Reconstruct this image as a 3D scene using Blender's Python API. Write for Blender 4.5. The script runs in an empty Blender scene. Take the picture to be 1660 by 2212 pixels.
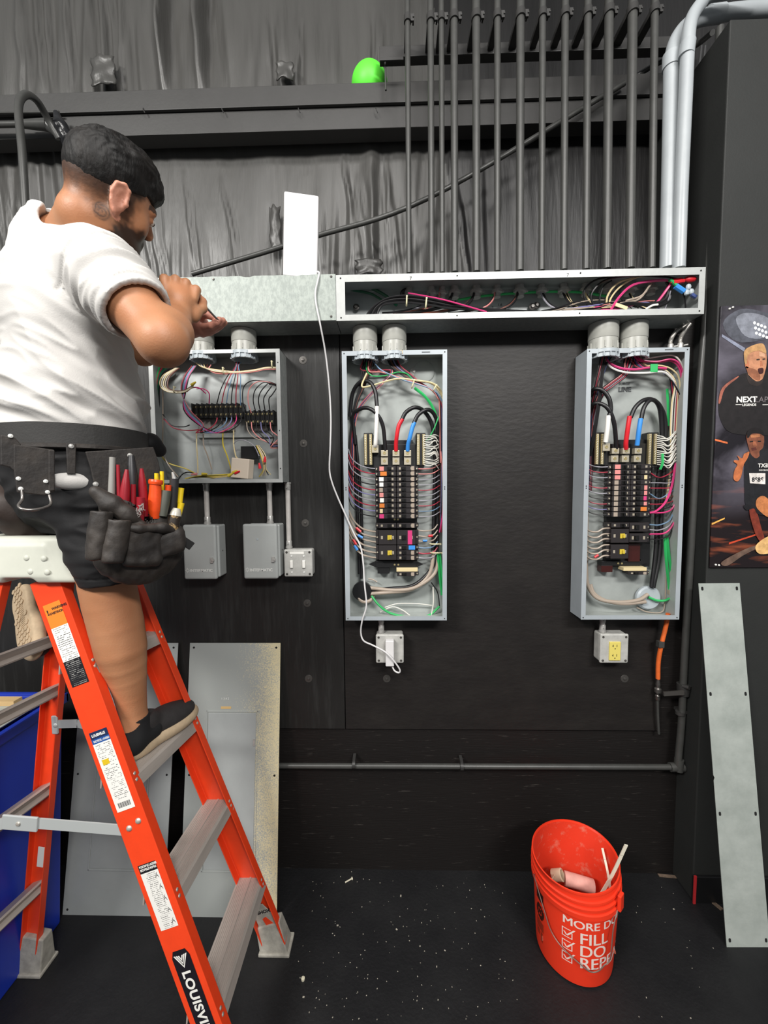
import bpy, bmesh, math, random
import numpy as np
from mathutils import Vector, Matrix, noise
R_ = math.radians
random.seed(7)
SC = bpy.context.scene
COL = SC.collection
# ---------------------------------------------------------------- camera
FPX = 860.0
CAM_H = 1.735
YAW, PITCH, ROLL = R_(1.38), R_(3.65), R_(-0.5)
cam_rot = Matrix.Rotation(YAW, 3, 'Z') @ Matrix.Rotation(R_(90) - PITCH, 3, 'X') @ Matrix.Rotation(ROLL, 3, 'Z')
cd = bpy.data.cameras.new('camera'); cam = bpy.data.objects.new('camera', cd); COL.objects.link(cam)
cam.location = (0, 0, CAM_H); cam.rotation_euler = cam_rot.to_euler()
cd.sensor_fit = 'VERTICAL'; cd.sensor_height = 24.0; cd.lens = 24.0 * FPX / 2212.0
cd.clip_start = 0.02
SC.camera = cam
# ---------------------------------------------------------------- light and exposure
SC.view_settings.view_transform = 'Standard'; SC.view_settings.look = 'None'
SC.view_settings.gamma = 1.0; SC.view_settings.exposure = 0.0; SC.view_settings.use_curve_mapping = False
w = bpy.data.worlds.new('world'); SC.world = w; w.use_nodes = True
w.node_tree.nodes['Background'].inputs[0].default_value = (0.93, 0.97, 1.0, 1)
w.node_tree.nodes['Background'].inputs[1].default_value = 0.24
def lamp(name, loc, target, sx, sy, power, col=(1, 1, 1)):
    l = bpy.data.lights.new(name, 'AREA'); l.shape = 'RECTANGLE'; l.size = sx; l.size_y = sy
    l.energy = power; l.color = col
    o = bpy.data.objects.new(name, l); COL.objects.link(o); o.location = loc
    o.rotation_euler = (Vector(target) - Vector(loc)).to_track_quat('-Z', 'Y').to_euler()
    return o
lamp('ceiling_light', (-2.7, -2.2, 4.4), (-0.5, 1.6, 1.2), 1.6, 0.5, 235, (1.0, 0.98, 0.94))
lamp('ceiling_light', (1.6, -2.6, 4.2), (0.2, 1.6, 1.1), 1.6, 0.5, 170, (1.0, 0.98, 0.95))
lamp('ceiling_light', (0.0, -0.6, 4.6), (0.0, 1.0, 0.0), 2.2, 0.6, 60, (1.0, 0.97, 0.93))

def P(px, py, Y):
    "point of the plane y = Y that a measured photo position stands for"
    d = cam_rot @ Vector(((px - 830.0) / FPX, (1106.0 - py) / FPX, -1.0))
    t = Y / d.y
    return Vector((d.x * t, Y, CAM_H + d.z * t))
def PZ(px, py, z):
    d = cam_rot @ Vector(((px - 830.0) / FPX, (1106.0 - py) / FPX, -1.0))
    t = (z - CAM_H) / d.z
    return Vector((d.x * t, d.y * t, z))
V = Vector
# ---------------------------------------------------------------- materials
def lin(c):
    if isinstance(c, str):
        c = tuple(int(c[i:i + 2], 16) / 255 for i in (0, 2, 4))
    return tuple((x / 12.92 if x <= 0.04045 else ((x + 0.055) / 1.055) ** 2.4) for x in c)
MATS = {}
def mat(name, col, rough=0.5, metal=0.0, var=0.0, vscale=8.0, bump=0.0, bscale=60.0, col2=None, stretch=(1, 1, 1), spec=0.5, thr=None, coat=0.0, trans=0.0, sss=0.0):
    m = bpy.data.materials.new(name); m.use_nodes = True
    nt = m.node_tree; b = nt.nodes['Principled BSDF']
    c = lin(col)
    b.inputs['Roughness'].default_value = rough; b.inputs['Metallic'].default_value = metal
    b.inputs['Specular IOR Level'].default_value = spec
    b.inputs['Coat Weight'].default_value = coat
    b.inputs['Transmission Weight'].default_value = trans
    if sss: b.inputs['Subsurface Weight'].default_value = sss; b.inputs['Subsurface Radius'].default_value = (.02, .008, .004); b.inputs['Subsurface Scale'].default_value = .5
    b.inputs['Base Color'].default_value = (*c, 1)
    tc = nt.nodes.new('ShaderNodeTexCoord'); mp = nt.nodes.new('ShaderNodeMapping')
    mp.inputs['Scale'].default_value = stretch
    nt.links.new(tc.outputs['Object'], mp.inputs['Vector'])
    if var or col2:
        n = nt.nodes.new('ShaderNodeTexNoise'); n.inputs['Scale'].default_value = vscale; n.inputs['Detail'].default_value = 6
        n.inputs['Roughness'].default_value = 0.65
        nt.links.new(mp.outputs['Vector'], n.inputs['Vector'])
        r = nt.nodes.new('ShaderNodeValToRGB')
        c2 = lin(col2) if col2 else tuple(x * (1 - var) for x in c)
        c1 = c if col2 else tuple(min(1, x * (1 + var)) for x in c)
        a, e = thr if thr else (0.35, 0.65)
        r.color_ramp.elements[0].position = a; r.color_ramp.elements[1].position = e
        r.color_ramp.elements[0].color = (*c1, 1); r.color_ramp.elements[1].color = (*c2, 1)
        nt.links.new(n.outputs['Fac'], r.inputs['Fac']); nt.links.new(r.outputs['Color'], b.inputs['Base Color'])
    if bump:
        n2 = nt.nodes.new('ShaderNodeTexNoise'); n2.inputs['Scale'].default_value = bscale; n2.inputs['Detail'].default_value = 5
        nt.links.new(mp.outputs['Vector'], n2.inputs['Vector'])
        bp = nt.nodes.new('ShaderNodeBump'); bp.inputs['Strength'].default_value = bump; bp.inputs['Distance'].default_value = 0.004
        nt.links.new(n2.outputs['Fac'], bp.inputs['Height']); nt.links.new(bp.outputs['Normal'], b.inputs['Normal'])
    MATS[name] = m
    return m
# ---------------------------------------------------------------- mesh helpers
def smooth_path(pts, n=6):
    pts = [V(p) for p in pts]
    if len(pts) < 3: return pts
    out = []
    q = [pts[0] * 2 - pts[1]] + pts + [pts[-1] * 2 - pts[-2]]
    for i in range(1, len(q) - 2):
        p0, p1, p2, p3 = q[i - 1], q[i], q[i + 1], q[i + 2]
        for k in range(n):
            t = k / n
            out.append(0.5 * ((2 * p1) + (-p0 + p2) * t + (2 * p0 - 5 * p1 + 4 * p2 - p3) * t * t + (-p0 + 3 * p1 - 3 * p2 + p3) * t ** 3))
    out.append(pts[-1])
    return out
class MB:
    def __init__(s): s.v = []; s.f = []; s.sm = []; s.mi = []
    def add(s, vs, fs, smooth=False, mi=0):
        o = len(s.v); s.v += [V(p) for p in vs]
        for f in fs: s.f.append([i + o for i in f]); s.sm.append(smooth); s.mi.append(mi)
        return s
    def box(s, a, b, mi=0):
        x0, x1 = sorted((a[0], b[0])); y0, y1 = sorted((a[1], b[1])); z0, z1 = sorted((a[2], b[2]))
        vs = [(x, y, z) for x in (x0, x1) for y in (y0, y1) for z in (z0, z1)]
        return s.add(vs, [(0, 1, 3, 2), (4, 6, 7, 5), (0, 4, 5, 1), (2, 3, 7, 6), (0, 2, 6, 4), (1, 5, 7, 3)], False, mi)
    def obox(s, c, ax, ay, az, mi=0):
        c = V(c); ax = V(ax); ay = V(ay); az = V(az)
        vs = [c + ax * i + ay * j + az * k for i in (-1, 1) for j in (-1, 1) for k in (-1, 1)]
        fs = [(0, 1, 3, 2), (4, 6, 7, 5), (0, 4, 5, 1), (2, 3, 7, 6), (0, 2, 6, 4), (1, 5, 7, 3)]
        if ax.cross(ay).dot(az) < 0: fs = [f[::-1] for f in fs]
        return s.add(vs, fs, False, mi)
    def bar(s, a, b, w, t, up=(0, 0, 1), mi=0):
        "bar from a to b, width w across, thickness t along up"
        a = V(a); b = V(b); d = (b - a); L = d.length; d.normalize(); up = V(up); sd = d.cross(up).normalized(); u = sd.cross(d).normalized()
        return s.obox((a + b) / 2, d * L / 2, sd * w / 2, u * t / 2, mi)
    def prism(s, poly, o, u, v, n, mi=0):
        "polygon (2d) placed at o with axes u, v and extruded by vector n"
        o = V(o); u = V(u); v = V(v); n = V(n); k = len(poly)
        A = [o + u * p[0] + v * p[1] for p in poly]; B = [p + n for p in A]
        fs = [tuple(range(k))[::-1], tuple(range(k, 2 * k))] + [(i, (i + 1) % k, k + (i + 1) % k, k + i) for i in range(k)]
        area = sum(poly[i][0] * poly[(i + 1) % k][1] - poly[(i + 1) % k][0] * poly[i][1] for i in range(k))
        if u.cross(v).dot(n) * area < 0: fs = [f[::-1] for f in fs]
        return s.add(A + B, fs, False, mi)
    def flat(s, poly, o, u, v, mi=0):
        o = V(o); u = V(u); v = V(v)
        return s.add([o + u * p[0] + v * p[1] for p in poly], [tuple(range(len(poly)))], False, mi)
    def tube(s, pts, r, n=8, sm=6, mi=0, cap=True, flatk=None):
        P_ = smooth_path(pts, sm) if sm else [V(p) for p in pts]
        P_ = [p for i, p in enumerate(P_) if i == 0 or (p - P_[i - 1]).length > 1e-6]
        m = len(P_); 
        rs = r if isinstance(r, (list, tuple)) else [r, r]
        t0 = (P_[1] - P_[0]).normalized()
        ref = V((0, 0, 1)) if abs(t0.z) < 0.9 else V((0, 1, 0))
        nrm = t0.cross(ref).normalized()
        vs = []
        for i, p in enumerate(P_):
            t = (P_[min(i + 1, m - 1)] - P_[max(i - 1, 0)]).normalized()
            nrm = (nrm - t * nrm.dot(t)).normalized(); bn = t.cross(nrm)
            x = i / (m - 1) * (len(rs) - 1); j = min(int(x), len(rs) - 2); rr = rs[j] + (rs[j + 1] - rs[j]) * (x - j)
            for k in range(n):
                a = 2 * math.pi * k / n
                vs.append(p + nrm * math.cos(a) * rr + bn * math.sin(a) * rr)
        fs = [(i * n + k, i * n + (k + 1) % n, (i + 1) * n + (k + 1) % n, (i + 1) * n + k) for i in range(m - 1) for k in range(n)]
        s.add(vs, fs, True, mi)
        if cap:
            s.add(vs[:n], [tuple(range(n))[::-1]], False, mi); s.add(vs[-n:], [tuple(range(n))], False, mi)
        return s
    def cyl(s, a, b, r0, r1=None, n=20, mi=0):
        return s.tube([a, b], [r0, r1 if r1 is not None else r0], n, 0, mi)
    def lathe(s, prof, c, n=48, axis=(0, 0, 1), mi=0, closed=False):
        "profile [(radius, height)] turned about axis at c"
        c = V(c); ax = V(axis).normalized(); e = ax.orthogonal().normalized(); g = ax.cross(e)
        vs = []
        for (r, h) in prof:
            for k in range(n):
                a = 2 * math.pi * k / n
                vs.append(c + ax * h + (e * math.cos(a) + g * math.sin(a)) * r)
        m = len(prof)
        fs = [(i * n + k, i * n + (k + 1) % n, (i + 1) * n + (k + 1) % n, (i + 1) * n + k) for i in range(m - 1) for k in range(n)]
        s.add(vs, fs, True, mi)
        if prof[0][0] > 1e-5 and not closed: s.add(vs[:n], [tuple(range(n))[::-1]], False, mi)
        if prof[-1][0] > 1e-5 and not closed: s.add(vs[-n:], [tuple(range(n))], False, mi)
        return s
    def ball(s, c, r, n=12, mi=0, sc=(1, 1, 1)):
        c = V(c); vs = []; fs = []
        m = n // 2
        for i in range(m + 1):
            th = math.pi * i / m
            for k in range(n):
                ph = 2 * math.pi * k / n
                vs.append(c + V((math.sin(th) * math.cos(ph) * r * sc[0], math.sin(th) * math.sin(ph) * r * sc[1], math.cos(th) * r * sc[2])))
        for i in range(m):
            for k in range(n): fs.append((i * n + k, (i + 1) * n + k, (i + 1) * n + (k + 1) % n, i * n + (k + 1) % n))
        return s.add(vs, fs, True, mi)
    def text(s, body, o, u, v, size, bold=0.0, align='LEFT', mi=0, fn=None, cut=0.0, sx=1.0, spacing=1.0):
        "flat lettering: o origin, u reading direction, v up"
        c = bpy.data.curves.new('t', 'FONT'); c.body = body; c.size = size; c.align_x = align; c.offset = bold; c.space_character = spacing
        ob = bpy.data.objects.new('t', c); COL.objects.link(ob)
        me = bpy.data.meshes.new_from_object(ob.evaluated_get(bpy.context.evaluated_depsgraph_get()))
        bpy.data.objects.remove(ob); bpy.data.curves.remove(c)
        bm = bmesh.new(); bm.from_mesh(me); bpy.data.meshes.remove(me)
        bmesh.ops.triangulate(bm, faces=bm.faces[:])
        if cut and bm.verts:
            x0 = min(q.co.x for q in bm.verts); x1 = max(q.co.x for q in bm.verts)
            x = x0 + cut
            while x < x1:
                bmesh.ops.bisect_plane(bm, geom=bm.verts[:] + bm.edges[:] + bm.faces[:], plane_co=(x, 0, 0), plane_no=(1, 0, 0)); x += cut
        bm.verts.ensure_lookup_table()
        o = V(o); u = V(u); v = V(v)
        vs = [(fn(q.co.x * sx, q.co.y) if fn else o + u * q.co.x * sx + v * q.co.y) for q in bm.verts]
        fs = [tuple(q.index for q in f.verts) for f in bm.faces]
        bm.free()
        return s.add(vs, fs, False, mi)
    def build(s, name, mats, parent=None, bevel=0.0, seg=2, sharp=40, loc=None):
        me = bpy.data.meshes.new(name)
        if loc is None:
            if parent is not None:
                q = parent
                while q.parent is not None: q = q.parent
                off = V(q.location)
            else:
                xs = [p.x for p in s.v]; ys = [p.y for p in s.v]; zs = [p.z for p in s.v]
                off = V(((min(xs) + max(xs)) / 2, (min(ys) + max(ys)) / 2, min(zs)))
        else: off = V(loc)
        me.from_pydata([p - off for p in s.v], [], s.f)
        if not isinstance(mats, (list, tuple)): mats = [mats]
        for m in mats: me.materials.append(m)
        me.polygons.foreach_set('use_smooth', s.sm); me.polygons.foreach_set('material_index', s.mi)
        me.validate(); me.update()
        if any(s.sm): me.set_sharp_from_angle(angle=R_(sharp))
        o = bpy.data.objects.new(name, me); COL.objects.link(o)
        if parent is not None: o.parent = parent
        else: o.location = off
        if bevel:
            bv = o.modifiers.new('bevel', 'BEVEL'); bv.width = bevel; bv.segments = seg; bv.limit_method = 'ANGLE'; bv.angle_limit = R_(35)
        return o
def thing(name, label, cat, loc, group=None):
    o = bpy.data.objects.new(name, None); COL.objects.link(o); o.location = loc; o.empty_display_size = 0.05
    o['label'] = label; o['category'] = cat
    if group: o['group'] = group
    return o
def tag(o, label, cat, group=None, kind=None):
    o['label'] = label; o['category'] = cat
    if group: o['group'] = group
    if kind: o['kind'] = kind
    return o
def struct(o): o['kind'] = 'structure'; return o

# ---------------------------------------------------------------- distance-field modelling (organic shapes)
class Field:
    def __init__(s, lo, hi, h):
        s.lo = np.array(lo, float); s.h = h
        s.n = np.ceil((np.array(hi, float) - s.lo) / h).astype(int) + 1
        s.f = np.full(s.n, 0.2, np.float32)
        s.ax = [s.lo[i] + h * np.arange(s.n[i]) for i in range(3)]
    def block(s, lo, hi):
        a = np.clip(np.floor((np.array(lo) - s.lo) / s.h).astype(int), 0, s.n - 1)
        b = np.clip(np.ceil((np.array(hi) - s.lo) / s.h).astype(int) + 1, a + 1, s.n)
        sl = tuple(slice(a[i], b[i]) for i in range(3))
        g = np.meshgrid(*[s.ax[i][sl[i]] for i in range(3)], indexing='ij')
        return sl, np.stack(g, -1).astype(np.float32)
    def merge(s, sl, d, k, mode):
        a = s.f[sl]
        if mode == 'sub': d = -d
        if mode == 'add':
            if k > 0: hh = np.maximum(k - np.abs(a - d), 0) / k; s.f[sl] = np.minimum(a, d) - hh * hh * k * .25
            else: s.f[sl] = np.minimum(a, d)
        else:
            if k > 0: hh = np.maximum(k - np.abs(a - d), 0) / k; s.f[sl] = np.maximum(a, d) + hh * hh * k * .25
            else: s.f[sl] = np.maximum(a, d)
    def cap(s, a, b, ra, rb, k=.02, mode='add', sq=None):
        a = np.array(a, float); b = np.array(b, float); r = max(ra, rb) + k + 3 * s.h
        sl, p = s.block(np.minimum(a, b) - r, np.maximum(a, b) + r)
        ab = b - a; t = np.clip(((p - a) @ ab) / max(ab @ ab, 1e-12), 0, 1)
        q = p - (a + t[..., None] * ab)
        if sq is not None:  # squash along a direction: (dir, factor)
            dr = np.array(sq[0], float); dr /= np.linalg.norm(dr); q = q + (q @ dr)[..., None] * dr * (sq[1] - 1)
        d = np.linalg.norm(q, axis=-1) - (ra + (rb - ra) * t)
        s.merge(sl, d, k, mode)
    def chain(s, pts, rs, k=.02, mode='add'):
        for i in range(len(pts) - 1): s.cap(pts[i], pts[i + 1], rs[i], rs[i + 1], k, mode)
    def ell(s, c, rad, rot=None, k=.02, mode='add'):
        c = np.array(c, float); rad = np.array(rad, float); R0 = rad.max() + k + 3 * s.h
        sl, p = s.block(c - R0, c + R0)
        q = p - c
        if rot is not None: q = q @ np.array(rot, float)   # columns of rot are the local axes
        k0 = np.linalg.norm(q / rad, axis=-1); k1 = np.linalg.norm(q / (rad * rad), axis=-1)
        d = np.where(k1 > 1e-9, k0 * (k0 - 1) / np.maximum(k1, 1e-9), -rad.min())
        s.merge(sl, d, k, mode)
    def rbox(s, c, half, rot=None, r=.01, k=.01, mode='add'):
        c = np.array(c, float); half = np.array(half, float); R0 = np.linalg.norm(half) + r + k + 2 * s.h
        sl, p = s.block(c - R0, c + R0)
        q = p - c
        if rot is not None: q = q @ np.array(rot, float)
        q = np.abs(q) - (half - r)
        d = np.linalg.norm(np.maximum(q, 0), axis=-1) + np.minimum(q.max(-1), 0) - r
        s.merge(sl, d, k, mode)
    def plane(s, pt, nrm, k=0.004):
        "cuts away the side the normal points to"
        nrm = np.array(nrm, float); nrm /= np.linalg.norm(nrm)
        sl, p = s.block(s.lo, s.lo + s.h * s.n)
        s.merge(sl, ((p - np.array(pt, float)) @ nrm).astype(np.float32), k, 'int')
    def apply(s, fn, lo=None, hi=None):
        sl, p = s.block(s.lo if lo is None else lo, (s.lo + s.h * s.n) if hi is None else hi)
        s.f[sl] = fn(s.f[sl], p)
    def mesh(s):
        f = s.f
        f[0] = f[-1] = .2; f[:, 0] = f[:, -1] = .2; f[:, :, 0] = f[:, :, -1] = .2
        ins = f < 0
        c = [ins[i:ins.shape[0] - 1 + i, j:ins.shape[1] - 1 + j, k:ins.shape[2] - 1 + k] for i in (0, 1) for j in (0, 1) for k in (0, 1)]
        an = c[0].copy(); al = c[0].copy()
        for q in c[1:]: an |= q; al &= q
        act = an & ~al
        idx = np.argwhere(act)
        vid = np.full(act.shape, -1, np.int32); vid[tuple(idx.T)] = np.arange(len(idx))
        off = [(i, j, k) for i in (0, 1) for j in (0, 1) for k in (0, 1)]
        val = [f[idx[:, 0] + o[0], idx[:, 1] + o[1], idx[:, 2] + o[2]] for o in off]
        acc = np.zeros((len(idx), 3)); cnt = np.zeros(len(idx))
        for a in range(8):
            for b in range(a + 1, 8):
                da = np.array(off[a]); db = np.array(off[b])
                if np.abs(da - db).sum() != 1: continue
                m = (val[a] < 0) != (val[b] < 0)
                t = np.where(m, val[a] / np.where(m, val[a] - val[b], 1), 0)
                pt = da + (db - da) * t[:, None]
                acc += np.where(m[:, None], pt, 0); cnt += m
        vs = (idx + acc / cnt[:, None]) * s.h + s.lo
        fs = []
        for ax in range(3):
            sl0 = [slice(None)] * 3; sl1 = [slice(None)] * 3; sl0[ax] = slice(0, -1); sl1[ax] = slice(1, None)
            A = ins[tuple(sl0)]; B = ins[tuple(sl1)]
            e = np.argwhere(A != B); fl = A[tuple(e.T)]
            u, w_ = [(1, 2), (2, 0), (0, 1)][ax]
            def cell(du, dw):
                q = e.copy(); q[:, u] -= du; q[:, w_] -= dw
                return vid[q[:, 0], q[:, 1], q[:, 2]]
            Q = np.stack([cell(1, 1), cell(0, 1), cell(0, 0), cell(1, 0)], 1)
            Q[~fl] = Q[~fl][:, ::-1]
            fs.append(Q)
        return vs, np.concatenate(fs)
    def build(s, name, mats, parent=None, disp=None, relax=0, loc=None, mfn=None):
        vs, fs = s.mesh()
        for _ in range(relax):
            acc = np.zeros_like(vs); n = np.zeros(len(vs))
            for i in range(4):
                j = (i + 1) % 4
                np.add.at(acc, fs[:, i], vs[fs[:, j]]); np.add.at(n, fs[:, i], 1)
                np.add.at(acc, fs[:, j], vs[fs[:, i]]); np.add.at(n, fs[:, j], 1)
            vs = vs * .5 + acc / n[:, None] * .5
        if disp is not None: vs = disp(vs, fs)
        if loc is None:
            if parent is not None:
                q = parent
                while q.parent is not None: q = q.parent
                off = np.array(q.location)
            else: off = np.array(((vs[:, 0].min() + vs[:, 0].max()) / 2, (vs[:, 1].min() + vs[:, 1].max()) / 2, vs[:, 2].min()))
        else: off = np.array(loc)
        me = bpy.data.meshes.new(name)
        v2 = vs - off
        me.vertices.add(len(v2)); me.vertices.foreach_set('co', v2.astype(np.float32).ravel())
        me.loops.add(fs.size); me.loops.foreach_set('vertex_index', fs.astype(np.int32).ravel())
        me.polygons.add(len(fs)); me.polygons.foreach_set('loop_start', np.arange(0, fs.size, 4, dtype=np.int32))
        me.polygons.foreach_set('loop_total', np.full(len(fs), 4, np.int32))
        if not isinstance(mats, (list, tuple)): mats = [mats]
        for m in mats: me.materials.append(m)
        me.update(calc_edges=True); me.validate()
        me.polygons.foreach_set('use_smooth', np.ones(len(me.polygons), bool))
        if mfn is not None and len(me.polygons) == len(fs):
            me.polygons.foreach_set('material_index', mfn(vs[fs].mean(1)).astype(np.int32))
        me.update()
        o = bpy.data.objects.new(name, me); COL.objects.link(o)
        if parent is not None: o.parent = parent
        else: o.location = off
        return o
def vnormals(vs, fs):
    n = np.cross(vs[fs[:, 2]] - vs[fs[:, 0]], vs[fs[:, 3]] - vs[fs[:, 1]])
    out = np.zeros_like(vs)
    for i in range(4): np.add.at(out, fs[:, i], n)
    return out / np.maximum(np.linalg.norm(out, axis=1), 1e-12)[:, None]
def rotm(f, u):
    "rotation whose columns are side, forward, up"
    f = V(f).normalized(); u = V(u); sd = f.cross(u).normalized(); u = sd.cross(f).normalized()
    return np.array([[sd.x, f.x, u.x], [sd.y, f.y, u.y], [sd.z, f.z, u.z]])
# ================================================================ the room
m_wall = mat('black_painted_plywood', '1d1a19', 0.5, spec=.35, var=0.0, col2='262321', vscale=5, thr=(.42, .8), bump=0.25, bscale=30, stretch=(1, 1, 2.5))
m_wallv = mat('black_painted_board_streaked', '201f1e', 0.46, spec=.4, col2='353534', vscale=9, thr=(.5, .85), bump=0.3, bscale=26, stretch=(3.2, 1, .35))
m_wall_low = mat('black_painted_board_scuffed', '181514', 0.52, spec=.35, col2='5a5550', vscale=26, thr=(.62, .78), bump=0.3, bscale=40, stretch=(.35, 1, 5))
m_floor = mat('black_floor_paint', '141416', 0.55, spec=.35, col2='202021', vscale=3.5, thr=(.4, .75), bump=0.35, bscale=90)
m_part = mat('charcoal_wall_paint', '2b2c2b', 0.6, spec=.3, var=.06, vscale=5, bump=.1, bscale=150)
m_foil = mat('black_sprayed_plastic_sheet', '444341', 0.40, var=.08, vscale=7, bump=0.55, bscale=60, stretch=(1, 1, .12))
m_steel_black = mat('black_sprayed_steel', '333231', 0.45, var=.1, vscale=6, bump=.06, bscale=80)
m_pipe_black = mat('black_painted_conduit', '3f3f3d', 0.36, var=.1, vscale=20)
m_black = mat('black_plastic', '161617', 0.42)
m_screw = mat('screw_metal', '5b5855', 0.4, 0.6)

WY = 1.70
z_ledge = P(900, 1572, WY).z
x_seam = P(737, 900, WY).x
x_bend = P(1425, 1450, WY).x
z_top = P(900, 600, WY).z
x_part = P(1500, 1850, 1.585).x

m = MB(); m.box((-4.2, -3.0, -.1), (3.2, 2.2, 0)); struct(m.build('floor', m_floor))
m = MB(); m.box((-4.2, WY, 0), (2.0, WY + .3, z_top)); struct(m.build('wall_back', m_wall_low))
m = MB(); m.box((x_part, 1.585, 0), (3.2, 2.1, P(1566, 42, 1.585).z)); struct(m.build('wall_right', m_part, bevel=.004))
m = MB(); m.box((x_part - .004, 1.573, 0), (3.2, 1.586, P(1600, 1893, 1.58).z)); struct(m.build('baseboard_right', m_black, bevel=.002))

def board(x0, x1, z0, z1, m_, lab):
    b = MB(); b.box((x0, WY - .012, z0), (x1, WY, z1)); o = b.build(lab, m_, bevel=.0015); return struct(o)
b1 = board(-4.2, x_seam - .002, z_ledge, z_top, m_wallv, 'plywood_board_left')  # plywood sheets on the back wall, left and right of the seam
b2 = board(x_seam + .002, x_bend, z_ledge, z_top, m_wall, 'plywood_board_right')
for i, (px, py) in enumerate([(655, 778), (656, 958), (660, 1130), (664, 1303)]):
    q = P(px, py, WY - .012); mm = MB()
    mm.lathe([(0, .006), (.005, .005), (.0062, .002), (.016, .0015), (.017, 0)], q, 20, (0, -1, 0))
    o = mm.build('washer_screw', m_screw); tag(o, ['top one of four black washer screws in the board right of the wiring box', 'second from top of four black washer screws right of the wiring box', 'third from top of four washer screws in the board, beside the conduit', 'lowest of four washer screws in the board below the square switch box'][i], 'screw', 'washer screws in the plywood')
for i, (px, py) in enumerate([(836, 1466), (1350, 1466), (667, 1466)]):
    q = P(px, py, WY - .012); mm = MB()
    mm.lathe([(0, .006), (.005, .005), (.0062, .002), (.016, .0015), (.017, 0)], q, 20, (0, -1, 0))
    o = mm.build('washer_screw', m_screw); tag(o, ['washer screw in the black board below the white plugged-in adapter', 'washer screw in the black board below the yellow outlet', 'washer screw in the black board right of the grey door panel'][i], 'screw', 'washer screws in the plywood')

# sprayed insulation sheet above the plywood
IY = 2.0
def insul(x, z):
    n = noise.noise
    y = .035 * n(V((x * 1.3, 3, z * 1.1))) + .012 * n(V((x * 5, 9, z * 2.2)))
    for (x0, w_, a, zlo, zhi, lean) in FOLDS:
        t = (z - zlo) / (zhi - zlo)
        if 0 <= t <= 1:
            e = math.sin(math.pi * t) ** .7
            d = (x - x0 - lean * (z - zlo) + .012 * n(V((z * 7, x0 * 9, 0)))) / w_
            if abs(d) < 3: y += a * e * (math.exp(-d * d * 2) - .55 * math.exp(-(d - .9) ** 2 * 2))
    for (xc, zc, rx, rz, amp, fr) in PLEATS:
        d = ((x - xc) / rx) ** 2 + ((z - zc) / rz) ** 2
        if d < 2.5: y += amp * math.exp(-d * 1.5) * n(V((x * fr + (x - xc) * (z - zc) * 9, 5.5, z * 1.6)))
    return IY - y * .62
zz = lambda py: P(830, py, IY).z
xx = lambda px, py=300: P(px, py, IY).x
rf = random.Random(4)
FOLDS = []
for px in (90, 110, 150, 185, 205, 230, 250, 258, 352, 362, 428, 436, 60, 40): FOLDS.append((xx(px, 100), .016 + .01 * rf.random(), .03, zz(205), zz(-160), rf.uniform(-.05, .05)))
for px in (590, 610, 640, 650, 800, 812, 830): FOLDS.append((xx(px, 120), .012, .02, zz(190), zz(60 - 40 * rf.random()), rf.uniform(-.1, .1)))
for px in (20, 45, 70, 330, 345, 360, 430, 520, 760, 775, 790, 806, 818, 832, 850, 870, 1000, 1020): FOLDS.append((xx(px, 450), .010 + .01 * rf.random(), .02, zz(620), zz(290 + 90 * rf.random()), rf.uniform(-.18, .02)))
FOLDS += [(xx(362, 100), .05, .08, zz(215), zz(-260), -.02), (xx(436, 100), .03, .05, zz(215), zz(-260), .0), (xx(812, 480), .05, .05, zz(640), zz(280), -.03)]
PLEATS = [(xx(220, 160), zz(150), .35, .45, .05, 26), (xx(620, 150), zz(150), .22, .3, .05, 30), (xx(800, 550), zz(540), .35, .3, .05, 30), (xx(1000, 450), zz(480), .3, .5, .04, 24),
          (xx(60, 420), zz(420), .3, .6, .04, 22), (xx(420, 560), zz(580), .4, .2, .03, 28), (xx(620, 520), zz(560), .25, .25, .035, 30), (xx(400, 60), zz(60), .4, .6, .04, 20), (xx(720, 60), zz(100), .5, .4, .02, 20)]
nx, nz = 680, 230
x0, x1, z0, z1 = -4.2, 2.3, z_top - .15, 5.0
vs = []
for j in range(nz + 1):
    for i in range(nx + 1):
        x = x0 + (x1 - x0) * i / nx; z = z0 + (z1 - z0) * j / nz
        vs.append((x, insul(x, z), z))
fs = [(j * (nx + 1) + i, j * (nx + 1) + i + 1, (j + 1) * (nx + 1) + i + 1, (j + 1) * (nx + 1) + i) for j in range(nz) for i in range(nx)]
m = MB(); m.add(vs, fs, True); m_foil2 = mat('black_plastic_sheet_darker', '1b1a1a', 0.4, var=.2, vscale=5, bump=0.5, bscale=60, stretch=(1, 1, .12))
m.mi = [1 if (vs[f[0]][0] + .1 * noise.noise(V((vs[f[0]][2] * 2, 1, 1)))) > xx(985, 400) - .12 * (vs[f[0]][2] - 3) else 0 for f in fs]  # right part of the sheet gets the darker tone, along a wavy edge
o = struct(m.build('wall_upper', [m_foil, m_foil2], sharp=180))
m = MB(); m.box((-4.2, WY + .01, z_top - .02), (2.2, 2.25, z_top - .001)); struct(m.build('trim_1', m_steel_black))
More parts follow.
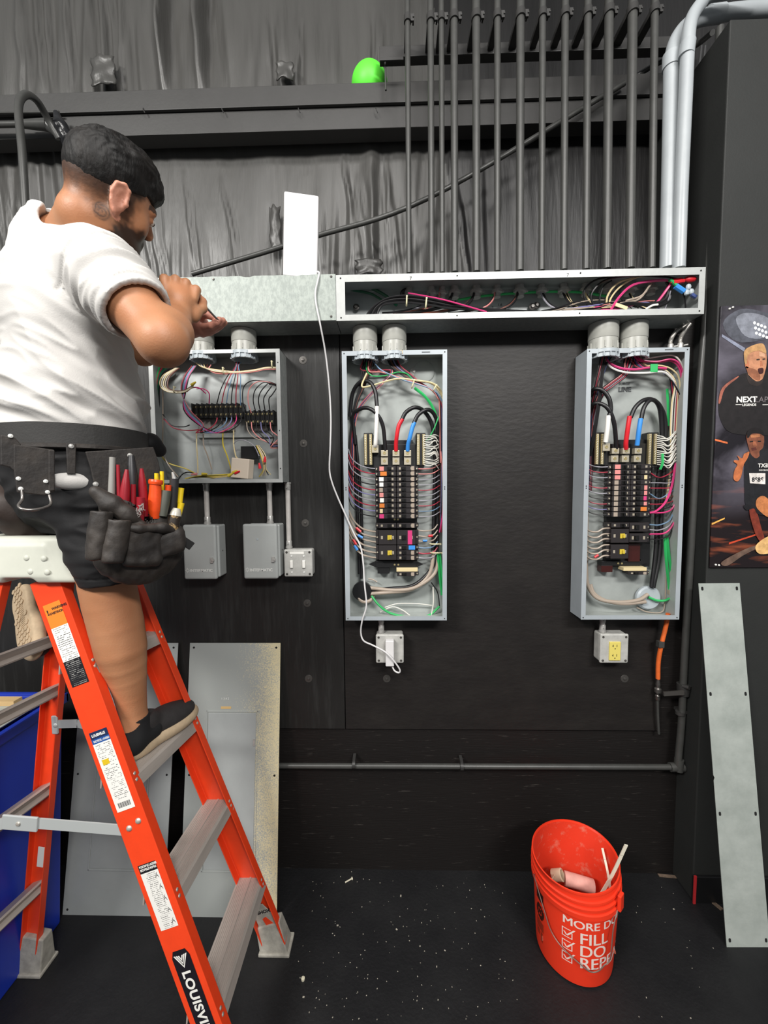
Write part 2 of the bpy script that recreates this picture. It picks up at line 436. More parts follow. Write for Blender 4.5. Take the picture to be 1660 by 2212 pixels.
# patches of taped sheet
def patch(px0, py0, px1, py1, lab, seed):
    r = random.Random(seed); mm = MB(); a = P(px0, py0, IY - .06); b = P(px1, py1, IY - .06); n_ = 10
    vs = []
    for j in range(n_ + 1):
        for i in range(n_ + 1):
            x = a.x + (b.x - a.x) * (i / n_ + .05 * math.sin(j * 1.3 + seed)); z = a.z + (b.z - a.z) * (j / n_ + .04 * math.sin(i * 1.1))
            vs.append((x, IY - .05 - .012 * noise.noise(V((x * 30, seed, z * 22))) - .012 * math.sin(i / n_ * math.pi), z))
    top = [(i, ) for i in ()]
    fs = [(j * (n_ + 1) + i, (j + 1) * (n_ + 1) + i, (j + 1) * (n_ + 1) + i + 1, j * (n_ + 1) + i + 1) for j in range(n_) for i in range(n_)]
    mm.add(vs, fs, True); o = mm.build('tape_patch', m_foil); s_ = o.modifiers.new('solid', 'SOLIDIFY'); s_.thickness = .004
    tag(o, lab, 'tape patch', 'tape patches on the black wall sheet')
patch(192, 120, 246, 180, 'crumpled black tape patch on the upper sheet, above the beam at left', 3)
patch(596, 132, 634, 168, 'small crumpled black tape patch on the sheet, above the beam near the middle', 5)
patch(580, 445, 606, 535, 'crumpled black tape patch on the sheet just left of the tall white box', 8)
patch(768, 560, 826, 590, 'crumpled black tape patch on the sheet just above the open wireway', 11)

# steel beam (girt)
def zl(px, py, Y): return P(px, py, Y).z
YF, YB = 1.87, 1.985
za, zb = zl(500, 188, YF), zl(500, 232, YF)
bx0, bx1 = -4.2, 2.15
m = MB()
zc = zl(500, 288, YF + .02)
m.prism([(YF, zb), (YF, za), (YF + .09, za), (YF + .09, zc), (YF + .016, zc), (YF + .016, zb + .008), (YF + .012, zb - .002)], (bx0, 0, 0), (0, 1, 0), (0, 0, 1), (bx1 - bx0, 0, 0))
beam = m.build('steel_beam', m_steel_black, bevel=.003); tag(beam, 'long black steel beam running across the upper wall', 'beam')
m = MB()
for px in (310, 480, 645, 812):
    q = P(px, 236, YF); m.tube([q + V((0, -.001, .004)), q + V((.002, -.006, -.006)), q + V((.008, -.003, -.018))], .0022, 5, 4)
m.build('clip', m_steel_black, beam)
# green ball resting on the beam
q = P(799, 186, 1.94)
m = MB(); m.ball(V((q.x, 1.935, q.z)), .082, 40)
ob = m.build('ball', mat('lime_green_rubber', '5fe23c', .5)); tag(ob, 'lime green ball sitting on the black steel beam', 'ball')

# strut channel carrying the conduits
SY = 1.80
sz = P(1150, 100, SY).z
m = MB(); m.box((P(820, 95, SY).x, SY, sz - .022), (P(1462, 95, SY).x, SY + .04, sz + .022))
m.box((P(820, 95, SY).x, SY - .006, sz - .026), (P(872, 95, SY).x, SY, sz - .07 + .03))
st = m.build('strut_channel', m_steel_black, bevel=.002); tag(st, 'black steel strut rail crossing behind the row of black conduits', 'strut')
m = MB(); m.cyl(P(832, 120, SY + .02), P(834, 195, SY + .02), .004); m.build('hanger_rod', m_pipe_black, st)

# row of black conduits dropping into the wireway
CY = 1.655
wz = P(1100, 584, CY).z
cond = [(884, 11), (933, 13), (956, 11), (983, 15), (1030, 16), (1075, 13), (1124, 16), (1171, 13), (1219, 14), (1267, 14), (1312, 17), (1362, 18), (1409, 14)]
lab = ['thin black conduit, leftmost of the vertical row above the open wireway', 'second black conduit from the left in the vertical row above the wireway', 'third black conduit from the left, thin and close to its neighbours', 'fourth black conduit from the left in the vertical row', 'fifth black conduit from the left in the vertical row', 'sixth black conduit from the left in the vertical row', 'middle black conduit, seventh of thirteen in the vertical row', 'eighth black conduit from the left, sixth from the right', 'fifth black conduit from the right end of the vertical row', 'fourth black conduit from the right end of the vertical row', 'third black conduit from the right, one of the thicker ones', 'second black conduit from the right, the thickest of the row', 'rightmost black conduit, nearest the two pale grey pipes']
CX = []
for i, (px, wd) in enumerate(cond):
    c0 = P(px, 560, CY); x = c0.x; r = wd / 2 * CY / FPX
    CX.append((x, r))
    rt = thing('conduit', lab[i], 'conduit', (x, CY, wz), 'black conduits above the wireway')
    m = MB(); m.cyl((x, CY, wz - .004), (x, CY + .08, 5.0), r, r, 16); m.build('pipe', m_pipe_black, rt)
    m = MB(); s_ = (sz - wz) / (5.0 - wz); yq = CY + .08 * s_
    m.cyl((x, yq - .002, sz - .014), (x, yq + .002, sz + .014), r + .004, r + .004, 16)
    m.obox((x + r + .006, yq - .004, sz), (.008, 0, 0), (0, .004, 0), (0, 0, .013)); m.box((x - r, yq, sz - .01), (x + r, SY + .003, sz + .01))
    m.cyl((x + r + .012, yq - .012, sz), (x + r + .012, yq + .02, sz), .003); m.build('strap', m_steel_black, rt)
# diagonal brace rod across the sheet
q0 = P(415, 592, 1.80); q1 = P(925, 428, 1.83); q2 = P(1350, 180, 1.845)
m = MB(); m.tube([q0, q0 * .5 + q1 * .5 + V((0, 0, -.008)), q1, q2], .0105, 12, 8); o = m.build('brace_rod', m_pipe_black); tag(o, 'black cable rod rising diagonally across the upper wall behind the white box', 'rod')

# black hose loop and pipe at the upper left
m = MB(); m.tube([P(57, 480, 1.6), P(48, 330, 1.62), P(40, 232, 1.65), P(55, 205, 1.68), P(80, 218, 1.74), P(104, 258, 1.8), P(128, 300, 1.83)], .014, 12, 8)
o = m.build('hose', m_pipe_black); tag(o, 'black hose looping up and over at the upper left behind the man', 'hose')
rt = thing('pipe_run', 'black horizontal pipe with flared joint at the upper left corner', 'pipe', P(0, 270, 1.84))
m = MB(); m.cyl(P(-260, 274, 1.84), P(60, 268, 1.84), .012); m.cyl(P(50, 268, 1.84), P(105, 270, 1.84), .016, .024); m.cyl(P(100, 268, 1.84), P(140, 300, 1.85), .022, .018); m.build('pipe', m_pipe_black, rt)
m = MB(); m.cyl(P(-260, 246, 1.86), P(128, 242, 1.86), .005, n=8); m.build('rod', m_pipe_black, rt)
F = Field(V(P(137, 340, 1.84)) - V((.06, .06, .02)), V(P(140, 240, 1.84)) + V((.09, .06, .03)), .0035)
F.chain([P(122, 245, 1.83), P(132, 275, 1.83), P(146, 300, 1.84), P(143, 330, 1.85)], [.012, .026, .024, .010], .02)
o = F.build('taped_bundle', mat('glossy_black_tape', '1d1d1f', .22, bump=.6, bscale=40), rt)

# pale grey plastic conduits at the right, bending away to the right
m_pvc = mat('pale_grey_plastic_pipe', 'a3a8ab', .38, var=.05, vscale=9)
def pvc(pts, rad, coup, lab_):
    rt = thing('plastic_conduit', lab_, 'conduit', pts[0], 'pale grey conduits at the right')
    m = MB(); m.tube(pts, rad, 20, 8); m.build('pipe', m_pvc, rt)
    for a, b in coup:
        m = MB(); m.cyl(a, b, rad * 1.13, rad * 1.13, 20); m.build('coupling', m_pvc, rt)
r1 = 27 / 2 * 1.65 / FPX
pvc([P(1442, 580, 1.64), P(1446, 400, 1.64), P(1450, 200, 1.65), P(1452, 130, 1.65), P(1464, 82, 1.66), P(1495, 48, 1.68), P(1545, 32, 1.70), P(1620, 22, 1.72), P(1760, 14, 1.74)], r1,
    [(P(1450, 148, 1.65), P(1451, 118, 1.65)), (P(1530, 33, 1.70), P(1560, 29, 1.705))], 'pale grey plastic conduit bending right at the top, left one of the pair')
pvc([P(1467, 580, 1.61), P(1473, 400, 1.60), P(1482, 200, 1.60), P(1486, 110, 1.60), P(1492, 50, 1.60), P(1512, 12, 1.61), P(1545, -14, 1.62), P(1680, -30, 1.62)], 24 / 2 * 1.6 / FPX,
    [(P(1483, 122, 1.60), P(1487, 92, 1.60))], 'pale grey plastic conduit in front at right, right one of the pair')
m = MB(); m.tube([P(1372, 166, 1.90), P(1420, 138, 1.88), P(1500, 100, 1.80), P(1540, 70, 1.70)], .010, 10, 6); o = m.build('brace_rod', m_pipe_black); tag(o, 'short black rod end with bare scrapes beside the pale grey pipe bends', 'rod')
m_hosew = mat('dusty_black_hose', '2c2c2d', .6, var=.2, vscale=30)
for i, (a, b) in enumerate([(1497, 1516), (1507, 1524)]):
    m = MB(); m.tube([P(a, 580, 1.93), P(a + 8, 420, 1.94), P(a + 4, 250, 1.95), P(b, 100, 1.95)], .006, 8, 8); o = m.build('cable', m_hosew); tag(o, ['thin black cable hanging in the dark gap right of the grey pipes, left one', 'thin black cable hanging in the dark gap beside the partition edge, right one'][i], 'cable', 'cables in the dark gap')

# black gas pipe with valve, running down and along the lower wall
rt = thing('gas_pipe', 'black iron pipe with valve running down beside the partition and along the lower wall', 'pipe', P(1466, 1658, 1.66))
py_ = [(1556, 60), (1548, 250), (1538, 480), (1526, 680), (1508, 900), (1497, 1120), (1484, 1340), (1477, 1470), (1473, 1560), (1466, 1640)]
m = MB(); m.tube([P(a, b, 1.652) for a, b in py_], .0135, 14, 5); m.build('riser', m_pipe_black, rt)
m = MB(); m.cyl(P(1467, 1657, 1.655), P(600, 1654, 1.655), .0115, n=14); m.build('horizontal_run', m_pipe_black, rt)
m = MB(); m.cyl(P(1468, 1640, 1.652), P(1466, 1664, 1.652), .018, n=14); m.cyl(P(1477, 1657, 1.655), P(1448, 1657, 1.655), .018, n=14); m.build('elbow', m_pipe_black, rt)
m = MB(); m.cyl(P(1478, 1478, 1.652), P(1476, 1500, 1.652), .026, .022, 14); m.cyl(P(1476, 1482, 1.64), P(1490, 1486, 1.62), .009, .009, 10); m.build('valve_body', m_steel_black, rt)
m = MB(); m.bar(P(1478, 1496, 1.625), P(1434, 1499, 1.625), .008, .016); m.build('valve_handle', mat('worn_dark_metal', '53504d', .5, .5), rt)
m_scrape = mat('scraped_paint', '8b8782', .5)
for (a, b) in [((755, 1651), (763, 1651)), ((990, 1655), (1010, 1655)), ((1075, 1655), (1110, 1655)), ((1300, 1654), (1316, 1654))]:
    pass
for i, (px, py) in enumerate([(765, 1651), (998, 1655), (1470, 1540)]):
    m = MB(); c = P(px, py, 1.65); 
    if i < 2: m.cyl(c - V((.006, 0, 0)), c + V((.006, 0, 0)), .0165, n=14); m.obox(c + V((0, .02, .016)), (.006, 0, 0), (0, .02, 0), (0, 0, .006))
    else: m.cyl(c - V((0, 0, .006)), c + V((0, 0, .006)), .0175, n=14); m.obox(c + V((.016, .02, 0)), (.014, 0, 0), (0, .02, 0), (0, 0, .006))
    m.build('pipe_clamp', m_steel_black, rt)
# orange air hose with coupling
rt = thing('air_hose', 'orange air hose with metal coupling hanging below the right breaker panel', 'hose', P(1420, 1580, 1.675))
m_or = mat('orange_rubber', 'd9652b', .5, var=.1, vscale=40)
m = MB(); m.tube([P(1444, 1325, 1.64), P(1438, 1358, 1.645), P(1429, 1395, 1.65), P(1423, 1430, 1.66), P(1422, 1466, 1.665)], .0085, 12, 6); m.build('hose_line', m_or, rt)
m = MB(); m.obox(P(1427, 1391, 1.646), (.011, 0, 0), (0, .01, 0), (0, 0, .012)); m.build('tape_wrap', m_pipe_black, rt)
m = MB(); m.lathe([(.008, 0), (.010, .005), (.010, .02), (.0065, .024), (.0065, .03), (.014, .035), (.014, .05), (.008, .056), (.010, .07), (.006, .09), (.006, .10)], P(1421, 1512, 1.668), 14); m.build('coupling', mat('dull_chrome', '8c8884', .3, .9), rt)
m = MB(); m.tube([P(1421, 1510, 1.668), P(1422, 1550, 1.668), P(1424, 1585, 1.672)], .005, 8, 4); m.build('drop_tube', m_pipe_black, rt)

# floor debris and bits
m = MB(); rd = random.Random(12)
for i in range(260):
    a, b = rd.gauss(820, 190), rd.uniform(1895, 2205)
    if rd.random() < .4: a, b = rd.uniform(620, 1560), rd.uniform(1880, 2200)
    if not 645 < a < 1620 or (1120 < a < 1370): continue
    q = PZ(a, b, 0); s_ = rd.uniform(.0004, .0012) * (2 if rd.random() < .05 else 1)
    if q.y > WY - .01: continue
    t = rd.uniform(0, 3.14); m.obox(q + V((0, 0, s_ * .4)), (s_ * 1.6 * math.cos(t), s_ * 1.6 * math.sin(t), 0), (-s_ * math.sin(t), s_ * math.cos(t), 0), (0, 0, s_ * .4))
o = m.build('floor_debris', mat('pale_dust_crumbs', 'a9a294', .8, var=.3, vscale=300)); tag(o, 'pale crumbs and dust specks scattered over the black floor', 'debris', kind='stuff')
m = MB(); q = PZ(655, 2117, 0); m.lathe([(.0, 0), (.006, 0), (.0065, .003), (.0065, .008), (.0, .009)], q, 8); o = m.build('foam_bit', mat('cream_plastic', 'd9d3bb', .5)); tag(o, 'small cream foam bit on the floor near the far ladder foot', 'foam bit')
m = MB(); q = PZ(746, 1908, 0); q2 = PZ(760, 1900, 0); m.cyl(q + V((0, 0, .004)), q2 + V((0, 0, .004)), .003); m.cyl(q2 + V((0, 0, .004)), q2 + (q2 - q) * .12 + V((0, 0, .004)), .006); o = m.build('wall_anchor', mat('cream_plastic_b', 'cfc9b4', .5)); tag(o, 'cream screw anchor lying on the floor at the foot of the wall', 'anchor')
m = MB(); q = P(1420, 1878, WY); q2 = PZ(1497, 1938, 0)
m.prism([(0, 0), (.10, -.01), (.17, -.145), (.155, -.15), (.095, -.02), (0, -.012)], (q.x, WY - .005, .001), (1, 0, 0), (0, 1, 0), (0, 0, .004)); o = m.build('floor_edge_strip', mat('bare_wood_chip', '6b5a4c', .8, var=.3, vscale=40)); tag(o, 'worn bare strip of floor edging near the corner by the partition', 'floor edging')
m = MB(); q = P(1492, 1938, 1.57); m.box((x_part - .006, 1.57, .0), (x_part + .004, 1.5745, P(1492, 1893, 1.57).z)); o = m.build('red_tape', mat('red_tape', 'b0282c', .5)); tag(o, 'short strip of red tape at the bottom corner of the partition', 'tape')
# ================================================================ electrical equipment
m_galv = mat('galvanised_steel', 'a2a5a2', 0.42, 0.3, col2='8f9391', vscale=55, thr=(.35, .65), bump=.05, bscale=140)
m_galv_lip = mat('bright_galvanised_edge', 'adafad', 0.4, 0.2, var=.05, vscale=40)
m_galv_in = mat('grey_painted_interior', 'a0a4a3', 0.4, 0.2, var=.12, vscale=6)
m_panel = mat('grey_enamel_panel', 'a6adb2', 0.4, 0.1, var=.04, vscale=12)
m_panel_in = mat('grey_enamel_back', 'a3a8a5', 0.38, 0.1, var=.1, vscale=7)
m_pvcg = mat('grey_plastic_fitting', 'a4a49d', 0.36, var=.05, vscale=14)
m_bush = mat('pale_grey_bushing', 'a9b1b6', .4)
m_emt = mat('shiny_steel_tube', 'c6c1bc', .3, .2, var=.1, vscale=30)
m_zinc = mat('zinc_fitting', 'b8b6b2', .35, .4, var=.15, vscale=60)
m_brass = mat('brass', 'c9b98a', .35, .8)
m_lug = mat('nickel_lug', 'c9c0ab', .35, .6)
m_brk = mat('breaker_black', '2a2627', .38)
m_brk2 = mat('breaker_toggle', '151414', .3)
m_hole = mat('dark_hole', '111111', .9)
m_tie = mat('nylon_tie', 'd8d0a8', .5)
WC = {}
def wm(c):
    if c not in WC:
        WC[c] = mat('wire_' + c, {'black': '19181a', 'red': 'a32c40', 'pink': 'cf3c78', 'blue': '46558a', 'white': 'd8d5cc', 'green': '2fae5e', 'dkgreen': '17573c', 'grey': '9a98a0', 'cream': 'd9c79a', 'yellow': 'c9b23c', 'brown': '6b3f33', 'salmon': 'd98a86', 'lilac': '7d7aa8', 'tan': 'a39587', 'bluegrey': '6d8aa6', 'whitebright': 'eceae4', 'redtape': 'd6242f', 'bluetape': '3d8fe0', 'orange': 'd57a33'}[c], .38)
    return WC[c]
def wire(pts, c, rpx, parent, name='wire', n=6, sm=5):
    "pts: (photo x, photo y, depth y); rpx: half thickness as seen"
    q = [P(*p) for p in pts]; Y = sum(p[2] for p in pts) / len(pts)
    m = MB(); m.tube(q, rpx * Y / FPX, n, sm); return m.build(name, wm(c), parent)
def tie(px, py, Y, ang, L, parent, wpx=2.0):
    m = MB(); c = P(px, py, Y); r = L * Y / FPX; a = R_(ang)
    d = V((math.cos(a), 0, math.sin(a))); m.tube([c - d * r + V((0, .006, 0)), c - d * r * .6 - V((0, .004, 0)), c + d * r * .6 - V((0, .004, 0)), c + d * r + V((0, .006, 0))], wpx * .5 * Y / FPX, 6, 4)
    m.obox(c + d * r * .9 - V((0, .005, 0)), (.003, 0, 0), (0, .002, 0), (0, 0, .003)); return m.build('cable_tie', m_tie, parent)

# ---------------- wireway
FW = 1.552   # front of wireway
BW = 1.686
def lipbox(x0, x1, z0, z1, y0, y1, name, parent, mats, lip, t=.0016, lips=(1, 1, 1, 1), back=True):
    "open-fronted sheet metal box; mats 0 body 1 lip 2 inside"
    m = MB()
    m.box((x0, y0, z0), (x0 + t, y1, z1)); m.box((x1 - t, y0, z0), (x1, y1, z1))
    m.box((x0, y0, z0), (x1, y1, z0 + t)); m.box((x0, y0, z1 - t), (x1, y1, z1))
    if back: m.box((x0 + t, y1 - t, z0 + t), (x1 - t, y1 - .0001, z1 - t), mi=1)
    # inner linings carry the inner colour
    m.box((x0 + t, y0 + .003, z0 + t), (x0 + t + .0005, y1 - t, z1 - t), mi=1); m.box((x1 - t - .0005, y0 + .003, z0 + t), (x1 - t, y1 - t, z1 - t), mi=1)
    m.box((x0 + t, y0 + .003, z1 - t - .0005), (x1 - t, y1 - t, z1 - t), mi=1); m.box((x0 + t, y0 + .003, z0 + t), (x1 - t, y1 - t, z0 + t + .0005), mi=1)
    body = m.build(name, [mats[0], mats[2]], parent)
    L = MB(); l, r, b, u = lip
    L.box((x0, y0 - .001, z0), (x0 + l, y0 + .0006, z1)); L.box((x1 - r, y0 - .001, z0), (x1, y0 + .0006, z1))
    L.box((x0 + l, y0 - .0012, z0), (x1 - r, y0 + .0006, z0 + b)); L.box((x0 + l, y0 - .0012, z1 - u), (x1 - r, y0 + .0006, z1))
    L.build('front_flange', mats[1], parent)
    return body
def holes(pts, y, r, parent, name='screw_hole'):
    for (x, z) in pts:
        m = MB(); m.lathe([(0, .0012), (r, .0012), (r, 0)], (x, y, z), 10, (0, -1, 0)); m.build(name, m_hole, parent)
zt = P(1120, 586, FW).z; zb_ = P(1120, 686, FW).z
xl, xr, xm = P(318, 640, FW).x, P(1523, 630, FW).x, P(726, 640, FW).x
wwl = thing('wireway', 'closed galvanised wireway box with flat cover, left of the open one', 'wireway', ((xl + xm) / 2, 1.62, zb_))
m = MB(); m.box((xl, FW + .002, zb_), (xm, BW, zt)); m.build('channel', m_galv, wwl, bevel=.001)
m = MB()
n_ = 40; top = [(xl + (xm - xl) * i / n_, zt + .003 + (.0022 * noise.noise(V((i * .9, 2, 2))) if i > 8 else 0) - (.004 if i in (21, 22, 31, 32) else 0)) for i in range(n_ + 1)]
m.prism([(xl, zb_ + .002)] + [(xm, zb_ + .002)] + top[::-1], (0, FW, 0), (1, 0, 0), (0, 0, 1), (0, -.0025, 0))
cover = m.build('cover', mat('spangled_galvanised_cover', '979e98', 0.5, 0.15, col2='858c87', vscale=90, thr=(.4, .6), bump=.1, bscale=180, stretch=(1, 1, .55)), wwl)
for (px, py) in [(462, 604), (716, 598), (716, 684), (346, 604)]:
    q = P(px, py, FW); m = MB(); m.lathe([(0, .004), (.003, .004), (.0045, .001), (.0045, 0)], (q.x, FW - .0025, q.z), 12, (0, -1, 0)); m.build('cover_screw', m_screw, cover)
m = MB(); q0_, q1_ = P(334, 610, FW), P(352, 686, FW); m.box((q0_.x, FW - .0029, q1_.z), (q1_.x, FW - .0025, q0_.z)); m.build('protective_film', mat('pale_cyan_film', '9fe0e2', .3), wwl)

ww = thing('wireway', 'long open galvanised wireway full of coloured wires, below the black conduits', 'wireway', ((xr + xm) / 2, 1.62, zb_))
lipbox(xm + .001, xr, zb_, zt, FW, BW, 'channel', ww, (m_galv, m_galv_lip, m_galv_in), (.034, .022, .022, .026))
hz = [(P(x_, 600, FW).x, s_) for x_ in (736, 988, 1254, 1514) for s_ in (0, 1)]
holes([(x_, (zt - .012) if s_ == 0 else (zb_ + .011)) for x_, s_ in hz], FW - .0012, .0028, ww)
for (px, body) in [(885, '7'), (1224, '7')]:
    m = MB(); q = P(px, 596, FW); m.text(body, (q.x, FW - .0016, zt - .024), (1, 0, 0), (0, 0, 1), .018); m.build('pencil_mark', m_hole, ww)
# connectors under each conduit inside the wireway
for i, (x, r) in enumerate(CX):
    m = MB(); zq = zt - .002
    m.lathe([(r * .7, -.045), (r * 1.15, -.045), (r * 1.15, -.03), (r * 1.7, -.028), (r * 1.7, -.018), (r * 1.1, -.014), (r * 1.1, 0)], (x, CY, zq), 10)
    m.obox((x + r * 1.8, CY - .004, zq - .024), (.004, 0, 0), (0, .003, 0), (0, 0, .003)); m.build('conduit_connector', m_zinc, ww)
# marker and wires inside
m = MB(); q = P(868, 640, BW - .003)
for (px, py, tx) in [(1075, 662, '1,6'), (1062, 668, '2'), (975, 655, '2 4')]:
    q = P(px, py, BW); m.text(tx, (q.x, BW - .0025, q.z), (1, 0, 0), (0, 0, 1), .016)
m.build('marker_writing', m_hole, ww)
W = lambda pts, c, r, **k: wire(pts, c, r, ww, **k)
for k in range(9):   # heavy black bundle sweeping from the left pipes to the right
    o_ = k - 4; yq = 1.60 + .008 * (k % 4)
    W([(788 + k * 3, 688, yq), (806 + k * 2, 664, yq), (838, 650 + o_ * 1.4, yq - .01), (880, 646 + o_ * 1.8, yq - .015), (930, 652 + o_ * 1.7, yq - .01), (985, 662 + o_ * 1.2, yq), (1030 + k * 9, 668 + o_ * .8, yq + .01), (1075 + k * 14, 674, yq + .02)], 'black', 2.2)
for i, c in [(1, 'grey'), (2, 'salmon'), (3, 'black'), (4, 'black'), (5, 'salmon'), (6, 'black'), (7, 'grey'), (8, 'black'), (9, 'cream'), (11, 'black')]:
    x = CX[i][0]; base = cond[i][0] - 2
    for j in range({3: 4, 4: 5, 6: 5, 8: 6, 7: 4}.get(i, 2)):
        cc = c if j == 0 else rf.choice(['black', 'black', 'blue', 'salmon', 'cream', 'black', 'lilac'] if i > 6 else ['black', 'black', 'black', 'brown', 'black'])
        dx = -1 if i <= 6 else 1; of = (j - 1.5) * 3
        W([(base + of * .5, 616, CY), (base + of * .6, 626, CY - .005), (base + dx * (8 + j * 3), 648 + j * 2, 1.63), (base + dx * (26 + j * 6), 664 + j, 1.615), (base + dx * (60 + j * 14), 672 + j * 1.5, 1.62), (base + dx * (95 + j * 10), 676, 1.63)], cc, 1.7 if c != 'black' or i > 6 else 2.3)
W([(757, 617, 1.67), (800, 622, 1.665), (835, 640, 1.66), (858, 660, 1.66)], 'dkgreen', 3.2); W([(757, 626, 1.67), (800, 634, 1.665), (828, 650, 1.66)], 'dkgreen', 2.4)
W([(882, 633, 1.60), (960, 648, 1.59), (1052, 674, 1.585)], 'pink', 1.6)
W([(990, 648, 1.66), (1040, 640, 1.66), (1120, 633, 1.66), (1200, 630, 1.66), (1262, 632, 1.655), (1310, 640, 1.65)], 'green', 2.4)
for k in range(7): W([(868 + k * 4, 655, 1.62), (867 + k * 3, 630, 1.655), (884, 618, CY)], 'black', 1.1) if k < 3 else None
# right-hand tangle
tang = [([(1320, 670, 1.60), (1340, 640, 1.59), (1370, 615, 1.58), (1420, 606, 1.58), (1450, 608, 1.585), (1438, 630, 1.59), (1420, 654, 1.60)], 'pink', 2.6),
        ([(1312, 670, 1.61), (1313, 640, 1.60), (1335, 612, 1.59), (1370, 600, 1.585)], 'cream', 2.0), ([(1316, 672, 1.61), (1320, 645, 1.60), (1345, 616, 1.59), (1384, 597, 1.585), (1430, 596, 1.59)], 'cream', 1.8),
        ([(1290, 668, 1.61), (1277, 640, 1.60), (1300, 610, 1.59), (1345, 597, 1.58), (1420, 596, 1.58), (1470, 604, 1.58)], 'black', 2.2), ([(1270, 660, 1.62), (1262, 630, 1.61), (1285, 606, 1.6), (1330, 596, 1.59)], 'black', 2.0),
        ([(1300, 672, 1.61), (1296, 645, 1.60), (1305, 618, 1.6), (1322, 606, 1.6)], 'black', 1.6), ([(1330, 662, 1.6), (1360, 655, 1.59), (1400, 658, 1.59), (1436, 648, 1.59), (1446, 620, 1.6), (1440, 608, 1.6)], 'black', 3.4),
        ([(1390, 658, 1.59), (1420, 662, 1.59), (1445, 650, 1.6), (1448, 625, 1.6)], 'black', 3.2), ([(1352, 650, 1.6), (1385, 640, 1.59), (1402, 620, 1.59), (1408, 612, 1.6)], 'tan', 2.0), ([(1340, 655, 1.6), (1378, 648, 1.59), (1398, 628, 1.59)], 'tan', 1.7),
        ([(1396, 668, 1.59), (1410, 660, 1.58), (1422, 658, 1.58)], 'whitebright', 2.2), ([(1432, 598, 1.585), (1450, 608, 1.58), (1466, 622, 1.575)], 'green', 2.6), ([(1400, 598, 1.59), (1440, 602, 1.58), (1466, 608, 1.575)], 'grey', 1.6),
        ([(1474, 628, 1.59), (1480, 645, 1.59), (1482, 670, 1.6)], 'black', 1.6), ([(1450, 628, 1.59), (1440, 660, 1.6), (1432, 680, 1.61)], 'grey', 1.1)]
for a, c, r in tang: W(a, c, r)
for k in range(22):
    a = 1170 + k * 5; c = rf.choice(['blue', 'salmon', 'cream', 'black', 'pink', 'lilac', 'tan', 'black', 'dkgreen'])
    W([(a, 672 + rf.uniform(-4, 3), 1.62), (a + 35, 668 + rf.uniform(-6, 3), 1.605), (a + 75, 662 + rf.uniform(-10, 4), 1.60), (a + 120, 654 + rf.uniform(-10, 6), 1.61), (a + 150, 656 + rf.uniform(-8, 12), 1.62)], c, rf.uniform(.9, 1.6))
def nut(px, py, Y, c, parent, ang=0, L=9, name='wire_connector'):
    a = R_(ang); d = V((math.cos(a), -.15, math.sin(a))); q = P(px, py, Y); m = MB(); r = 3.4 * Y / FPX
    ln = L * Y / FPX; m.tube([q, q + d * ln * .5, q + d * ln], [r, r * .85, r * .45], 10, 0); return m.build(name, wm(c), parent)
m = MB(); q = P(1462, 606, 1.575); m.obox(q, (.022, 0, .003), (0, .004, 0), (-.001, 0, .006)); m.build('red_insulated_splice', wm('redtape'), ww)
m = MB(); q = P(1492, 603, 1.572); m.ball(q, .013, 12, sc=(1.9, .8, .9)); m.build('red_insulated_splice', wm('redtape'), ww)
m = MB(); m.tube([P(1478, 607, 1.573), P(1470, 608, 1.573), P(1455, 611, 1.575)], .008, 8, 3); m.build('red_insulated_splice', wm('redtape'), ww)
m = MB(); m.tube([P(1460, 618, 1.572), P(1478, 630, 1.572)], .010, 8, 0); m.build('blue_insulated_splice', wm('bluetape'), ww)
m = MB(); m.tube([P(1448, 604, 1.574), P(1462, 616, 1.574)], .006, 8, 0); m.build('green_insulated_splice', wm('green'), ww)
for (px, py) in [(1488, 620), (1494, 630), (1484, 632)]:
    m = MB(); m.ball(P(px, py, 1.57), .010, 8, sc=(1, .8, 1.2)); m.build('clear_wire_cap', m_bush, ww)
m = MB(); m.tube([P(1494, 636, 1.57), P(1504, 642, 1.57)], .007, 8, 0); m.build('blue_insulated_splice', wm('blue'), ww)
m = MB(); q = P(1343, 662, 1.59); m.obox(q, (.022, 0, -.008), (0, .002, 0), (.002, 0, .006)); m.build('wire_tag', wm('cream'), ww)
tie(879, 650, 1.575, 88, 9, ww, 3.4); tie(921, 655, 1.575, 84, 10, ww, 3.4)
for (px, py) in [(1150, 663), (1160, 660), (770, 664)]:
    m = MB(); q = P(px, py, 1.672); m.lathe([(0, .012), (.006, .012), (.007, .006), (.013, .004), (.013, 0)], q, 14, (0, -1, 0)); m.build('anchor_bolt', m_screw, ww)
m = MB(); q = P(780, 668, 1.62); m.cyl((q.x, 1.62, zb_ + .002), (q.x, 1.62, zb_ + .022), .038, n=28); m.build('pipe_bushing', m_bush, ww)
# loose strip on top of the wireway
m = MB(); a, b = P(1222, 584, 1.60), P(1335, 574, 1.60); m.prism([(0, 0), (b.x - a.x, 0), (b.x - a.x - .01, .008), (.08, .006)], (a.x, 1.575, zt + .001), (1, 0, 0), (0, 0, 1), (0, .035, 0)); o = m.build('metal_scrap', m_galv_lip); tag(o, 'bent scrap of galvanised sheet lying on top of the open wireway', 'metal scrap')

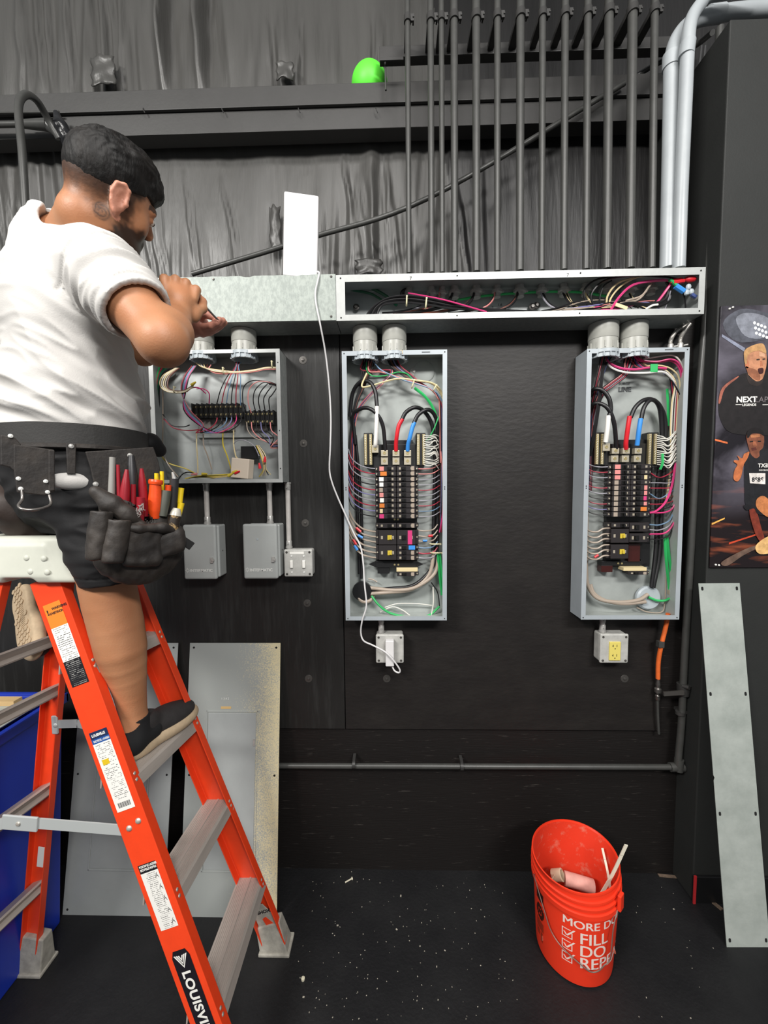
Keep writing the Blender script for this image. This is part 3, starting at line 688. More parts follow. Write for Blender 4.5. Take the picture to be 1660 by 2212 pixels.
# ---------------- pipes between wireway and boxes
PYd = 1.632
zw = zb_ - .001
def stub(px, wpx, zend, label, inner=True, tick=True):
    c = P(px, 720, PYd); r = wpx / 2 * PYd / FPX
    rt = thing('pipe_stub', label, 'pipe', (c.x, PYd, zend), 'grey plastic pipes between wireway and boxes')
    m = MB(); h = zw - zend
    m.lathe([(r, 0), (r, h * .42), (r * 1.0, h * .42)], (c.x, PYd, zend), 32); m.build('pipe', m_pvcg, rt)
    m = MB(); m.lathe([(r * 1.02, h * .42), (r * 1.03, h * .43), (r * 1.03, h - .0005)], (c.x, PYd, zend), 32); m.build('coupling', m_pvcg, rt)
    m = MB()
    for k in range(12):
        a = k * math.pi / 6 + .2; m.obox((c.x + r * 1.01 * math.cos(a), PYd + r * 1.01 * math.sin(a), zend + h * .16), (.0018 * math.sin(a), -.0018 * math.cos(a), 0), (.002 * math.cos(a), .002 * math.sin(a), 0), (0, 0, h * .12))
    m.build('grip_rib', m_pvcg, rt)
    return c.x, r, rt
def bushing(x, r, z, parent):
    m = MB(); m.lathe([(r * .92, 0), (r * 1.12, 0), (r * 1.12, -.012), (r * 1.04, -.013), (r * 1.04, -.028), (r * .86, -.028), (r * .86, 0)], (x, PYd, z), 32)
    for k in range(16):
        a = k * math.pi / 8; m.obox((x + r * 1.08 * math.cos(a), PYd + r * 1.08 * math.sin(a), z - .02), (.0018 * math.sin(a), -.0018 * math.cos(a), 0), (.003 * math.cos(a), .003 * math.sin(a), 0), (0, 0, .008))
    m.build('bushing', m_bush, parent)

# ---------------- tall breaker panels
FP = 1.59; BP = 1.686
def panel_shell(px0, px1, py0, py1, label):
    a = P(px0, (py0 + py1) / 2, FP); b = P(px1, (py0 + py1) / 2, FP); zt_ = P((px0 + px1) / 2, py0, FP).z; zb2 = P((px0 + px1) / 2, py1, FP).z
    rt = thing('electrical_panel', label, 'breaker panel', ((a.x + b.x) / 2, FP, zb2))
    lipbox(a.x, b.x, zb2, zt_, FP, BP, 'enclosure', rt, (m_panel, m_panel, m_panel_in), (.0185, .0175, .0165, .0175))
    holes([(x_, z_) for x_ in (a.x + .009, b.x - .009) for z_ in (zt_ - .009, zb2 + .008, (zt_ + zb2) / 2 + .004, (zt_ + zb2) / 2 - .004)], FP - .0012, .0022, rt)
    for f_ in (.22, .80):
        m = MB(); x_ = a.x + (b.x - a.x) * f_; m.box((x_ - .016, FP - .0016, zt_ - .010), (x_ + .016, FP - .0011, zt_ - .0075)); m.build('slot', m_hole, rt)
    return rt, a.x, b.x, zb2, zt_
def lug(px, py, w_, h_, Y, rt, mtl=m_lug):
    c = P(px, py, Y); k = Y / FPX; m = MB(); m.box((c.x - w_ / 2 * k, Y, c.z - h_ / 2 * k), (c.x + w_ / 2 * k, Y + .022, c.z + h_ / 2 * k)); o = m.build('lug', mtl, rt, bevel=.001)
    m = MB(); m.lathe([(0, .0008), (.004 * .7, .0008), (.004 * .7, .0016), (.0062, .0016), (.0062, 0)], (c.x, Y, c.z + .001), 14, (0, -1, 0)); m.build('set_screw', m_brass, o)
def neutral_bar(px, y0, y1, Y, rt):
    a = P(px, y0, Y); b = P(px, y1, Y); m = MB(); w_ = .0052
    m.box((a.x - w_, Y, b.z), (a.x + w_, Y + .012, a.z)); o = m.build('neutral_bar', m_brass, rt)
    n_ = 18; m = MB()
    for k in range(n_):
        z_ = b.z + (a.z - b.z) * (k + .5) / n_; m.lathe([(0, .0015), (.0026, .002), (.0032, 0)], (a.x - .001, Y, z_), 8, (0, -1, 0))
    m.build('terminal_screws', m_lug, o)
def breaker(x0, x1, z0, z1, rt, side, stk=None, big=False, tog=None):
    Y = 1.612; m = MB(); m.box((x0, Y, z0 + .0006), (x1, Y + .045, z1 - .0006)); w_ = x1 - x0; h_ = z1 - z0
    sgn = -1 if side == 'l' else 1; xe = x0 if side == 'l' else x1
    m.box((xe, Y + .012, z0 + .001), (xe + sgn * .013, Y + .045, z1 - .001))
    o = m.build('circuit_breaker', m_brk, rt, bevel=.0012, seg=1)
    xc = x0 + w_ * (.62 if side == 'l' else .38)
    m = MB(); hh = min(h_ * .27, .008)
    m.box((xc - .009, Y - .0022, (z0 + z1) / 2 - hh * 1.2), (xc + .009, Y, (z0 + z1) / 2 + hh * 1.2)); m.obox((xc + (.003 if side == 'l' else -.003), Y - .005, (z0 + z1) / 2), (.004, 0, 0), (0, .005, 0), (0, 0, hh * .8)); m.build('toggle', m_brk2 if not tog else wm(tog), o)
    m = MB(); 
    for q_ in (.18, .80):
        m.box((x0 + w_ * q_ - .004, Y - .0005, (z0 + z1) / 2 - hh * .8), (x0 + w_ * q_ + .004, Y + .0001, (z0 + z1) / 2 + hh * .8))
    m.build('rating_mark', mat_mark, o)
    if stk:
        c, q_, ww_ = stk; m = MB(); m.box((x0 + w_ * q_ - ww_ / 2, Y - .0009, z0 + .002), (x0 + w_ * q_ + ww_ / 2, Y - .0005, z1 - .002)); m.build('sticker', wm(c), o)
    m = MB(); m.lathe([(0, .001), (.003, .0015), (.0038, 0)], (xe + sgn * .0065, Y + .012, (z0 + z1) / 2), 8, (0, -1, 0)); m.build('terminal_screw', m_lug, o)
    return o
mat_mark = mat('printed_rating_mark', '9c9383', .5)
def mains(rt, dx, dy, top, busz):
    "neutral bars, lugs and their black carriers, measured on the middle panel and shifted"
    X = lambda px: px + dx
    def blk(a0, b0, a1, b1, y0, y1, name='bus_carrier'):
        p_, q_ = P(X(a0), b0 + dy, y0), P(X(a1), b1 + dy, y0); m = MB(); m.box((p_.x, y0, q_.z), (q_.x, y1, p_.z)); return m.build(name, m_black, rt, bevel=.002)
    blk(786, 935, 806, 1006, 1.635, 1.68); blk(899, 935, 920, 1006, 1.635, 1.68)
    blk(806, 960, 900, 1010, 1.645, 1.68); blk(834, 951, 892, 980, 1.655, 1.68)
    blk(812, 1008, 902, 1225, 1.66, 1.684, 'bus_plate')
    for px in (790, 801): neutral_bar(X(px), 938 + dy, 1004 + dy, 1.628, rt)
    for px in (904, 916): neutral_bar(X(px), 938 + dy, 1004 + dy, 1.628, rt)

p1, ax, bx, z0_, z1_ = panel_shell(743, 966, 757, 1340, 'open grey breaker panel in the middle of the black board, above the adapter box')
mains(p1, 0, 0, 757, 0)
for (px, py) in [(811, 970)]: lug(px, py, 14, 16, 1.618, p1)
for px in (831, 856, 881): lug(px, 979, 15, 13, 1.618, p1); lug(px, 996, 15, 16, 1.626, p1)
xl_ = P(818, 1100, 1.612).x; xm_ = P(857, 1100, 1.612).x; xr_ = P(898, 1100, 1.612).x
rowsL = [1012, 1023, 1035, 1046.5, 1058, 1069, 1080.5, 1092, 1103.5, 1115]
stkL = [('salmon', .2, .018), ('orange', .3, .026), ('whitebright', .18, .018), ('whitebright', .18, .016), ('tan', .16, .014), ('salmon', .18, .016), ('whitebright', .2, .016), ('orange', .2, .020), ('cream', .16, .012), ('pink', .18, .018)]
for i, py in enumerate(rowsL):
    za_, zb3 = P(857, py - 5.6, 1.612).z, P(857, py + 5.6, 1.612).z
    breaker(xl_, xm_ - .001, zb3, za_, p1, 'l', stkL[i]); breaker(xm_ + .001, xr_, zb3, za_, p1, 'r', ('tan', .86, .012))
za_, zb3 = P(857, 1130, 1.612).z, P(857, 1141, 1.612).z
breaker(xl_, xm_ - .001, zb3, za_, p1, 'l'); breaker(xm_ + .001, xr_, zb3, za_, p1, 'r', ('tan', .86, .012))
for (a_, b_, sd, tg) in [(1145, 1177, 'l', 'yellow'), (1178, 1210, 'l', 'yellow'), (1145, 1177, 'r', 'red')]:
    za_, zb3 = P(857, a_, 1.612).z, P(857, b_, 1.612).z
    if sd == 'l': breaker(xl_, xm_ - .001, zb3, za_, p1, 'l', None, True, tg)
    else: breaker(xm_ + .001, xr_, zb3, za_, p1, 'r', ('pink', .7, .018), True)
for i, py in enumerate([1183, 1194, 1205]):
    breaker(xm_ + .001, xr_, P(857, py + 5.4, 1.612).z, P(857, py - 5.4, 1.612).z, p1, 'r', ('bluetape', .8, .026) if i == 0 else ('tan', .84, .012))
breaker(xm_ + .001, xr_, P(857, 1243, 1.63).z, P(857, 1233.5, 1.63).z, p1, 'r', ('tan', .84, .012))
def pxbox(px0, py0, px1, py1, Y0, Y1, name, mtl, rt, bev=.001):
    a, b = P(px0, py0, Y0), P(px1, py1, Y0); m = MB(); m.box((a.x, Y0, b.z), (b.x, Y1, a.z)); return m.build(name, mtl, rt, bevel=bev)
pxbox(812, 1212, 900, 1226, 1.64, 1.68, 'bus_end', m_black, p1); pxbox(816, 1225, 842, 1239, 1.645, 1.68, 'bus_end', m_black, p1); pxbox(857, 1227, 903, 1235, 1.625, 1.66, 'spare_breaker_base', wm('cream'), p1)
for s_, cx in ((-1, 812), (1, 900)):
    q = P(cx, 1219, 1.642); m = MB(); m.prism([(0, -.013), (s_ * .028, 0), (0, .013)], q, (1, 0, 0), (0, 0, 1), (0, .012, 0)); m.build('mounting_ear', m_black, p1)
for (px, py) in [(853, 1220), (861, 1220), (853, 1122), (860, 1122)]:
    m = MB(); q = P(px, py, 1.639); m.lathe([(0, .002), (.004, .0015), (.0045, 0)], q, 10, (0, -1, 0)); m.build('bus_screw', m_brass, p1)
w1 = lambda pts, c, r, **k: wire(pts, c, r, p1, **k)
# heavy feeders
w1([(768, 960, 1.66), (764, 900, 1.65), (778, 884, 1.63), (797, 882, 1.61), (815, 895, 1.60), (828, 922, 1.61), (833, 974, 1.625)], 'black', 4.2, n=12)
w1([(756, 900, 1.67), (762, 850, 1.66), (778, 826, 1.64), (798, 825, 1.62), (811, 845, 1.605), (815, 880, 1.60)], 'black', 4.2, n=12)
w1([(815, 878, 1.60), (814, 915, 1.60), (812, 955, 1.61), (811, 964, 1.62)], 'whitebright', 4.6, name='white_tape', n=12)
w1([(868, 908, 1.598), (878, 890, 1.60), (898, 880, 1.605), (918, 890, 1.63), (934, 920, 1.65), (940, 980, 1.66), (938, 1090, 1.665), (936, 1190, 1.66)], 'black', 4.2, n=12)
w1([(870, 905, 1.598), (862, 920, 1.598), (858, 940, 1.60), (856, 958, 1.61), (856, 974, 1.62)], 'redtape', 4.4, name='red_tape', n=12)
w1([(894, 915, 1.598), (905, 895, 1.60), (925, 885, 1.61), (940, 898, 1.63), (947, 930, 1.65), (948, 1000, 1.66), (946, 1100, 1.665), (944, 1190, 1.655), (930, 1232, 1.645), (895, 1264, 1.64), (850, 1271, 1.64), (795, 1275, 1.655)], 'black', 4.2, n=12)
w1([(896, 912, 1.598), (891, 925, 1.598), (886, 945, 1.60), (882, 960, 1.61), (881, 974, 1.62)], 'bluetape', 4.4, name='blue_tape', n=12)
w1([(938, 1190, 1.65), (928, 1240, 1.64), (892, 1272, 1.635), (845, 1279, 1.635), (795, 1283, 1.65)], 'tan', 4.2, n=12)
w1([(948, 1195, 1.65), (940, 1238, 1.64), (900, 1268, 1.63), (855, 1275, 1.632), (800, 1270, 1.65)], 'tan', 4.0, n=12)
w1([(773, 1262, 1.66), (772, 1285, 1.65), (784, 1299, 1.645), (800, 1297, 1.65), (808, 1285, 1.66)], 'tan', 4.2, n=10)
m = MB(); q = P(783, 1275, 1.66); m.lathe([(.034, 0), (.040, 0), (.040, .02), (.034, .02)], q, 24, (0, -1, 0)); m.build('conduit_hub', m_black, p1)
m = MB(); m.ball(P(783, 1275, 1.665), .034, 20, sc=(1, .5, 1.15)); m.build('cable_entry', m_hole, p1)
w1([(777, 1240, 1.66), (775, 1180, 1.668), (770, 1060, 1.67), (764, 950, 1.67), (758, 880, 1.67)], 'black', 3.6, n=10)
w1([(781, 1250, 1.66), (783, 1180, 1.668), (779, 1060, 1.672), (768, 940, 1.672)], 'black', 3.2, n=10)
# green ground
w1([(896, 838, 1.62), (918, 856, 1.62), (934, 878, 1.63), (944, 905, 1.64), (948, 935, 1.65)], 'green', 3.2)
w1([(948, 900, 1.62), (940, 922, 1.62), (928, 945, 1.625), (922, 952, 1.63)], 'green', 1.2)
for a_ in (0, 5): w1([(946 + a_, 1195, 1.64), (950 + a_, 1240, 1.64), (955 + a_, 1285, 1.65)], 'green', 2.6)
w1([(803, 1287, 1.645), (820, 1308, 1.64), (845, 1325, 1.645), (885, 1332, 1.65), (925, 1330, 1.65), (950, 1310, 1.66)], 'green', 2.4)
w1([(832, 1312, 1.66), (860, 1304, 1.65), (900, 1304, 1.65), (935, 1308, 1.66)], 'white', 1.2); w1([(822, 1322, 1.66), (848, 1311, 1.65), (870, 1318, 1.65), (888, 1331, 1.65)], 'white', 1.4)
w1([(936, 1268, 1.66), (937, 1300, 1.65), (932, 1330, 1.65)], 'white', 1.4); w1([(932, 1258, 1.66), (946, 1280, 1.66), (950, 1310, 1.66)], 'black', 1.3); w1([(815, 1257, 1.66), (806, 1252, 1.66), (796, 1250, 1.66)], 'tan', 1.6)
# control wires across the top
w1([(792, 782, 1.64), (793, 800, 1.63), (806, 812, 1.62), (835, 811, 1.615), (860, 804, 1.615), (880, 808, 1.62), (893, 822, 1.62)], 'green', 1.2)
w1([(806, 780, 1.64), (822, 798, 1.62), (845, 810, 1.61), (875, 822, 1.61), (910, 832, 1.61), (940, 845, 1.62), (956, 866, 1.63)], 'bluegrey', 1.6)
w1([(797, 780, 1.64), (798, 802, 1.62), (825, 804, 1.615), (860, 814, 1.61), (895, 826, 1.61), (930, 840, 1.615), (946, 860, 1.63), (950, 880, 1.64), (952, 1000, 1.65)], 'salmon', 1.3)
w1([(793, 806, 1.62), (782, 834, 1.615), (800, 834, 1.612), (830, 825, 1.61), (862, 818, 1.61), (900, 822, 1.608), (935, 828, 1.61), (953, 845, 1.625), (958, 870, 1.64)], 'cream', 2.0)
w1([(880, 820, 1.615), (912, 823, 1.61), (938, 832, 1.615), (955, 855, 1.63)], 'cream', 1.6)
for k in range(8):
    w1([(838 + k * 3, 778, 1.64), (846 + k * 3, 792, 1.63), (866 + k * 3, 808, 1.625), (892 + k * 2, 824, 1.62), (928 + k, 838 + k, 1.63), (948 + k, 862 + k * 2, 1.645), (950 + k * 1.2, 930, 1.655), (949 + k * 1.2, 1050, 1.66), (947 + k, 1150, 1.665)], ['black', 'black', 'brown', 'black', 'lilac', 'black', 'black', 'red'][k], 1.25)
for k in range(11):
    w1([(786 + (k % 6) * 5, 776, 1.65), (783 + (k % 6) * 4, 800, 1.645)] + ([(838 + k, 800, 1.64), (820 + k, 826, 1.63), (795 + k, 850, 1.625), (770 + k, 880, 1.635), (759 + k, 910, 1.65)] if k > 5 else [(776 + k * 2, 840, 1.65), (765 + k, 880, 1.655)]) + [(755 + k * .9, 960, 1.66), (755 + k * .8, 1060, 1.665)], ['black', 'black', 'black', 'black', 'brown', 'black', 'red', 'black', 'blue', 'black', 'salmon'][k], 1.4)
tie(893, 829, 1.60, 70, 9, p1, 3); tie(940, 838, 1.605, 60, 7, p1, 3); tie(941, 1175, 1.63, 0, 12, p1, 3); tie(944, 1194, 1.63, 0, 13, p1, 3)
# branch wires
cl = ['grey', 'red', 'grey', 'black', 'red', 'lilac', 'grey', 'red', 'lilac', 'black']
for i, py in enumerate(rowsL):
    w1([(753, py - 42, 1.655), (760, py - 22, 1.64), (778, py - 7, 1.63), (798, py - 1, 1.625), (816, py + .5, 1.628)], cl[i], 1.15)
    w1([(900, py + .5, 1.628), (918, py + 1, 1.63), (936, py - 1, 1.64), (950, py - 9, 1.655)], ['salmon', 'salmon', 'grey', 'grey', 'red', 'grey', 'grey', 'red', 'bluegrey', 'grey'][i], 1.1)
for i, py in enumerate([1148, 1159, 1170, 1182, 1193, 1204]):
    w1([(754, py - 46, 1.65), (764, py - 24, 1.635), (782, py - 7, 1.625), (800, py - 1, 1.622), (814, py + 1, 1.628)], 'tan', 1.9)
for (a_, b_, c) in [((770, 1140), (780, 1149), 'redtape'), ((774, 1156), (784, 1162), 'bluetape'), ((763, 1165), (770, 1176), 'redtape'), ((766, 1178), (773, 1188), 'bluetape')]:
    w1([(*a_, 1.62), (*b_, 1.618)], c, 3, name='phase_tape')
for (py, c) in [(1145, 'tan'), (1157, 'tan'), (1168, 'tan'), (1182, 'bluegrey'), (1194, 'red'), (1204, 'grey')]:
    w1([(902, py, 1.628), (918, py + 2, 1.625), (936, py - 1, 1.64), (946, py - 12, 1.65)], c, 1.5)
w1([(926, 1158, 1.618), (935, 1157, 1.62)], 'redtape', 2.8, name='phase_tape'); w1([(914, 1168, 1.618), (923, 1168, 1.62)], 'bluetape', 2.4, name='phase_tape')
for k in range(15):
    py = 941 + k * 4.3 + (3 if k > 6 else 0); w1([(917, py, 1.626), (928, py + rf.uniform(-1, 3), 1.62), (940, py - 3 + rf.uniform(-6, 6), 1.63), (948, py + rf.uniform(-4, 10), 1.645)], 'white', 1.05)
w1([(958, 1100, 1.64), (954, 1130, 1.64), (950, 1150, 1.645)], 'pink', 1.6); w1([(953, 975, 1.64), (956, 1010, 1.64), (958, 1060, 1.65)], 'salmon', 1.1)
for (px, py) in [(895, 803), (812, 804)]:
    m = MB(); q = P(px, py, 1.683); m.lathe([(0, .006), (.005, .006), (.006, .003), (.017, .002), (.018, 0)], q, 18, (0, -1, 0)); m.build('mounting_washer', m_zinc, p1)
m = MB(); q = P(916, 803, 1.684); m.lathe([(.044, 0), (.044, .003), (.040, .004), (0, .004)], q, 28, (0, -1, 0)); m.build('knockout', m_panel_in, p1)
m = MB(); q = P(855, 757, FP); m.box((q.x - .028, FP - .0018, z1_ - .014), (q.x + .028, FP - .0012, z1_)); m.build('paper_label', mat('aged_label', 'd8c6a4', .7, col2='8a7256', vscale=60, thr=(.5, .6)), p1)
for px, wd, lb in [(789, 50, 'left grey pipe stub above the middle breaker panel'), (852, 50, 'right grey pipe stub above the middle breaker panel')]:
    x_, r_, rt_ = stub(px, wd, z1_ + .0005, lb); bushing(x_, r_, z1_ - .002, p1)

# right panel
p2, ax2, bx2, z02, z12 = panel_shell(1262, 1479, 752, 1338, 'open grey breaker panel at right with pink and white wires, nearest the partition')
dx_, dy_ = 502, -1
mains(p2, dx_, dy_, 757, 0)
w2 = lambda pts, c, r, **k: wire(pts, c, r, p2, **k)
lug(1311, 966, 15, 16, 1.618, p2)
for px in (1331, 1354, 1380): lug(px, 974, 15, 12, 1.618, p2); lug(px - 2, 991, 15, 14, 1.626, p2)
xl_ = P(1323, 1100, 1.612).x; xm_ = P(1362, 1100, 1.612).x; xr_ = P(1402, 1100, 1.612).x
rows2 = [1008, 1019.5, 1031, 1042, 1053.5, 1065, 1076.5, 1088, 1099.5, 1111]
for i, py in enumerate(rows2):
    za_, zb3 = P(1362, py - 5.6, 1.612).z, P(1362, py + 5.6, 1.612).z
    breaker(xl_, xm_ - .001, zb3, za_, p2, 'l', ('salmon', .25, .022) if i < 3 else ('tan', .2, .016))
    if i < 7: breaker(xm_ + .001, xr_, zb3, za_, p2, 'r', {2: ('cream', .78, .012), 4: ('salmon', .8, .012), 5: ('salmon', .8, .012), 6: ('pink', .78, .012)}.get(i))
for (a_, b_, sd, st_) in [(1083, 1093, 'r', ('salmon', .8, .012)), (1094, 1105, 'r', ('orange', .72, .024)), (1106, 1117, 'r', None), (1129, 1149, 'r', None), (1152, 1172, 'r', None), (1129, 1140, 'l', None)]:
    za_, zb3 = P(1362, a_, 1.612).z, P(1362, b_, 1.612).z
    breaker(*((xm_ + .001, xr_) if sd == 'r' else (xl_, xm_ - .001)), zb3, za_, p2, sd, st_)
for (a_, b_) in [(1142, 1173), (1176, 1207)]: breaker(xl_, xm_ - .001, P(1362, b_, 1.612).z, P(1362, a_, 1.612).z, p2, 'l', None, True, 'yellow')
m_rb = mat('dark_red_bus_plastic', '3a1512', .35)
pxbox(1359, 1174, 1383, 1213, 1.64, 1.68, 'bus_insulator', m_rb, p2); pxbox(1300, 1212, 1386, 1222, 1.645, 1.68, 'bus_end', m_black, p2); pxbox(1300, 1222, 1324, 1236, 1.645, 1.68, 'bus_end', m_rb, p2)
q = P(1385, 1215, 1.647); m = MB(); m.prism([(0, -.012), (.026, 0), (0, .012)], q, (1, 0, 0), (0, 0, 1), (0, .012, 0)); m.build('mounting_ear', m_black, p2)
pxbox(1348, 1226, 1398, 1233, 1.62, 1.66, 'spare_breaker_base', wm('cream'), p2); breaker(P(1356, 1236, 1.62).x, P(1398, 1236, 1.62).x, P(1362, 1241, 1.62).z, P(1362, 1233.5, 1.62).z, p2, 'r', ('tan', .84, .012))
for (px, py) in [(1336, 1217), (1344, 1217)]:
    m = MB(); m.lathe([(0, .002), (.004, .0015), (.0045, 0)], P(px, py, 1.643), 10, (0, -1, 0)); m.build('bus_screw', m_brass, p2)
w2([(1272, 900, 1.66), (1276, 878, 1.64), (1292, 871, 1.62), (1312, 880, 1.60), (1325, 905, 1.60), (1330, 935, 1.61), (1332, 970, 1.625)], 'black', 4.2, n=12)
w2([(1272, 862, 1.66), (1282, 842, 1.63), (1300, 842, 1.61), (1316, 860, 1.60), (1320, 885, 1.60), (1315, 902, 1.60)], 'black', 4.4, n=12)
w2([(1315, 898, 1.60), (1313, 925, 1.60), (1309, 955, 1.61)], 'whitebright', 4.8, name='white_tape', n=12)
w2([(1363, 902, 1.598), (1373, 880, 1.60), (1392, 864, 1.605), (1412, 864, 1.62), (1428, 880, 1.64), (1438, 915, 1.65), (1436, 1000, 1.66), (1430, 1100, 1.665), (1425, 1200, 1.66), (1412, 1270, 1.65)], 'black', 4.2, n=12)
w2([(1361, 899, 1.598), (1357, 925, 1.60), (1353, 955, 1.61), (1353, 970, 1.62)], 'redtape', 4.6, name='red_tape', n=12)
w2([(1386, 905, 1.598), (1392, 880, 1.60), (1406, 864, 1.61), (1420, 870, 1.63), (1428, 895, 1.645), (1430, 960, 1.655), (1420, 1060, 1.665), (1418, 1180, 1.66), (1408, 1268, 1.65)], 'black', 4.2, n=12)
w2([(1385, 904, 1.598), (1381, 930, 1.60), (1377, 962, 1.612)], 'bluetape', 4.6, name='blue_tape', n=12)
w2([(1272, 860, 1.66), (1270, 960, 1.668), (1268, 1100, 1.67), (1267, 1230, 1.66), (1273, 1270, 1.65), (1295, 1294, 1.64), (1340, 1301, 1.635), (1380, 1296, 1.64), (1400, 1284, 1.65)], 'tan', 4.0, n=12)
w2([(1276, 1262, 1.655), (1284, 1282, 1.645), (1310, 1298, 1.64), (1350, 1304, 1.635), (1395, 1300, 1.645)], 'tan', 4.0, n=12)
m = MB(); q = P(1398, 1290, 1.675); m.lathe([(.036, 0), (.050, 0), (.050, .012), (.044, .018), (.036, .018)], q, 28, (0, -1, 0)); m.build('locknut', m_bush, p2)
m = MB(); m.ball(P(1398, 1290, 1.68), .036, 20, sc=(1, .35, 1)); m.build('cable_entry', m_hole, p2)
w2([(1402, 1290, 1.65), (1420, 1297, 1.645), (1438, 1297, 1.645), (1455, 1288, 1.65)], 'green', 2.6)
w2([(1441, 1155, 1.65), (1446, 1200, 1.645), (1451, 1240, 1.65), (1456, 1276, 1.655)], 'green', 3.0); w2([(1437, 1160, 1.65), (1440, 1210, 1.645), (1447, 1276, 1.655)], 'green', 3.0)
w2([(1442, 840, 1.66), (1444, 880, 1.66), (1444, 920, 1.66)], 'green', 2.6); w2([(1432, 980, 1.61), (1432, 1000, 1.605), (1427, 1014, 1.61)], 'green', 2.6, name='green_tape')
pxbox(1447, 1275, 1458, 1285, 1.645, 1.66, 'ground_clamp', m_lug, p2)
w2([(1376, 1312, 1.66), (1400, 1322, 1.655), (1430, 1322, 1.655), (1437, 1300, 1.66), (1440, 1240, 1.665)], 'tan', 1.3)
# top sweep
w2([(1308, 772, 1.64), (1320, 786, 1.63), (1345, 796, 1.615), (1375, 798, 1.61), (1405, 794, 1.61), (1440, 796, 1.62)], 'pink', 2.4)
w2([(1306, 776, 1.64), (1322, 794, 1.63), (1350, 804, 1.612), (1390, 806, 1.605), (1430, 803, 1.605), (1446, 812, 1.615), (1458, 826, 1.63)], 'whitebright', 2.0)
w2([(1376, 768, 1.64), (1388, 778, 1.625), (1420, 781, 1.615), (1450, 776, 1.61), (1468, 786, 1.615), (1477, 812, 1.625), (1478, 850, 1.63), (1472, 900, 1.64), (1470, 980, 1.64), (1468, 1040, 1.64), (1458, 1090, 1.64), (1440, 1106, 1.635), (1404, 1108, 1.628)], 'pink', 1.7)
w2([(1371, 770, 1.64), (1385, 780, 1.63), (1425, 782, 1.62), (1452, 780, 1.62), (1470, 800, 1.625), (1474, 850, 1.635), (1469, 920, 1.645), (1463, 1000, 1.645), (1463, 1080, 1.645), (1460, 1120, 1.64), (1440, 1150, 1.635), (1404, 1154, 1.628)], 'pink', 1.8)
w2([(1390, 776, 1.63), (1425, 770, 1.615), (1455, 768, 1.612), (1472, 784, 1.615), (1476, 806, 1.63)], 'white', 1.6)
w2([(1398, 790, 1.63), (1430, 790, 1.62), (1455, 800, 1.62), (1469, 825, 1.63), (1470, 900, 1.64), (1464, 1000, 1.65)], 'cream', 1.4)
pxbox(1407, 786, 1422, 804, 1.600, 1.606, 'green_tape_wrap', wm('green'), p2, .0015)
for k in range(10):
    c = ['cream', 'white', 'black', 'white', 'red', 'cream', 'brown', 'white', 'lilac', 'black'][k]
    w2([(1415 + k * 2, 796 + k, 1.625), (1442 + k, 802 + k * 2, 1.625), (1458 + k, 830 + k * 2, 1.63), (1452 + k * 2.4, 870, 1.64), (1449 + k * 2.4, 930, 1.645), (1450 + k * 1.8, 1000, 1.65), (1440 + k * 2.5, 1080, 1.66)], c, 1.35)
for k in range(14):
    c = ['black', 'red', 'black', 'brown', 'blue', 'black', 'salmon', 'black', 'red', 'black', 'grey', 'black', 'red', 'black'][k]
    s0 = 1300 + (k % 5) * 4 if k < 5 else 1352 + (k - 5) * 3
    pts = [(s0, 768, 1.645), (s0 - 4, 784, 1.635)]
    if k >= 5: pts += [(1340 + k, 800 + k, 1.625), (1312 + k, 822 + k, 1.62), (1290 + k, 842 + k, 1.63)]
    pts += [(1277 + k * .8, 880 + k * 2, 1.65), (1273 + k * .7, 960, 1.66), (1270 + k * .6, 1060, 1.665)]
    w2(pts, c, 1.4)
for k in range(4):
    w2([(1310 + k * 4, 770, 1.65), (1300 + k * 2, 800, 1.62), (1293 + k * 2, 860, 1.615), (1284 + k * 2, 920, 1.62), (1272 + k * 2, 985, 1.64)], 'black', 1.2)
for k in range(8):
    s0 = 1356 + k * 4
    w2([(s0, 768, 1.645), (s0 + 6, 782, 1.635), (s0 + 22, 795, 1.63), (1420 + k * 3, 796 + k, 1.63), (1446 + k * 2, 812 + k * 2, 1.63), (1452 + k * 2, 880, 1.65), (1448 + k * 2, 980, 1.655)], ['black', 'red', 'black', 'blue', 'pink', 'black', 'brown', 'cream'][k], 1.3)
for k in range(15):
    py = 941 + k * 4.2 + (3 if k > 6 else 0); w2([(1420, py, 1.626), (1432, py + 2, 1.615), (1446, py + 3 + rf.uniform(-6, 10), 1.62), (1461, py - 10 + rf.uniform(-14, 6), 1.635)], 'white', 1.15)
cl2 = ['grey', 'red', 'grey', 'black', 'red', 'grey', 'black', 'red', 'lilac', 'black']
for i, py in enumerate(rows2):
    w2([(1268, py - 8, 1.66), (1280, py - 2, 1.645), (1298, py + 1, 1.63), (1320, py, 1.628)], cl2[i], 1.15)
    if i < 9: w2([(1404, py + 1, 1.628), (1425, py + (12 if i in (1, 5) else 1), 1.63), (1448, py + 4 - i, 1.64), (1460, py - 10, 1.655)], ['black', 'red', 'black', 'grey', 'red', 'bluegrey', 'brown', 'red', 'black'][i], 1.2)
for i, py in enumerate([1144, 1156, 1167, 1180, 1191, 1203]):
    w2([(1262, py - 12, 1.65), (1272, py + 2, 1.635), (1290, py + 5, 1.622), (1304, py - 2, 1.622), (1318, py - 3, 1.628)], 'tan', 1.9)
for py, c in [(1133, 'bluegrey'), (1144, 'grey'), (1164, 'black')]:
    w2([(1404, py, 1.628), (1425, py + 1, 1.63), (1446, py - 8, 1.64), (1456, py - 26, 1.65)], c, 1.4)
w2([(1460, 1000, 1.64), (1452, 1050, 1.635), (1438, 1085, 1.63), (1418, 1104, 1.628), (1404, 1108, 1.628)], 'pink', 2.3)
w2([(1285, 1204, 1.616), (1293, 1199, 1.616)], 'redtape', 2.6, name='phase_tape')
m = MB(); q = P(1336, 846, 1.683)
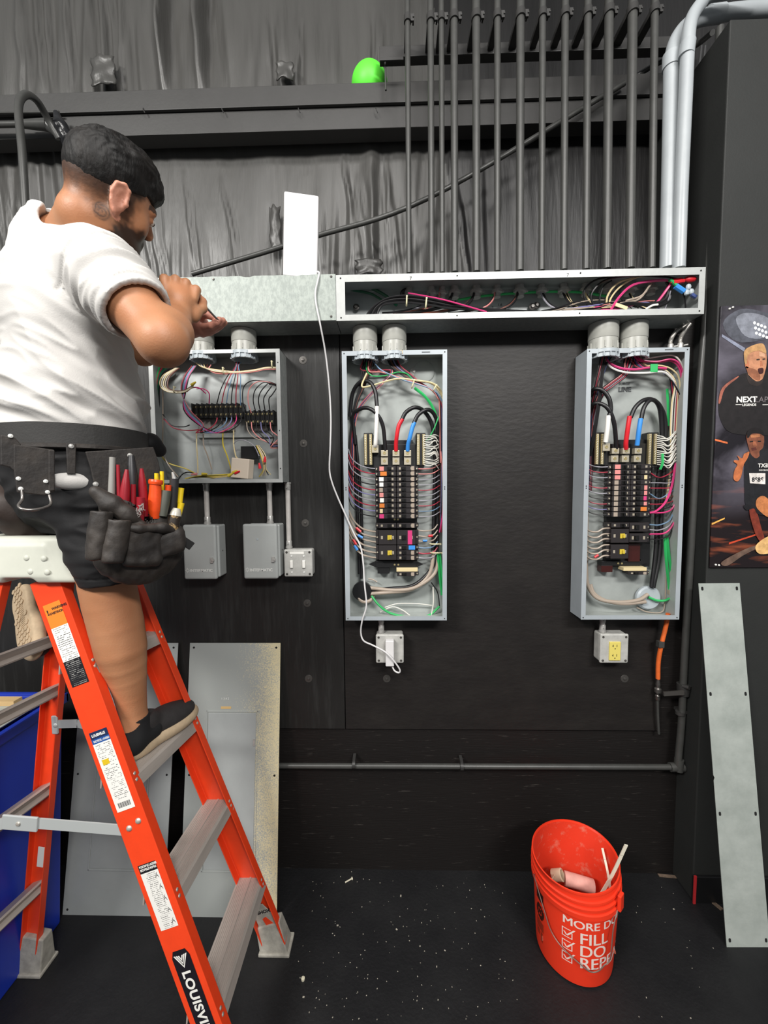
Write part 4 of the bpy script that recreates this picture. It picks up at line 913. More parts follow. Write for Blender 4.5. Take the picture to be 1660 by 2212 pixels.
m.text('LINE', (q.x, 1.6825, q.z), (1, 0, 0), (0, 0, 1), .026, bold=.001); m.text('SURGE', (q.x, 1.6825, q.z + .026), (1, 0, 0), (0, 0, 1), .016); m.build('stencil_lettering', mat('stencil_grey', '55585a', .6), p2)
for px, wd, lb in [(1304, 56, 'left grey pipe stub above the right breaker panel'), (1369, 52, 'right grey pipe stub above the right breaker panel')]:
    x_, r_, rt_ = stub(px, wd, z12 + .0005, lb); bushing(x_, r_, z12 - .002, p2)
# two flexible armoured cables into the top right corner
m_flex = mat('armoured_cable_metal', 'b8b4ae', .35, .7)
for i, (pts, lb) in enumerate([([(1449, 752, 1.63), (1450, 735, 1.63), (1460, 718, 1.645), (1478, 706, 1.665), (1490, 700, 1.68)], 'armoured metal cable entering the right panel top, left of two'), ([(1470, 752, 1.62), (1471, 732, 1.62), (1479, 716, 1.63), (1491, 700, 1.65)], 'armoured metal cable entering the right panel top, right of two')]):
    q = smooth_path([P(*p) for p in pts], 10); rt = thing('armoured_cable', lb, 'cable', q[0], 'armoured cables at the right panel')
    m = MB(); rr = []
    q2 = []
    for k in range(len(q) * 3 - 2):
        a = k / 3; j = min(int(a), len(q) - 2); q2.append(q[j].lerp(q[j + 1], a - j)); rr.append(.0076 if k % 3 else .0062)
    m.tube(q2, rr, 12, 0); m.build('armour', m_flex, rt)
    m = MB(); c = P(*pts[0]); m.lathe([(.010, -.004), (.014, -.004), (.014, .004), (.010, .006), (.010, .024), (.0085, .026)], (c.x, c.y, z12), 12); m.cyl((c.x + .01, c.y - .004, z12 + .015), (c.x + .024, c.y - .008, z12 + .017), .0035, n=8); m.build('cable_connector', m_zinc, rt)

# ---------------- wide wiring box at left
FT = 1.59; BT = 1.686
qa, qb = P(326, 900, FT), P(608, 900, FT); zta, zba = P(500, 755, FT).z, P(500, 1043, FT).z
p3 = thing('wiring_box', 'wide open grey wiring box with terminal blocks, behind the man', 'wiring box', ((qa.x + qb.x) / 2, FT, zba))
lipbox(qa.x, qb.x, zba, zta, FT, BT, 'enclosure', p3, (m_galv, m_galv_lip, m_galv_in), (.018, .016, .014, .014))
w3 = lambda pts, c, r, **k: wire(pts, c, r, p3, **k)
holes([(qb.x - .008, P(600, y_, FT).z) for y_ in (783, 930, 1012)], FT - .0012, .0022, p3)
for px, lb in [(437, 'grey pipe stub above the wide wiring box, beside the hand'), (527, 'right grey pipe stub above the wide wiring box')]:
    x_, r_, rt_ = stub(px, 50 if px > 500 else 46, zta + .0005, lb); bushing(x_, r_, zta - .002, p3)
def tblock(px0, px1, py, n, lab_):
    a, b = P(px0, py, 1.62), P(px1, py, 1.62); h_ = 15 * 1.62 / FPX
    m = MB(); m.box((a.x, 1.635, a.z - h_), (b.x, 1.665, a.z + h_)); w_ = (b.x - a.x) / n
    for k in range(n + 1): m.box((a.x + k * w_ - .0022, 1.615, a.z - h_), (a.x + k * w_ + .0022, 1.64, a.z + h_))
    o = m.build('terminal_block', m_black, p3)
    for k in range(n):
        for s_ in (-1, 1):
            m = MB(); m.lathe([(0, .004), (.005, .003), (.006, 0)], (a.x + (k + .5) * w_, 1.635, a.z + s_ * h_ * .55), 8, (0, -1, 0)); m.build('terminal_screw', m_brass, o)
    return a.x, w_, a.z, h_
A = tblock(416, 524, 887, 10, ''); B_ = tblock(530, 591, 902, 6, '')
pxbox(425, 904, 590, 944, 1.672, 1.683, 'mounting_plate', m_galv_in, p3)
for (a_, b_) in [(428, 455), (482, 506), (548, 578)]: pxbox(a_, 906, b_, 930, 1.655, 1.672, 'relay', mat('relay_body', '857e7a', .5), p3)
pxbox(520, 964, 558, 990, 1.64, 1.67, 'relay', m_black, p3)
q = P(524, 1012, 1.625); m = MB(); m.obox(q, (.036, 0, -.004), (.004, .02, 0), (.004, 0, .040)); m.build('transformer', mat('beige_plastic', 'cdbfae', .5), p3, bevel=.003)
for k in range(6):
    x0 = 468 + k * 10.5; c = ['black', 'red', 'bluegrey', 'black', 'red', 'bluegrey'][k]
    w3([(509 + k * 2.4, 782, 1.632), (508 + k * 1.5, 792, 1.625), (490 + k * 6, 815, 1.61), (476 + k * 8.6, 845, 1.605), (x0, 876, 1.625)], c, 1.1)
    w3([(x0 + 2, 894, 1.628), (x0 - 1, 912, 1.61), (x0 - 16, 926, 1.605), (x0 - 45, 935, 1.605), (440 - k * 2, 918, 1.605), (410 - k * 2.6, 885, 1.61), (392 + k * 2, 845, 1.615), (398 + k * 2.2, 815, 1.62), (415 + k * 2, 790, 1.632)], ['red', 'black', 'bluegrey', 'lilac', 'pink', 'black'][k], 1.15)
    xb = 533 + k * 10.2
    w3([(xb, 892, 1.625), (xb - 8 + k, 868 - k, 1.605), (xb - 6 + k * 2, 836 + k * 3.4, 1.60), (xb + 14, 822 + k * 2.6, 1.60), (582, 825 + k, 1.61), (597, 831, 1.63)], ['black', 'salmon', 'black', 'black', 'black', 'black'][k], 1.15)
    w3([(xb, 912, 1.628), (xb + 3, 930, 1.61), (xb + 18, 946, 1.605), (585, 956 + k * 2, 1.61), (601, 956 + k * 2.4, 1.63)], ['tan', 'salmon', 'black', 'lilac', 'black', 'salmon'][k], 1.1)
for k in range(5):
    w3([(424 + k * 8, 784 + k, 1.63), (440 + k * 3, 794 + k, 1.62), (470, 799 + k * 2, 1.615), (510, 803 + k, 1.615), (550, 799 + k, 1.612), (575, 794 + k, 1.615), (602, 794 + k, 1.63)], ['cream', 'white', 'cream', 'brown', 'salmon'][k], 1.3)
    w3([(380 + k * 2, 795, 1.65), (352 + k * 4, 812, 1.63), (346 + k * 4, 832, 1.62), (362 + k * 2, 846 - k, 1.612), (395, 848 - k, 1.61), (418, 836 - k, 1.61)], ['cream', 'white', 'cream', 'tan', 'brown'][k], 1.2)
    w3([(345 + k * 7, 790, 1.65), (340 + k * 2, 815, 1.64), (336 + k * 2, 870, 1.65), (338 + k * 2, 930, 1.66)], ['green', 'red', 'dkgreen', 'dkgreen', 'black'][k], 1.7)
w3([(338, 880, 1.64), (340, 930, 1.64), (345, 970, 1.64), (360, 998, 1.63), (400, 1012, 1.62), (424, 1024, 1.62)], 'yellow', 1.4)
w3([(352, 840, 1.64), (352, 930, 1.64), (352, 975, 1.63), (365, 1005, 1.62), (385, 1030, 1.62)], 'tan', 1.4)
w3([(352, 895, 1.63), (370, 918, 1.615), (396, 922, 1.61), (410, 918, 1.61)], 'black', 1.2); w3([(354, 905, 1.63), (375, 924, 1.615), (405, 930, 1.61), (430, 928, 1.61)], 'red', 1.2)
for (a_, b_, c, d_) in [(425, 428, 'cream', 1022), (440, 458, 'tan', 1014), (482, 500, 'yellow', 1015), (505, 514, 'cream', 990)]:
    w3([(a_, 930, 1.65), (a_, 960, 1.63), ((a_ + b_) / 2, 985, 1.63), (b_, d_, 1.64)], c, 1.4)
w3([(445, 850, 1.64), (430, 838, 1.62), (415, 838, 1.615), (404, 846, 1.615)], 'pink', 1.2); w3([(452, 872, 1.64), (452, 850, 1.62), (440, 840, 1.615), (425, 840, 1.615)], 'pink', 1.2)
for k in range(6):
    w3([(400 + k * 8, 1034 - k, 1.64), (430 + k * 6, 1028 + k, 1.62), (470, 1026 + k * 1.4, 1.615), (500, 1024 + k, 1.62)], ['yellow', 'black', 'yellow', 'tan', 'yellow', 'grey'][k], 1.2)
    w3([(560 + k * 5, 1030 - k, 1.64), (570 + k, 1012, 1.62), (564 + k * 2, 985, 1.62), (554 + k, 962, 1.63)], ['yellow', 'cream', 'tan', 'cream', 'black', 'cream'][k], 1.0)
w3([(512, 975, 1.65), (506, 958, 1.63), (522, 950, 1.62), (548, 962, 1.62), (560, 985, 1.62)], 'grey', 1.0)
w3([(385, 1036, 1.64), (395, 1024, 1.62), (408, 1020, 1.61), (425, 1024, 1.61)], 'black', 1.2)
for (px, py, c, an) in [(426, 1024, 'salmon', 185), (437, 1024, 'yellow', 0), (503, 1021, 'yellow', 20), (508, 1022, 'redtape', 20), (572, 998, 'redtape', 80), (562, 1012, 'redtape', 95), (414, 832, 'yellow', 30), (494, 1028, 'yellow', 30)]:
    nut(px, py, 1.605, c, p3, an, 12)
for (px, py, an) in [(377, 842, 80), (483, 801, 90), (588, 787, 90)]: tie(px, py, 1.60, an, 6, p3, 3)

# conduits and small boxes below
def emt(px, y0, z1x, z0x, Y, label, parent_end):
    c = P(px, y0, Y); rt = thing('steel_conduit', label, 'conduit', (c.x, Y, z0x), 'bare steel conduits below the boxes')
    m = MB(); m.cyl((c.x, Y, z0x + .001), (c.x, Y, z1x - .001), .0105, n=16); m.build('tube', m_emt, rt)
    for zc_, s_ in ((z1x, -1), (z0x, 1)):
        m = MB(); m.lathe([(.0145, 0), (.0145, .006), (.0125, .008), (.0125, .03), (.0115, .032)], (c.x, Y, zc_ + s_ * .001), 14, (0, 0, s_)); m.cyl((c.x, Y - .012, zc_ + s_ * .022), (c.x, Y - .017, zc_ + s_ * .022), .003, n=8); m.build('connector', m_zinc, rt)
    return c.x
def relief_box(px0, px1, py0, py1, label):
    Y0, Y1 = 1.60, 1.686; a, b = P(px0, py0, Y0), P(px1, py1, Y0)
    rt = thing('timer_box', label, 'timer box', ((a.x + b.x) / 2, Y0, b.z), 'grey timer boxes')
    m = MB(); m.box((a.x + .006, Y0 + .018, b.z + .006), (b.x + .002, Y1, a.z - .004)); m.build('case', m_panel2, rt, bevel=.006, seg=3)
    m = MB(); m.box((a.x, Y0, b.z), (b.x - .004, Y0 + .022, a.z)); door = m.build('door', m_panel2, rt, bevel=.009, seg=4)
    m = MB(); q = V((b.x - .022, Y0, b.z + (a.z - b.z) * .36)); m.box((q.x - .005, Y0 - .006, q.z - .011), (q.x + .007, Y0 + .001, q.z + .011)); m.box((q.x + .001, Y0 - .009, q.z - .004), (q.x + .012, Y0 - .004, q.z + .004)); m.build('latch', m_zinc, door)
    m = MB(); z_ = b.z + .033; m.text('INTERMATIC', (a.x + .027, Y0 - .0012, z_), (1, 0, 0), (0, 0, 1), .016, bold=.0006, sx=1.02)
    for k in range(8):
        an = k * math.pi / 4; m.bar(V((a.x + .017, Y0 - .001, z_ + .006)) + V((math.cos(an), 0, math.sin(an))) * .003, V((a.x + .017, Y0 - .001, z_ + .006)) + V((math.cos(an), 0, math.sin(an))) * .010, .0016, .001, (0, 1, 0))
    m.build('embossed_lettering', mat_emb, door)
    m = MB(); m.lathe([(0, .0012), (.003, .0012), (.003, 0)], (b.x + .002, 1.65, b.z + (a.z - b.z) * .5), 8, (1, 0, 0)); m.build('side_screw', m_screw, rt)
    return rt, a, b
m_panel2 = mat('grey_hammered_enamel', 'a6a9a7', .36, .0, var=.03, vscale=10)
mat_emb = mat('white_worn_lettering', 'dcdcd8', .5)
t1, a1, b1_ = relief_box(393, 471, 1134, 1252, 'grey timer box at left, partly behind the hanging tool pouch')
t2, a2, b2_ = relief_box(523, 603, 1132, 1251, 'grey timer box at right, beside the small square switch box')
m = MB(); m.lathe([(0, .0012), (.004, .0012), (.004, 0)], (a2.x + .062, 1.60, b2_.z + .165), 10, (0, -1, 0)); m.build('indicator', m_bush, t2)
emt(447, 1090, zba, a1.z - .004, 1.655, 'steel conduit from the wiring box down to the left timer box', 0)
emt(583, 1090, zba, a2.z - .004, 1.655, 'steel conduit from the wiring box down to the right timer box', 0)
def square_box(px0, px1, py0, py1, Y0, label, cat='junction box', mtl=m_zinc):
    a, b = P(px0, py0, Y0), P(px1, py1, Y0); rt = thing('junction_box', label, cat, ((a.x + b.x) / 2, Y0, b.z))
    m = MB(); m.box((a.x + .002, Y0 + .01, b.z + .002), (b.x - .002, 1.686, a.z - .002)); m.build('box', mtl, rt, bevel=.008, seg=3)
    m = MB(); m.box((a.x, Y0, b.z), (b.x, Y0 + .012, a.z)); pl = m.build('cover_plate', mtl, rt, bevel=.008, seg=3)
    for sx_ in (a.x + .012, b.x - .012):
        for sz_ in (a.z - .012, b.z + .012):
            m = MB(); m.lathe([(0, .003), (.003, .003), (.005, .0005), (.005, 0)], (sx_, Y0, sz_), 10, (0, -1, 0)); m.build('cover_screw', m_screw, pl)
    return rt, a, b, pl
m_boxg = mat('weathered_steel_box', 'b9b8b3', .45, .15, var=.12, vscale=30)
s1, a3, b3, pl = square_box(613, 676, 1187, 1246, 1.625, 'small square steel switch box with two white toggle switches', 'switch box', m_boxg)
for f_ in (.27, .70):
    x_ = a3.x + (b3.x - a3.x) * f_; zc_ = (a3.z + b3.z) / 2 - .004
    m = MB(); m.box((x_ - .006, 1.6185, zc_ - .016), (x_ + .006, 1.626, zc_ + .016)); m.build('toggle_switch', wm('whitebright'), pl, bevel=.002)
    for dz in (-.034, .034): m = MB(); m.lathe([(0, .002), (.0035, .002), (.004, 0)], (x_, 1.625, zc_ + dz), 10, (0, -1, 0)); m.build('switch_screw', mat_emb, pl)
m = MB(); m.box((a3.x + .025, 1.6242, a3.z - .019), (b3.x - .035, 1.6252, a3.z - .009)); m.build('label_strip', wm('whitebright'), pl)
emt(623, 1100, zba + .002, a3.z - .002, 1.67, 'long steel conduit from the wiring box down to the square switch box', 0)
s2, a4, b4, pl = square_box(812, 873, 1371, 1433, 1.625, 'square steel outlet box with a white adapter plugged in, below the middle panel', 'outlet box', m_boxg)
emt(824, 1355, z0_, a4.z - .002, 1.655, 'short steel conduit stub under the middle breaker panel', 0)
s3, a5, b5, pl3 = square_box(1298, 1358, 1370, 1433, 1.625, 'square steel outlet box with a yellow double outlet, below the right panel', 'outlet box', m_boxg)
emt(1302, 1355, z02, a5.z - .002, 1.655, 'short steel conduit stub under the right breaker panel', 0)
q0_, q1_ = P(1318, 1387, 1.62), P(1341, 1427, 1.62); m_yel = mat('pale_yellow_plastic', 'dccb6a', .4)
m = MB(); m.box((q0_.x, 1.620, q1_.z), (q1_.x, 1.627, q0_.z)); out = m.build('outlet', m_yel, pl3, bevel=.001)
for fz in (.78, .27):
    zc_ = q1_.z + (q0_.z - q1_.z) * fz; xc_ = (q0_.x + q1_.x) / 2; m = MB(); m.box((xc_ - .009, 1.6194, zc_ - .004), (xc_ - .007, 1.6201, zc_ + .006)); m.box((xc_ - .012, 1.6194, zc_), (xc_ - .007, 1.6201, zc_ + .002)); m.box((xc_ + .006, 1.6194, zc_ - .004), (xc_ + .008, 1.6201, zc_ + .006)); m.ball((xc_, 1.6197, zc_ - .011), .0026, 8, sc=(1, .3, 1)); m.build('socket_slots', m_hole, out)
# white adapter, cord and the white box on top of the wireway
m_white = mat('white_plastic', 'd6d4d4', .45)
q0_, q1_ = P(833, 1384, 1.60), P(852, 1440, 1.60)
ad = thing('power_adapter', 'white plug-in power adapter on the outlet box below the middle panel', 'power adapter', ((q0_.x + q1_.x) / 2, 1.60, q1_.z))
m = MB(); m.box((q0_.x, 1.598, q1_.z), (q1_.x, 1.6245, q0_.z)); m.build('body', m_white, ad, bevel=.004, seg=3)
m = MB(); m.tube([P(*p) for p in [(848, 1440, 1.61), (853, 1449, 1.605), (862, 1453, 1.60), (864, 1446, 1.595), (850, 1426, 1.588), (832, 1408, 1.59), (806, 1394, 1.60), (786, 1384, 1.60), (780, 1366, 1.60), (783, 1340, 1.585), (792, 1308, 1.58), (788, 1262, 1.58), (785, 1215, 1.58), (779, 1180, 1.58), (764, 1150, 1.58), (745, 1108, 1.58), (729, 1072, 1.59), (717, 1040, 1.60), (712, 1012, 1.61), (714, 960, 1.61), (715, 900, 1.61), (711, 830, 1.605), (703, 760, 1.59), (692, 700, 1.545), (683, 655, 1.542), (682, 630, 1.542), (687, 606, 1.542), (690, 590, 1.55), (686, 587, 1.575)]], .0034, 8, 6); m.build('cord', m_white, ad)
q0_, q1_ = P(611, 424, 1.58), P(686, 590, 1.58); bz = zt + .0015
wb = thing('access_point', 'tall white box standing on top of the closed wireway', 'white box', ((q0_.x + q1_.x) / 2, 1.6, bz))
hx = (q1_.x - q0_.x) / 2; hz_ = (q0_.z - bz) / 2; cx_, cz_ = (q0_.x + q1_.x) / 2, bz + hz_ + .006
an = R_(4); m = MB(); m.obox((cx_, 1.60, cz_), (hx, .012, -.002), (-.004, .026, 0), (.006, 0, hz_)); m.build('housing', m_white, wb, bevel=.006, seg=3)
m = MB(); m.obox((cx_ - .004, 1.605, bz + .004), (hx * .8, .01, 0), (0, .03, 0), (0, 0, .004)); m.build('foot', m_black, wb)
# ================================================================ step ladder
m_fib = mat('orange_fibreglass', 'e8431c', 0.42, var=.05, vscale=14, bump=.05, bscale=220)
m_alu = mat('worn_aluminium', 'aea59d', .48, .3, var=.14, vscale=18, bump=.08, bscale=120, stretch=(1, .12, 1))
m_capp = mat('pale_grey_ladder_plastic', 'c3c4b8', .5, var=.04, vscale=10)
m_foot = mat('dirty_grey_rubber', 'a39f95', .65, var=.2, vscale=30)
m_rivet = mat('rivet', 'c4beb4', .35, .5)
m_brace = mat('galvanised_brace', 'c4c8c7', .35, .3)
LT_f, LB_f = V((-.918, 1.292, 1.515)), V((-.455, 1.392, .03))
LT_n, LB_n = V((-.985, 1.080, 1.485)), V((-.43, .965, .03))
ladder = thing('step_ladder', 'orange fibreglass step ladder the man stands on, left of the picture', 'ladder', (-.9, 1.2, 0))
def rail(T, B, yin, name, w_=.086, fl=.030, t=.004):
    d = (B - T).normalized(); wd = d.cross(V((0, 1, 0))).normalized()
    if wd.x < 0: wd = -wd
    n = wd.cross(d).normalized()
    if n.y * yin < 0: n = -n
    h = w_ / 2
    m = MB(); poly = [(-h, 0), (h, 0), (h, fl), (h - t, fl), (h - t, t), (-h + t, t), (-h + t, fl), (-h, fl)]
    m.prism(poly, T, wd, n, B - T)
    return m.build(name, m_fib, ladder, bevel=.0015), d, wd, n
rf_, df, wf, nf = rail(LT_f, LB_f, -1, 'front_rail')
rn_, dn, wn, nn = rail(LT_n, LB_n, 1, 'front_rail')
RT_f, RB_f = V((-1.085, 1.285, 1.50)), V((-1.325, 1.315, .05))
RT_n, RB_n = V((-1.12, 1.075, 1.50)), V((-1.40, .90, .05))
rrf, drf, wrf, nrf = rail(RT_f, RB_f, -1, 'rear_rail', .062, .026)
rrn, drn, wrn, nrn = rail(RT_n, RB_n, 1, 'rear_rail', .062, .026)
def on(T, B, z): return T + (B - T) * ((z - T.z) / (B.z - T.z))
STEPZ = [.297, .617, .935, 1.25]
for z in STEPZ:
    a = on(LT_n, LB_n, z) + V((0, .004, 0)); b = on(LT_f, LB_f, z) - V((0, .004, 0))
    u = V((1, 0, 0)); hw = .046
    poly = [(-hw, 0), (hw - .006, 0), (hw, -.006), (hw + .010, -.034), (hw + .007, -.035), (hw - .004, -.009), (hw - .010, -.004), (-hw + .004, -.004), (-hw + .0, -.034), (-hw - .004, -.034)]
    m = MB(); m.prism(poly, a, u, V((0, 0, 1)), b - a)
    for k in range(14):
        x_ = -hw + .006 + k * (2 * hw - .016) / 13
        m.prism([(x_, 0), (x_ + .0022, 0), (x_ + .0018, .0012), (x_ + .0004, .0012)], a, u, V((0, 0, 1)), b - a)
    m.prism([(-.004, .001), (.004, .001), (.003, .003), (-.003, .003)], a, u, V((0, 0, 1)), b - a)
    st_ = m.build('step', m_alu, ladder)
    for T, B, n, wd, s_ in ((LT_n, LB_n, nn, wn, 1), (LT_f, LB_f, nf, wf, 1)):
        c = on(T, B, z - .018)
        for k in (0, 1):
            q = c + wd * (.043) + (B - T).normalized() * (k * .018 - .009) + n * .014; m = MB(); m.lathe([(0, .002), (.004, .0012), (.005, 0)], q, 10, wd); m.build('rivet', m_rivet, ladder)
# rear rungs
for z in (.33, .70, 1.06, 1.245):
    a = on(RT_n, RB_n, z) + nn * .004; b = on(RT_f, RB_f, z) - V((0, .004, 0))
    m = MB(); poly = [(-.020, -.022), (.020, -.022), (.022, -.017), (.006, -.010), (.022, .014), (.016, .018), (-.020, .004)]
    m.prism(poly, a, V((1, 0, 0)), V((0, 0, 1)), b - a); m.build('rear_rung', m_alu, ladder)
# decals on the near rail
m_dw = mat('white_decal', 'e8e6e0', .5); m_dk = mat('black_decal_print', '1a1a1e', .5); m_do = mat('orange_decal', 'e8832a', .5); m_db = mat('blue_decal', '1f4f96', .5); m_dy = mat('yellow_decal', 'd9b824', .5)
upn = -dn; un = wn
def nearpt(py, f=0.0, off=.0007):
    "point on the near rail face seen at photo height py; f shifts across"
    lo, hi = 0.0, 1.0
    for _ in range(40):
        t = (lo + hi) / 2; q = LT_n + (LB_n - LT_n) * t
        l = cam_rot.transposed() @ (q - V((0, 0, CAM_H))); yy = 1106 + FPX * l.y / l.z * 1
        if yy < py: lo = t
        else: hi = t
    return q + un * f - nn * off
def decal(py0, py1, w_, mat_, name, off=.0006, cx=-.002):
    a = nearpt(py0, cx, off); b = nearpt(py1, cx, off); L = (b - a).length
    m = MB(); m.prism([(-w_ / 2, -L), (w_ / 2, -L), (w_ / 2, 0), (-w_ / 2, 0)], a, un, upn, -nn * .0003); return m.build(name, mat_, ladder), a, L
def lines(a, L, w_, rows, m, mi, gap0=.0, seed=1, dens=.8):
    r = random.Random(seed)
    for k in range(rows):
        y = -gap0 - (L - gap0) * (k + .5) / rows; h = (L - gap0) / rows * .32; x = -w_ * .45 + r.uniform(0, .1) * w_
        while x < w_ * .42:
            ln = r.uniform(.03, .16) * w_
            if r.random() < dens: m.prism([(x, y), (min(x + ln, w_ * .45), y), (min(x + ln, w_ * .45), y + h), (x, y + h)], a, un, upn, -nn * .0003, mi)
            x += ln + w_ * .025
for d_args in [1]:
    dcl, a, L = decal(1302, 1352, .052, m_do, 'warning_decal')
    m = MB(); o_ = a - nn * .0006; m.text('WARNING', o_ + un * (-.004) - upn * .020, un, upn, .0095, bold=.0004); m.text('ADVERTENCIA', o_ + un * (-.016) - upn * .032, un, upn, .0088, bold=.0004, sx=.72)
    m.text('!', o_ - un * .021 - upn * .030, un, upn, .02, bold=.0008); m.build('decal_print', m_dk, dcl)
    dcl, a, L = decal(1352, 1424, .052, m_dw, 'warning_decal'); m = MB(); lines(a, L, .050, 17, m, 0, .002, 3); m.build('decal_print', m_dk, dcl)
    dcl, a, L = decal(1424, 1478, .052, m_dk, 'warning_decal'); m = MB(); lines(a, L, .050, 14, m, 0, .002, 5, .9); m.build('decal_print', m_dw, dcl)
    dcl, a, L = decal(1577, 1592, .054, mat('navy_decal', '1c2a4e', .5), 'rating_decal'); m = MB(); m.text('LOUISVILLE', a - nn * .0006 - un * .022 - upn * .014, un, upn, .010, bold=.0005, sx=.8); m.build('decal_print', m_dw, dcl)
    dcl, a, L = decal(1592, 1602, .054, m_db, 'rating_decal'); m = MB(); m.text('NOTICE / AVISO', a - nn * .0006 - un * .022 - upn * .0095, un, upn, .0082, bold=.0003, sx=.8); m.build('decal_print', m_dw, dcl)
    dcl, a, L = decal(1602, 1748, .054, m_dw, 'rating_decal'); m = MB(); lines(a, L * .84, .050, 34, m, 0, .004, 8, .62)
    for k in range(16): x_ = -.018 + k * .0023; m.prism([(x_, -L * .95), (x_ + (.0009 if k % 3 else .0015), -L * .95), (x_ + (.0009 if k % 3 else .0015), -L * .88), (x_, -L * .88)], a, un, upn, -nn * .0006)
    m.build('decal_print', m_dk, dcl)
    dcl2, a2_, L2 = decal(1637, 1648, .020, m_dy, 'rating_decal', .0010, -.010)
    dcl, a, L = decal(1864, 1882, .052, m_dk, 'portable_ladder_decal'); m = MB(); m.text('PORTABLE LADDER', a - nn * .0006 - un * .023 - upn * .0085, un, upn, .0085, bold=.0004, sx=.7); m.text('ESCABELLE MOBILE', a - nn * .0006 - un * .023 - upn * .0175, un, upn, .0085, bold=.0004, sx=.66); m.build('decal_print', m_dw, dcl)
    dcl, a, L = decal(1882, 2004, .052, m_dw, 'portable_ladder_decal'); m = MB(); lines(a, L, .034, 32, m, 0, .003, 11, .85)
    for k in range(5):
        c = a + un * .017 - upn * (L * (.1 + .2 * k)) - nn * .0005
        for (p_, q_) in [((-.005, -.006), (0, .006)), ((0, .006), (.005, -.006)), ((-.003, 0), (.004, 0)), ((0, .006), (.003, .009))][:(4 if k != 3 else 3)]:
            m.bar(c + un * p_[0] + upn * p_[1], c + un * q_[0] + upn * q_[1], .0008, .0005, -nn)
    m.build('decal_print', m_dk, dcl)
# maker's name plate reading down the rail
pa = nearpt(2052, 0.0, .0007); m = MB(); pl_ = [(-.026, -.018), (-.018, 0), (.018, 0), (.026, -.018), (.026, -.46), (-.026, -.46)]
m.prism(pl_, pa, un, upn, -nn * .0004); plate = m.build('name_plate', mat('black_name_plate', '17141c', .35), ladder)
m = MB(); o_ = pa - nn * .0009
m.text('LOUISVILLE', o_ - upn * .058 - un * .012, -upn, un, .034, bold=.0012, sx=1.15, spacing=1.08)
for s_ in (-1, 1):
    for k in range(3):
        m.prism([(s_ * (.0195 - k * .006), -.012 - k * .001), (s_ * (.0155 - k * .006), -.012 - k * .001), (0, -.044 + k * .010), (0, -.049 + k * .010)] if s_ > 0 else [(s_ * (.0155 - k * .006), -.012 - k * .001), (s_ * (.0195 - k * .006), -.012 - k * .001), (0, -.049 + k * .010), (0, -.044 + k * .010)], o_, un, upn, -nn * .0003)
m.build('name_lettering', m_dw, plate)
# bolts for the spreader on the near rail
for px, f_ in [(1786, -.014), (1778, .018)]:
    q = nearpt(px, f_, 0); m = MB(); m.lathe([(0, .005), (.004, .0045), (.0075, .002), (.0085, 0)], q, 16, -nn); m.build('bolt', m_rivet, ladder)
# spreaders
def spreader(yk, zc_, name='spreader'):
    f_ = on(LT_n, LB_n, zc_ - .02) if yk == 'n' else on(LT_f, LB_f, zc_); r_ = on(RT_n, RB_n, zc_ - .01) if yk == 'n' else on(RT_f, RB_f, zc_)
    mid = (f_ + r_) / 2 + V((-.05, 0, .035)); s_ = V((0, .012 if yk == 'n' else -.012, 0))
    f_, r_, mid = f_ + s_, r_ + s_, mid + s_
    m = MB(); m.bar(f_, mid, .004, .030); m.build(name, m_brace, ladder)
    m = MB(); m.bar(mid + V((0, .005, 0)), r_ + V((0, .005, 0)), .004, .030); m.build(name, m_brace, ladder)
    m = MB(); dd = (f_ - mid).normalized(); m.bar(mid - dd * .045 - V((0, .004, .0)), mid + dd * .05 - V((0, .004, .0)), .006, .042); pl = m.build('hinge_plate', m_brace, ladder, bevel=.002)
    m = MB(); m.lathe([(0, .004), (.005, .003), (.0065, 0)], mid - V((0, .007, 0)), 12, (0, -1, 0)); m.build('rivet', m_rivet, ladder)
spreader('n', .80)
a = on(RT_f, RB_f, .94) + V((.03, -.02, 0)); b = on(LT_f, LB_f, .92)
m = MB(); m.bar(a, a + V((.07, 0, .002)), .004, .028); m.bar(a + V((.07, 0, .002)), a + V((.14, 0, -.012)), .004, .026); m.bar(a + V((.14, 0, -.012)), b, .004, .026); m.build('spreader', m_brace, ladder)
m = MB(); m.box(a + V((-.014, -.008, -.032)), a + V((.006, .0, .032))); m.lathe([(0, .004), (.006, .003), (.008, 0)], a + V((0, -.008, 0)), 12, (0, -1, 0)); m.build('spreader_bracket', m_brace, ladder, bevel=.003)
c_ = on(RT_f, RB_f, .46) - nrf * .0; m = MB(); c_ = c_ + wrf * .018 + nrf * .0265; m.obox(c_, wrf * .011, nrf * .0006, drf * .038); m.build('white_sticker', m_dw, ladder)
# feet
def foot(B, d, wd, n, s_, lab_='foot', letters=True):
    c = B - d * .045; m = MB()
    base = V((B.x, B.y, 0))
    vs = [base + V((x, y, 0)) for x, y in ((-.052, -.034), (.052, -.034), (.052, .034), (-.052, .034))]
    tp = c - d * .04
    vs2 = [tp + wd * x + V((0, y, 0)) for x, y in ((-.047, -.020), (.047, -.020), (.047, .020), (-.047, .020))]
    m.add(vs + vs2, [(3, 2, 1, 0), (0, 1, 5, 4), (1, 2, 6, 5), (2, 3, 7, 6), (3, 0, 4, 7), (4, 5, 6, 7)]); f_ = m.build('foot', m_foot, ladder, bevel=.004)
    m = MB(); m.box(base + V((-.058, -.040, 0)), base + V((.058, .040, .012))); m.build('foot_tread', m_foot, ladder, bevel=.003)
    return f_
foot(LB_f, df, wf, nf, -1); foot(LB_n, dn, wn, nn, 1); foot(RB_f, drf, wrf, nrf, -1); foot(RB_n, drn, wrn, nrn, 1)
